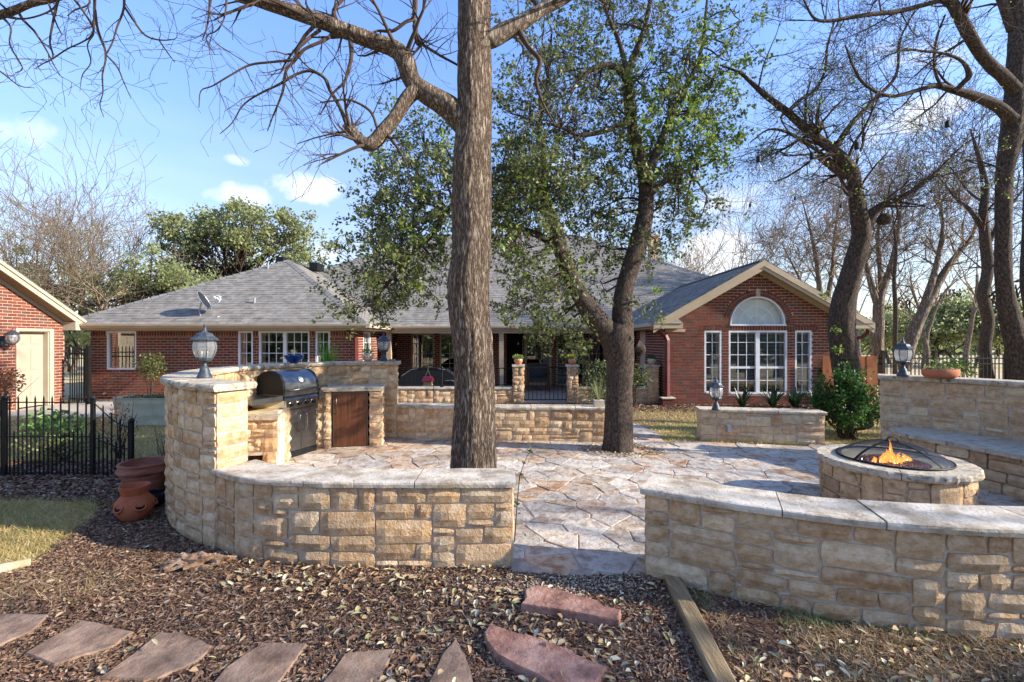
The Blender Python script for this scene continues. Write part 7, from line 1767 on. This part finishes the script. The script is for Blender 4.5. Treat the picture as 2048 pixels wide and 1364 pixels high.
evergreen('wide rounded live oak beyond the fence at the right, first in the row', [(1800, 655, 60, 28, 1900), (1760, 668, 40, 26, 900), (1790, 630, 30, 16, 400)], 33, 81, m='leaf_thicket', size=.22, trunks=[wk[0]], group=None)
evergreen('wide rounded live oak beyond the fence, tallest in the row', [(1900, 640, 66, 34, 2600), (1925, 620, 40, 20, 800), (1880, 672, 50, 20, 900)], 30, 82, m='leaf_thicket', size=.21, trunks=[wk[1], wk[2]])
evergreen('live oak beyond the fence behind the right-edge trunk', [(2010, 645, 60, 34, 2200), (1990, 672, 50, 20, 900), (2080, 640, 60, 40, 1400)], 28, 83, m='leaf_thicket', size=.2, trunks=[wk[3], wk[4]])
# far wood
g_ = np.random.default_rng(5); n = 26000
X = g_.uniform(-95, 110, n); Yf = g_.uniform(52, 66, n); top = 3.2+1.2*np.sin(X*.21)+.9*np.sin(X*.53+2)+g_.normal(0, .4, n); Z = top*g_.random(n)**.8
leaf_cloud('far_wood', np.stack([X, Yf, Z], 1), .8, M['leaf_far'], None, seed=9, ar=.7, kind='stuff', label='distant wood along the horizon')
n = 16000; X = g_.uniform(-45, 45, n); Yf = -g_.uniform(11, 17, n); Z = (3.4+.9*np.sin(X*.33)+.6*np.sin(X*.9))*g_.random(n)**.75
leaf_cloud('rear_wood', np.stack([X, Yf, Z], 1), .75, M['leaf_far'], None, seed=19, ar=.7, kind='stuff', label='wood behind the viewer that the windows mirror')
# unseen oaks added right of the frame to break up the low sun
for (x, y, h, sd_, lb_) in ((12.0, 2.6, 8.0, 901, 'half-bare oak added for shade outside the right of the frame, nearest the fire pit'), (13.5, 6.0, 8.4, 902, 'half-bare oak added for shade outside the right of the frame, by the back fence'), (12.0, -.8, 7.6, 903, 'half-bare oak added for shade to the right of the camera'), (9.5, .8, 6.4, 905, 'half-bare oak added for shade beside the tall wall outside the frame')):
    bare_tree(lb_, x, y, h, sd_, m='bark_oak', tm='twig', stems=1, lvl=4, r=.2, spread=1.1, leaf=(.09, .9, 6, .16), group='half-bare oaks added for shade outside the frame', name='added_shade_oak', kids=(5, 7))

# ------------------------------------------------------------------ shrubs and small plants
sh = thing('shrub', 'dense glossy green shrub between the short wall and the tall wall', 'shrub', (5.5, 7.5, 0))
net = Net(); rg = random.Random(6); pts = []
for k in range(90):
    a = rg.uniform(0, 2*PI); e = rg.uniform(.15, 1.4); d_ = Vector((math.cos(a)*math.cos(e), math.sin(a)*math.cos(e), math.sin(e)))
    tip = Vector((5.5, 7.5, .1))+Vector((d_.x*.60, d_.y*.5, d_.z*1.08+.03))*rg.uniform(.75, 1.06); net.add([Vector((5.5+rg.gauss(0, .06), 7.5+rg.gauss(0, .06), 0)), Vector((5.5, 7.5, .05)).lerp(tip, .5)+Vector((0, 0, .08)), tip], [.01, .007, .003])
    for _ in range(70):
        f = 1-abs(rg.gauss(0, .22)); q = Vector((5.5, 7.5, .12)).lerp(tip, max(.15, min(1.05, f))); pts.append((q.x+rg.gauss(0, .05), q.y+rg.gauss(0, .05), q.z+rg.gauss(0, .05)))
net.build('stems', 4, M['twig'], sh); leaf_cloud('foliage', pts, .055, M['leaf_shrub'], sh, seed=4, ar=.5)
for i, (x, lb) in enumerate(((5.55, 'dark strappy plant under the left gable window'), (6.3, 'dark strappy plant under the middle of the big window'), (6.85, 'dark strappy plant at the right part of the big window'), (7.35, 'dark strappy plant under the right gable window'))):
    t = thing('cast_iron_plant', lb, 'plant', (x, 11.0, 0)); blades('leaves', (x, 11.0, 0), 34, .52, .42, M['leaf_dark'], t, seed=40+i, w=.075, droop=.55, segs=4)
t = thing('feathery_shrub', 'bright feathery green plant rising behind the kitchen wall', 'plant', (-3.37, 8.4, 0))
blades('fronds', (-3.40, 8.4, .7), 420, .82, .30, M['fern'], t, seed=55, w=.012, droop=.25, hv=.7)
t = thing('ornamental_grass', 'tuft of long green blades behind the planter wall by the feeder', 'plant', (-1.45, 9.5, 0)); blades('blades', (-1.45, 9.5, 0), 170, .40, .34, M['leaf_grass'], t, seed=56, w=.012, droop=.6)
t = thing('small_weed', 'small yellow-green sprig against the courtyard wall', 'plant', (-2.75, 11.0, 0)); blades('leaves', (-2.75, 10.6, .05), 16, .34, .12, M['leaf_lime'], t, seed=57, w=.03)
def bush(label, c, r, n, m, size, seed, name='shrub', cat='shrub', shell=.1):
    t = thing(name, label, cat, (c[0], c[1], 0)); net = Net(); rg = random.Random(seed)
    for k in range(14):
        q = Vector(c)+Vector((rg.gauss(0, .5)*r[0], rg.gauss(0, .5)*r[1], rg.uniform(-.2, .8)*r[2])); net.add([Vector((c[0]+rg.gauss(0, .03), c[1], 0)), Vector((c[0], c[1], 0)).lerp(q, .5)+Vector((rg.gauss(0, .03), 0, .05)), q], [.009, .006, .003])
    net.build('stems', 4, M['twig'], t); leaf_cloud('foliage', blob_pts(n, c, r, seed, shell), size, M[m], t, seed=seed, ar=.5); return t
bush('dark green shrub against the railing behind the forked oak', (2.35, 11.25, .75), (.62, .3, .45), 1500, 'leaf_oak', .06, 61)
bush('dark bush at the foot of the right column, partly behind the trunk', (3.0, 11.3, .72), (.5, .25, .35), 900, 'leaf_oak', .06, 62)
bush('loose dark twiggy bush in front of the courtyard wall', (1.95, 10.4, .42), (.5, .35, .36), 700, 'leaf_oak', .05, 63)
bush('sprawling green bush on the brick wall beside the stock tank', (-9.45, 11.9, .95), (.42, .25, .42), 900, 'leaf_oak', .06, 64)
bush('rusty orange nandina leaves at the garage wall', (-10.8, 9.6, .75), (.45, .35, .3), 420, 'leaf_autumn', .09, 65)
bush('tall straggly plant with reddish leaves behind the curved fence panel', (-5.35, 6.2, .48), (.34, .2, .5), 230, 'leaf_autumn', .045, 66)
bush('broad-leaved green plant behind the left fence panel', (-6.35, 6.3, .42), (.5, .25, .26), 330, 'leaf_grass', .10, 67)
bush('dusty blue-green ground plant low behind the left fence panel', (-6.0, 6.1, .2), (.7, .25, .2), 900, 'leaf_far', .05, 68)
bush('bright low leaves behind the right end of the picket fence', (-4.55, 6.5, .12), (.4, .2, .12), 260, 'leaf_lime', .06, 69)
t = thing('bare_shrub', 'cluster of leafless brown stems between the fence and the tall wall', 'plant', (-4.35, 5.75, 0)); net = Net(); tips = []; rg = random.Random(70)
for k in range(11): grow(net, tips, Vector((-4.4+rg.gauss(0, .07), 5.75+rg.gauss(0, .05), 0)), Vector((rg.gauss(0, .3), rg.gauss(0, .2), 1)), .42, .008, 1, rg, dict(wig=.07, up=.04, kids=[0, (1, 2)], ratio=(.3, .5), ang=(20, 50), seg=.1))
net.build('stems', 5, M['twig_far'], t)
t = thing('sprig', 'dark leafy sprig poking up at the right end of the low wall', 'plant', (.02, 3.62, 0)); net = Net(); p_ = [Vector((.02, 3.62, 0)), Vector((.04, 3.62, .3)), Vector((.06, 3.62, .52)), Vector((.10, 3.62, .64)), Vector((.15, 3.62, .74))]
net.add(p_, [.005, .004, .004, .003, .002]); net.build('stem', 5, M['twig'], t); leaf_cloud('leaves', [tuple(q+Vector((rg.gauss(0, .012), 0, rg.gauss(0, .012)))) for q in p_[1:] for _ in range(4)], .055, M['leaf_oak'], t, seed=3)
bush('yellow-green bush peeking over the tall wall beside the right-edge trunk', (7.3, 7.55, 1.15), (.38, .3, .22), 520, 'leaf_lime', .055, 71)

# ------------------------------------------------------------------ ground litter
g_ = np.random.default_rng(21)
def scatter(n, x0, x1, y0, y1, poly=None, avoid=()):
    x = g_.uniform(x0, x1, n); y = g_.uniform(y0, y1, n); k = np.ones(n, bool)
    if poly is not None: k &= inside(x, y, poly)
    for a in avoid: k &= ~inside(x, y, a)
    return x[k], y[k]
def vnoise(x, y, f, seed=0):
    gx = np.random.default_rng(seed).random((64, 64)); u = (x*f) % 63; v = (y*f) % 63; i = u.astype(int); j = v.astype(int); fu = u-i; fv = v-j; fu = fu*fu*(3-2*fu); fv = fv*fv*(3-2*fv)
    return (gx[i, j]*(1-fu)+gx[i+1, j]*fu)*(1-fv)+(gx[i, j+1]*(1-fu)+gx[i+1, j+1]*fu)*fv
def flakes(name, x, y, z, L, W, m, tilt=.5, curl=.25, kind='stuff', label=None, parent=None):
    n = len(x); a = g_.uniform(0, 2*np.pi, n); d = np.stack([np.cos(a), np.sin(a), g_.normal(0, tilt, n)*.6], 1); d /= np.linalg.norm(d, axis=1)[:, None]
    s = np.stack([-np.sin(a), np.cos(a), g_.normal(0, tilt, n)*.6], 1); s /= np.linalg.norm(s, axis=1)[:, None]; u = np.cross(d, s); u *= np.sign(u[:, 2])[:, None]
    c = np.stack([x, y, z+g_.uniform(0, .012, n)], 1); L = L[:, None]; W = W[:, None]; V = np.empty((n, 6, 3)); cu = u*W*curl
    V[:, 0] = c-d*L*.5; V[:, 1] = c-d*L*.15+s*W*.5+cu; V[:, 2] = c+d*L*.25+s*W*.42+cu; V[:, 3] = c+d*L*.5; V[:, 4] = c+d*L*.25-s*W*.42+cu; V[:, 5] = c-d*L*.15-s*W*.5+cu
    b = np.arange(n)[:, None]*6; Fq = np.concatenate([b+np.array([0, 1, 2, 3]), b+np.array([0, 3, 4, 5])])
    return fast(name, V.reshape(-1, 3), Fq, m, parent=parent, kind=kind, label=label)
wall_l = [tuple(p) for p in tall]+[(-2.3, 3.5), (-1.9, 3.3), (-1.3, 3.22), (0.02, 3.22), (.02, 3.8), (-3, 8)]
wall_r = [tuple(p) for p in front_r]+[(4.3, 3.4), (.9, 3.4)]
pat = [(p[0], p[1]) for p in patio_poly]
avoid = (pat, wall_l, wall_r)
_shr = lambda q: (lambda cx, cy: [(cx+(a-cx)*.93, cy+(b-cy)*.93) for a, b in q])(sum(a for a, b in q)/len(q), sum(b for a, b in q)/len(q))
stones_xy = [[(G(u, v, z).x, G(u, v, z).y) for (u, v) in pp] for (pp, z, m, lb) in S]
x, y = scatter(190000, -4.6, 1.1, 1.7, 4.6, mulch_poly, avoid+tuple(_shr(q) for q in stones_xy[:6])+tuple(stones_xy[6:])); k = g_.random(len(x)) < np.clip(2.6/np.maximum(y-.6, .5), .15, 1); x, y = x[k], y[k]
n = len(x); sz_ = g_.random(n)**2.2; flakes('bark_mulch', x, y, np.full(n, -.006), .008+sz_*.042, .004+sz_*.011, M['chip'], tilt=.5, label='dark bark mulch chips')
k = g_.random(n) < .03; flakes('wood_shreds', x[k], y[k], np.full(k.sum(), .002), g_.uniform(.04, .10, k.sum()), g_.uniform(.002, .005, k.sum()), M['rot'], tilt=.3, label='long thin wood shreds in the mulch')
x, y = scatter(30000, -9, -3.6, 4.2, 6.6, mulch_poly, avoid); n = len(x); flakes('bark_mulch', x, y, np.full(n, -.004), g_.uniform(.03, .07, n), g_.uniform(.012, .03, n), M['chip'], tilt=.5, label='mulch round the picket fence')
x, y = scatter(12000, 1.1, 4.2, 1.5, 3.0, None, (wall_r, pat)); n = len(x); flakes('bark_mulch', x, y, np.full(n, -.006), g_.uniform(.016, .045, n), g_.uniform(.006, .014, n), M['chip'], tilt=.5, label='mulch right of the timber')
x, y = scatter(7000, -3.6, 9, 10.3, 11.6, None, (pat,)); n = len(x); flakes('bark_mulch', x, y, np.full(n, .0), g_.uniform(.04, .09, n), g_.uniform(.02, .04, n), M['chip'], tilt=.5, label='mulch along the house')
# fallen leaves: thicker round the stepping stones and along the walls
x, y = scatter(14000, -4.4, 4.2, 1.6, 4.6, None, (wall_l, wall_r, pat)); dn = vnoise(x+7, y+3, 2.3, 3)
near = np.exp(-((x-.0+.6)**2)/1.2)*.25+np.exp(-((y-2.35+.0)**2)/.25)*.40
prob = np.clip((dn-.46)*1.9+near*.6+np.exp(-((y-3.12)**2)/.015)*.25, .012, .7)*np.where((x < -2.2) & (y > 2.8), .15, 1)*np.where((x > 1.1), .8, 1)*np.where((x > .1) & (x < 1.0) & (y > 2.6), .35, 1)
k = (g_.random(len(x)) < prob) & inside(x, y, [(-4.6, 1.5), (4.4, 1.5), (4.4, 3), (1, 3.4), (-3.3, 4.2), (-3.6, 4.4), (-4.4, 3)]); x, y = x[k], y[k]; n = len(x)
inst = np.zeros(n, bool)
for s_ in stones_xy: inst |= inside(x, y, s_)
k = ~inst | (g_.random(n) < .05); zz = np.where(inst, .05, .012)[k]; x, y = x[k], y[k]; n = len(x)
flakes('fallen_leaves', x, y, zz, (lambda q: .024+.046*q)(g_.random(n)), g_.uniform(.011, .030, n), M['deadleaf'], tilt=.4, curl=.35, label='pale fallen oak leaves')
print('leaves', n)
# crumbs of pale stone grit near the patio step, and leaves round the oak in the patio
x = g_.normal(.35, .35, 900); y = g_.normal(2.98, .09, 900); k = (y < 3.12) & (x < .9); x, y = x[k], y[k]; n = len(x); flakes('pale_grit', x, y, np.full(n, .0), g_.uniform(.008, .02, n), g_.uniform(.006, .014, n), M['cap'], tilt=.3, label='pale grit on the soil at the patio step')
a = g_.uniform(0, 2*np.pi, 520); r = .26+np.abs(g_.normal(0, .16, 520)); x = 1.56+r*np.cos(a)*1.2+.06; y = 6.62+r*np.sin(a)*.8; n = len(x); flakes('fallen_leaves', x, y, np.full(n, .014), g_.uniform(.03, .05, n), g_.uniform(.015, .025, n), M['deadleaf'], label='brown leaves round the foot of the forked oak')
x, y = scatter(260, -3, 5, 3.4, 7.2, pat, ()); n = len(x); flakes('fallen_leaves', x, y, np.full(n, .014), g_.uniform(.02, .045, n), g_.uniform(.01, .02, n), M['deadleaf'], label='scattered leaves on the patio')
def grass(name, x, y, h, w, m, label, tilt=.5, zb=-.015):
    n = len(x); a = g_.uniform(0, 2*np.pi, n); hh = g_.uniform(.5, 1.2, n)*h; b = np.stack([x, y, np.full(n, zb)], 1); s = np.stack([np.cos(a), np.sin(a), np.zeros(n)], 1)*w*.5
    t_ = np.stack([g_.normal(0, tilt, n)*hh, g_.normal(0, tilt, n)*hh, hh], 1); V = np.empty((n, 3, 3)); V[:, 0] = b-s; V[:, 1] = b+s; V[:, 2] = b+t_
    return fast(name, V.reshape(-1, 3), np.arange(3*n).reshape(n, 3), m, None, kind='stuff', label=label)
mp_ = [mulch_poly]
x, y = scatter(90000, -7.5, -2.9, 2.2, 5.2, None, (mulch_poly,)); x = x+g_.normal(0, .05, len(x)); y = y+g_.normal(0, .05, len(y)); k = (y < 5.0); x, y = x[k], y[k]; grass('lawn_grass', x, y, .045, .0065, M['blade'], 'patchy lawn at the left edge', tilt=.9)
x, y = scatter(60000, -12.5, -3.6, 6.0, 9.6, None, (mulch_poly,)); grass('lawn_grass', x, y, .045, .012, M['blade'], 'lawn beyond the picket fence', tilt=.8)
x, y = scatter(34000, 1.9, 9.0, 7.1, 10.6, None, (pat,)); grass('lawn_grass', x, y, .045, .014, M['blade'], 'lawn between the patio and the gabled wing', tilt=.7)
x, y = scatter(26000, 1.15, 4.4, 1.4, 3.0, None, (wall_r, pat)); k = (vnoise(x, y, 2.2, 8) > .2); x, y = x[k], y[k]; grass('dead_grass', x, y, .05, .005, M['straw'], 'dead grass strands below the right-hand wall', tilt=1.4)
k = vnoise(x, y, 3.1, 18) > .66; grass('green_grass', x[k], y[k], .05, .005, M['leaf_grass'], 'green grass tufts below the right-hand wall', tilt=.7)
x = g_.normal(-2.95, .28, 500); y = g_.normal(2.95, .14, 500); grass('dead_grass', x, y, .08, .004, M['straw'], 'straw-coloured dry tuft in the mulch', tilt=1.3)
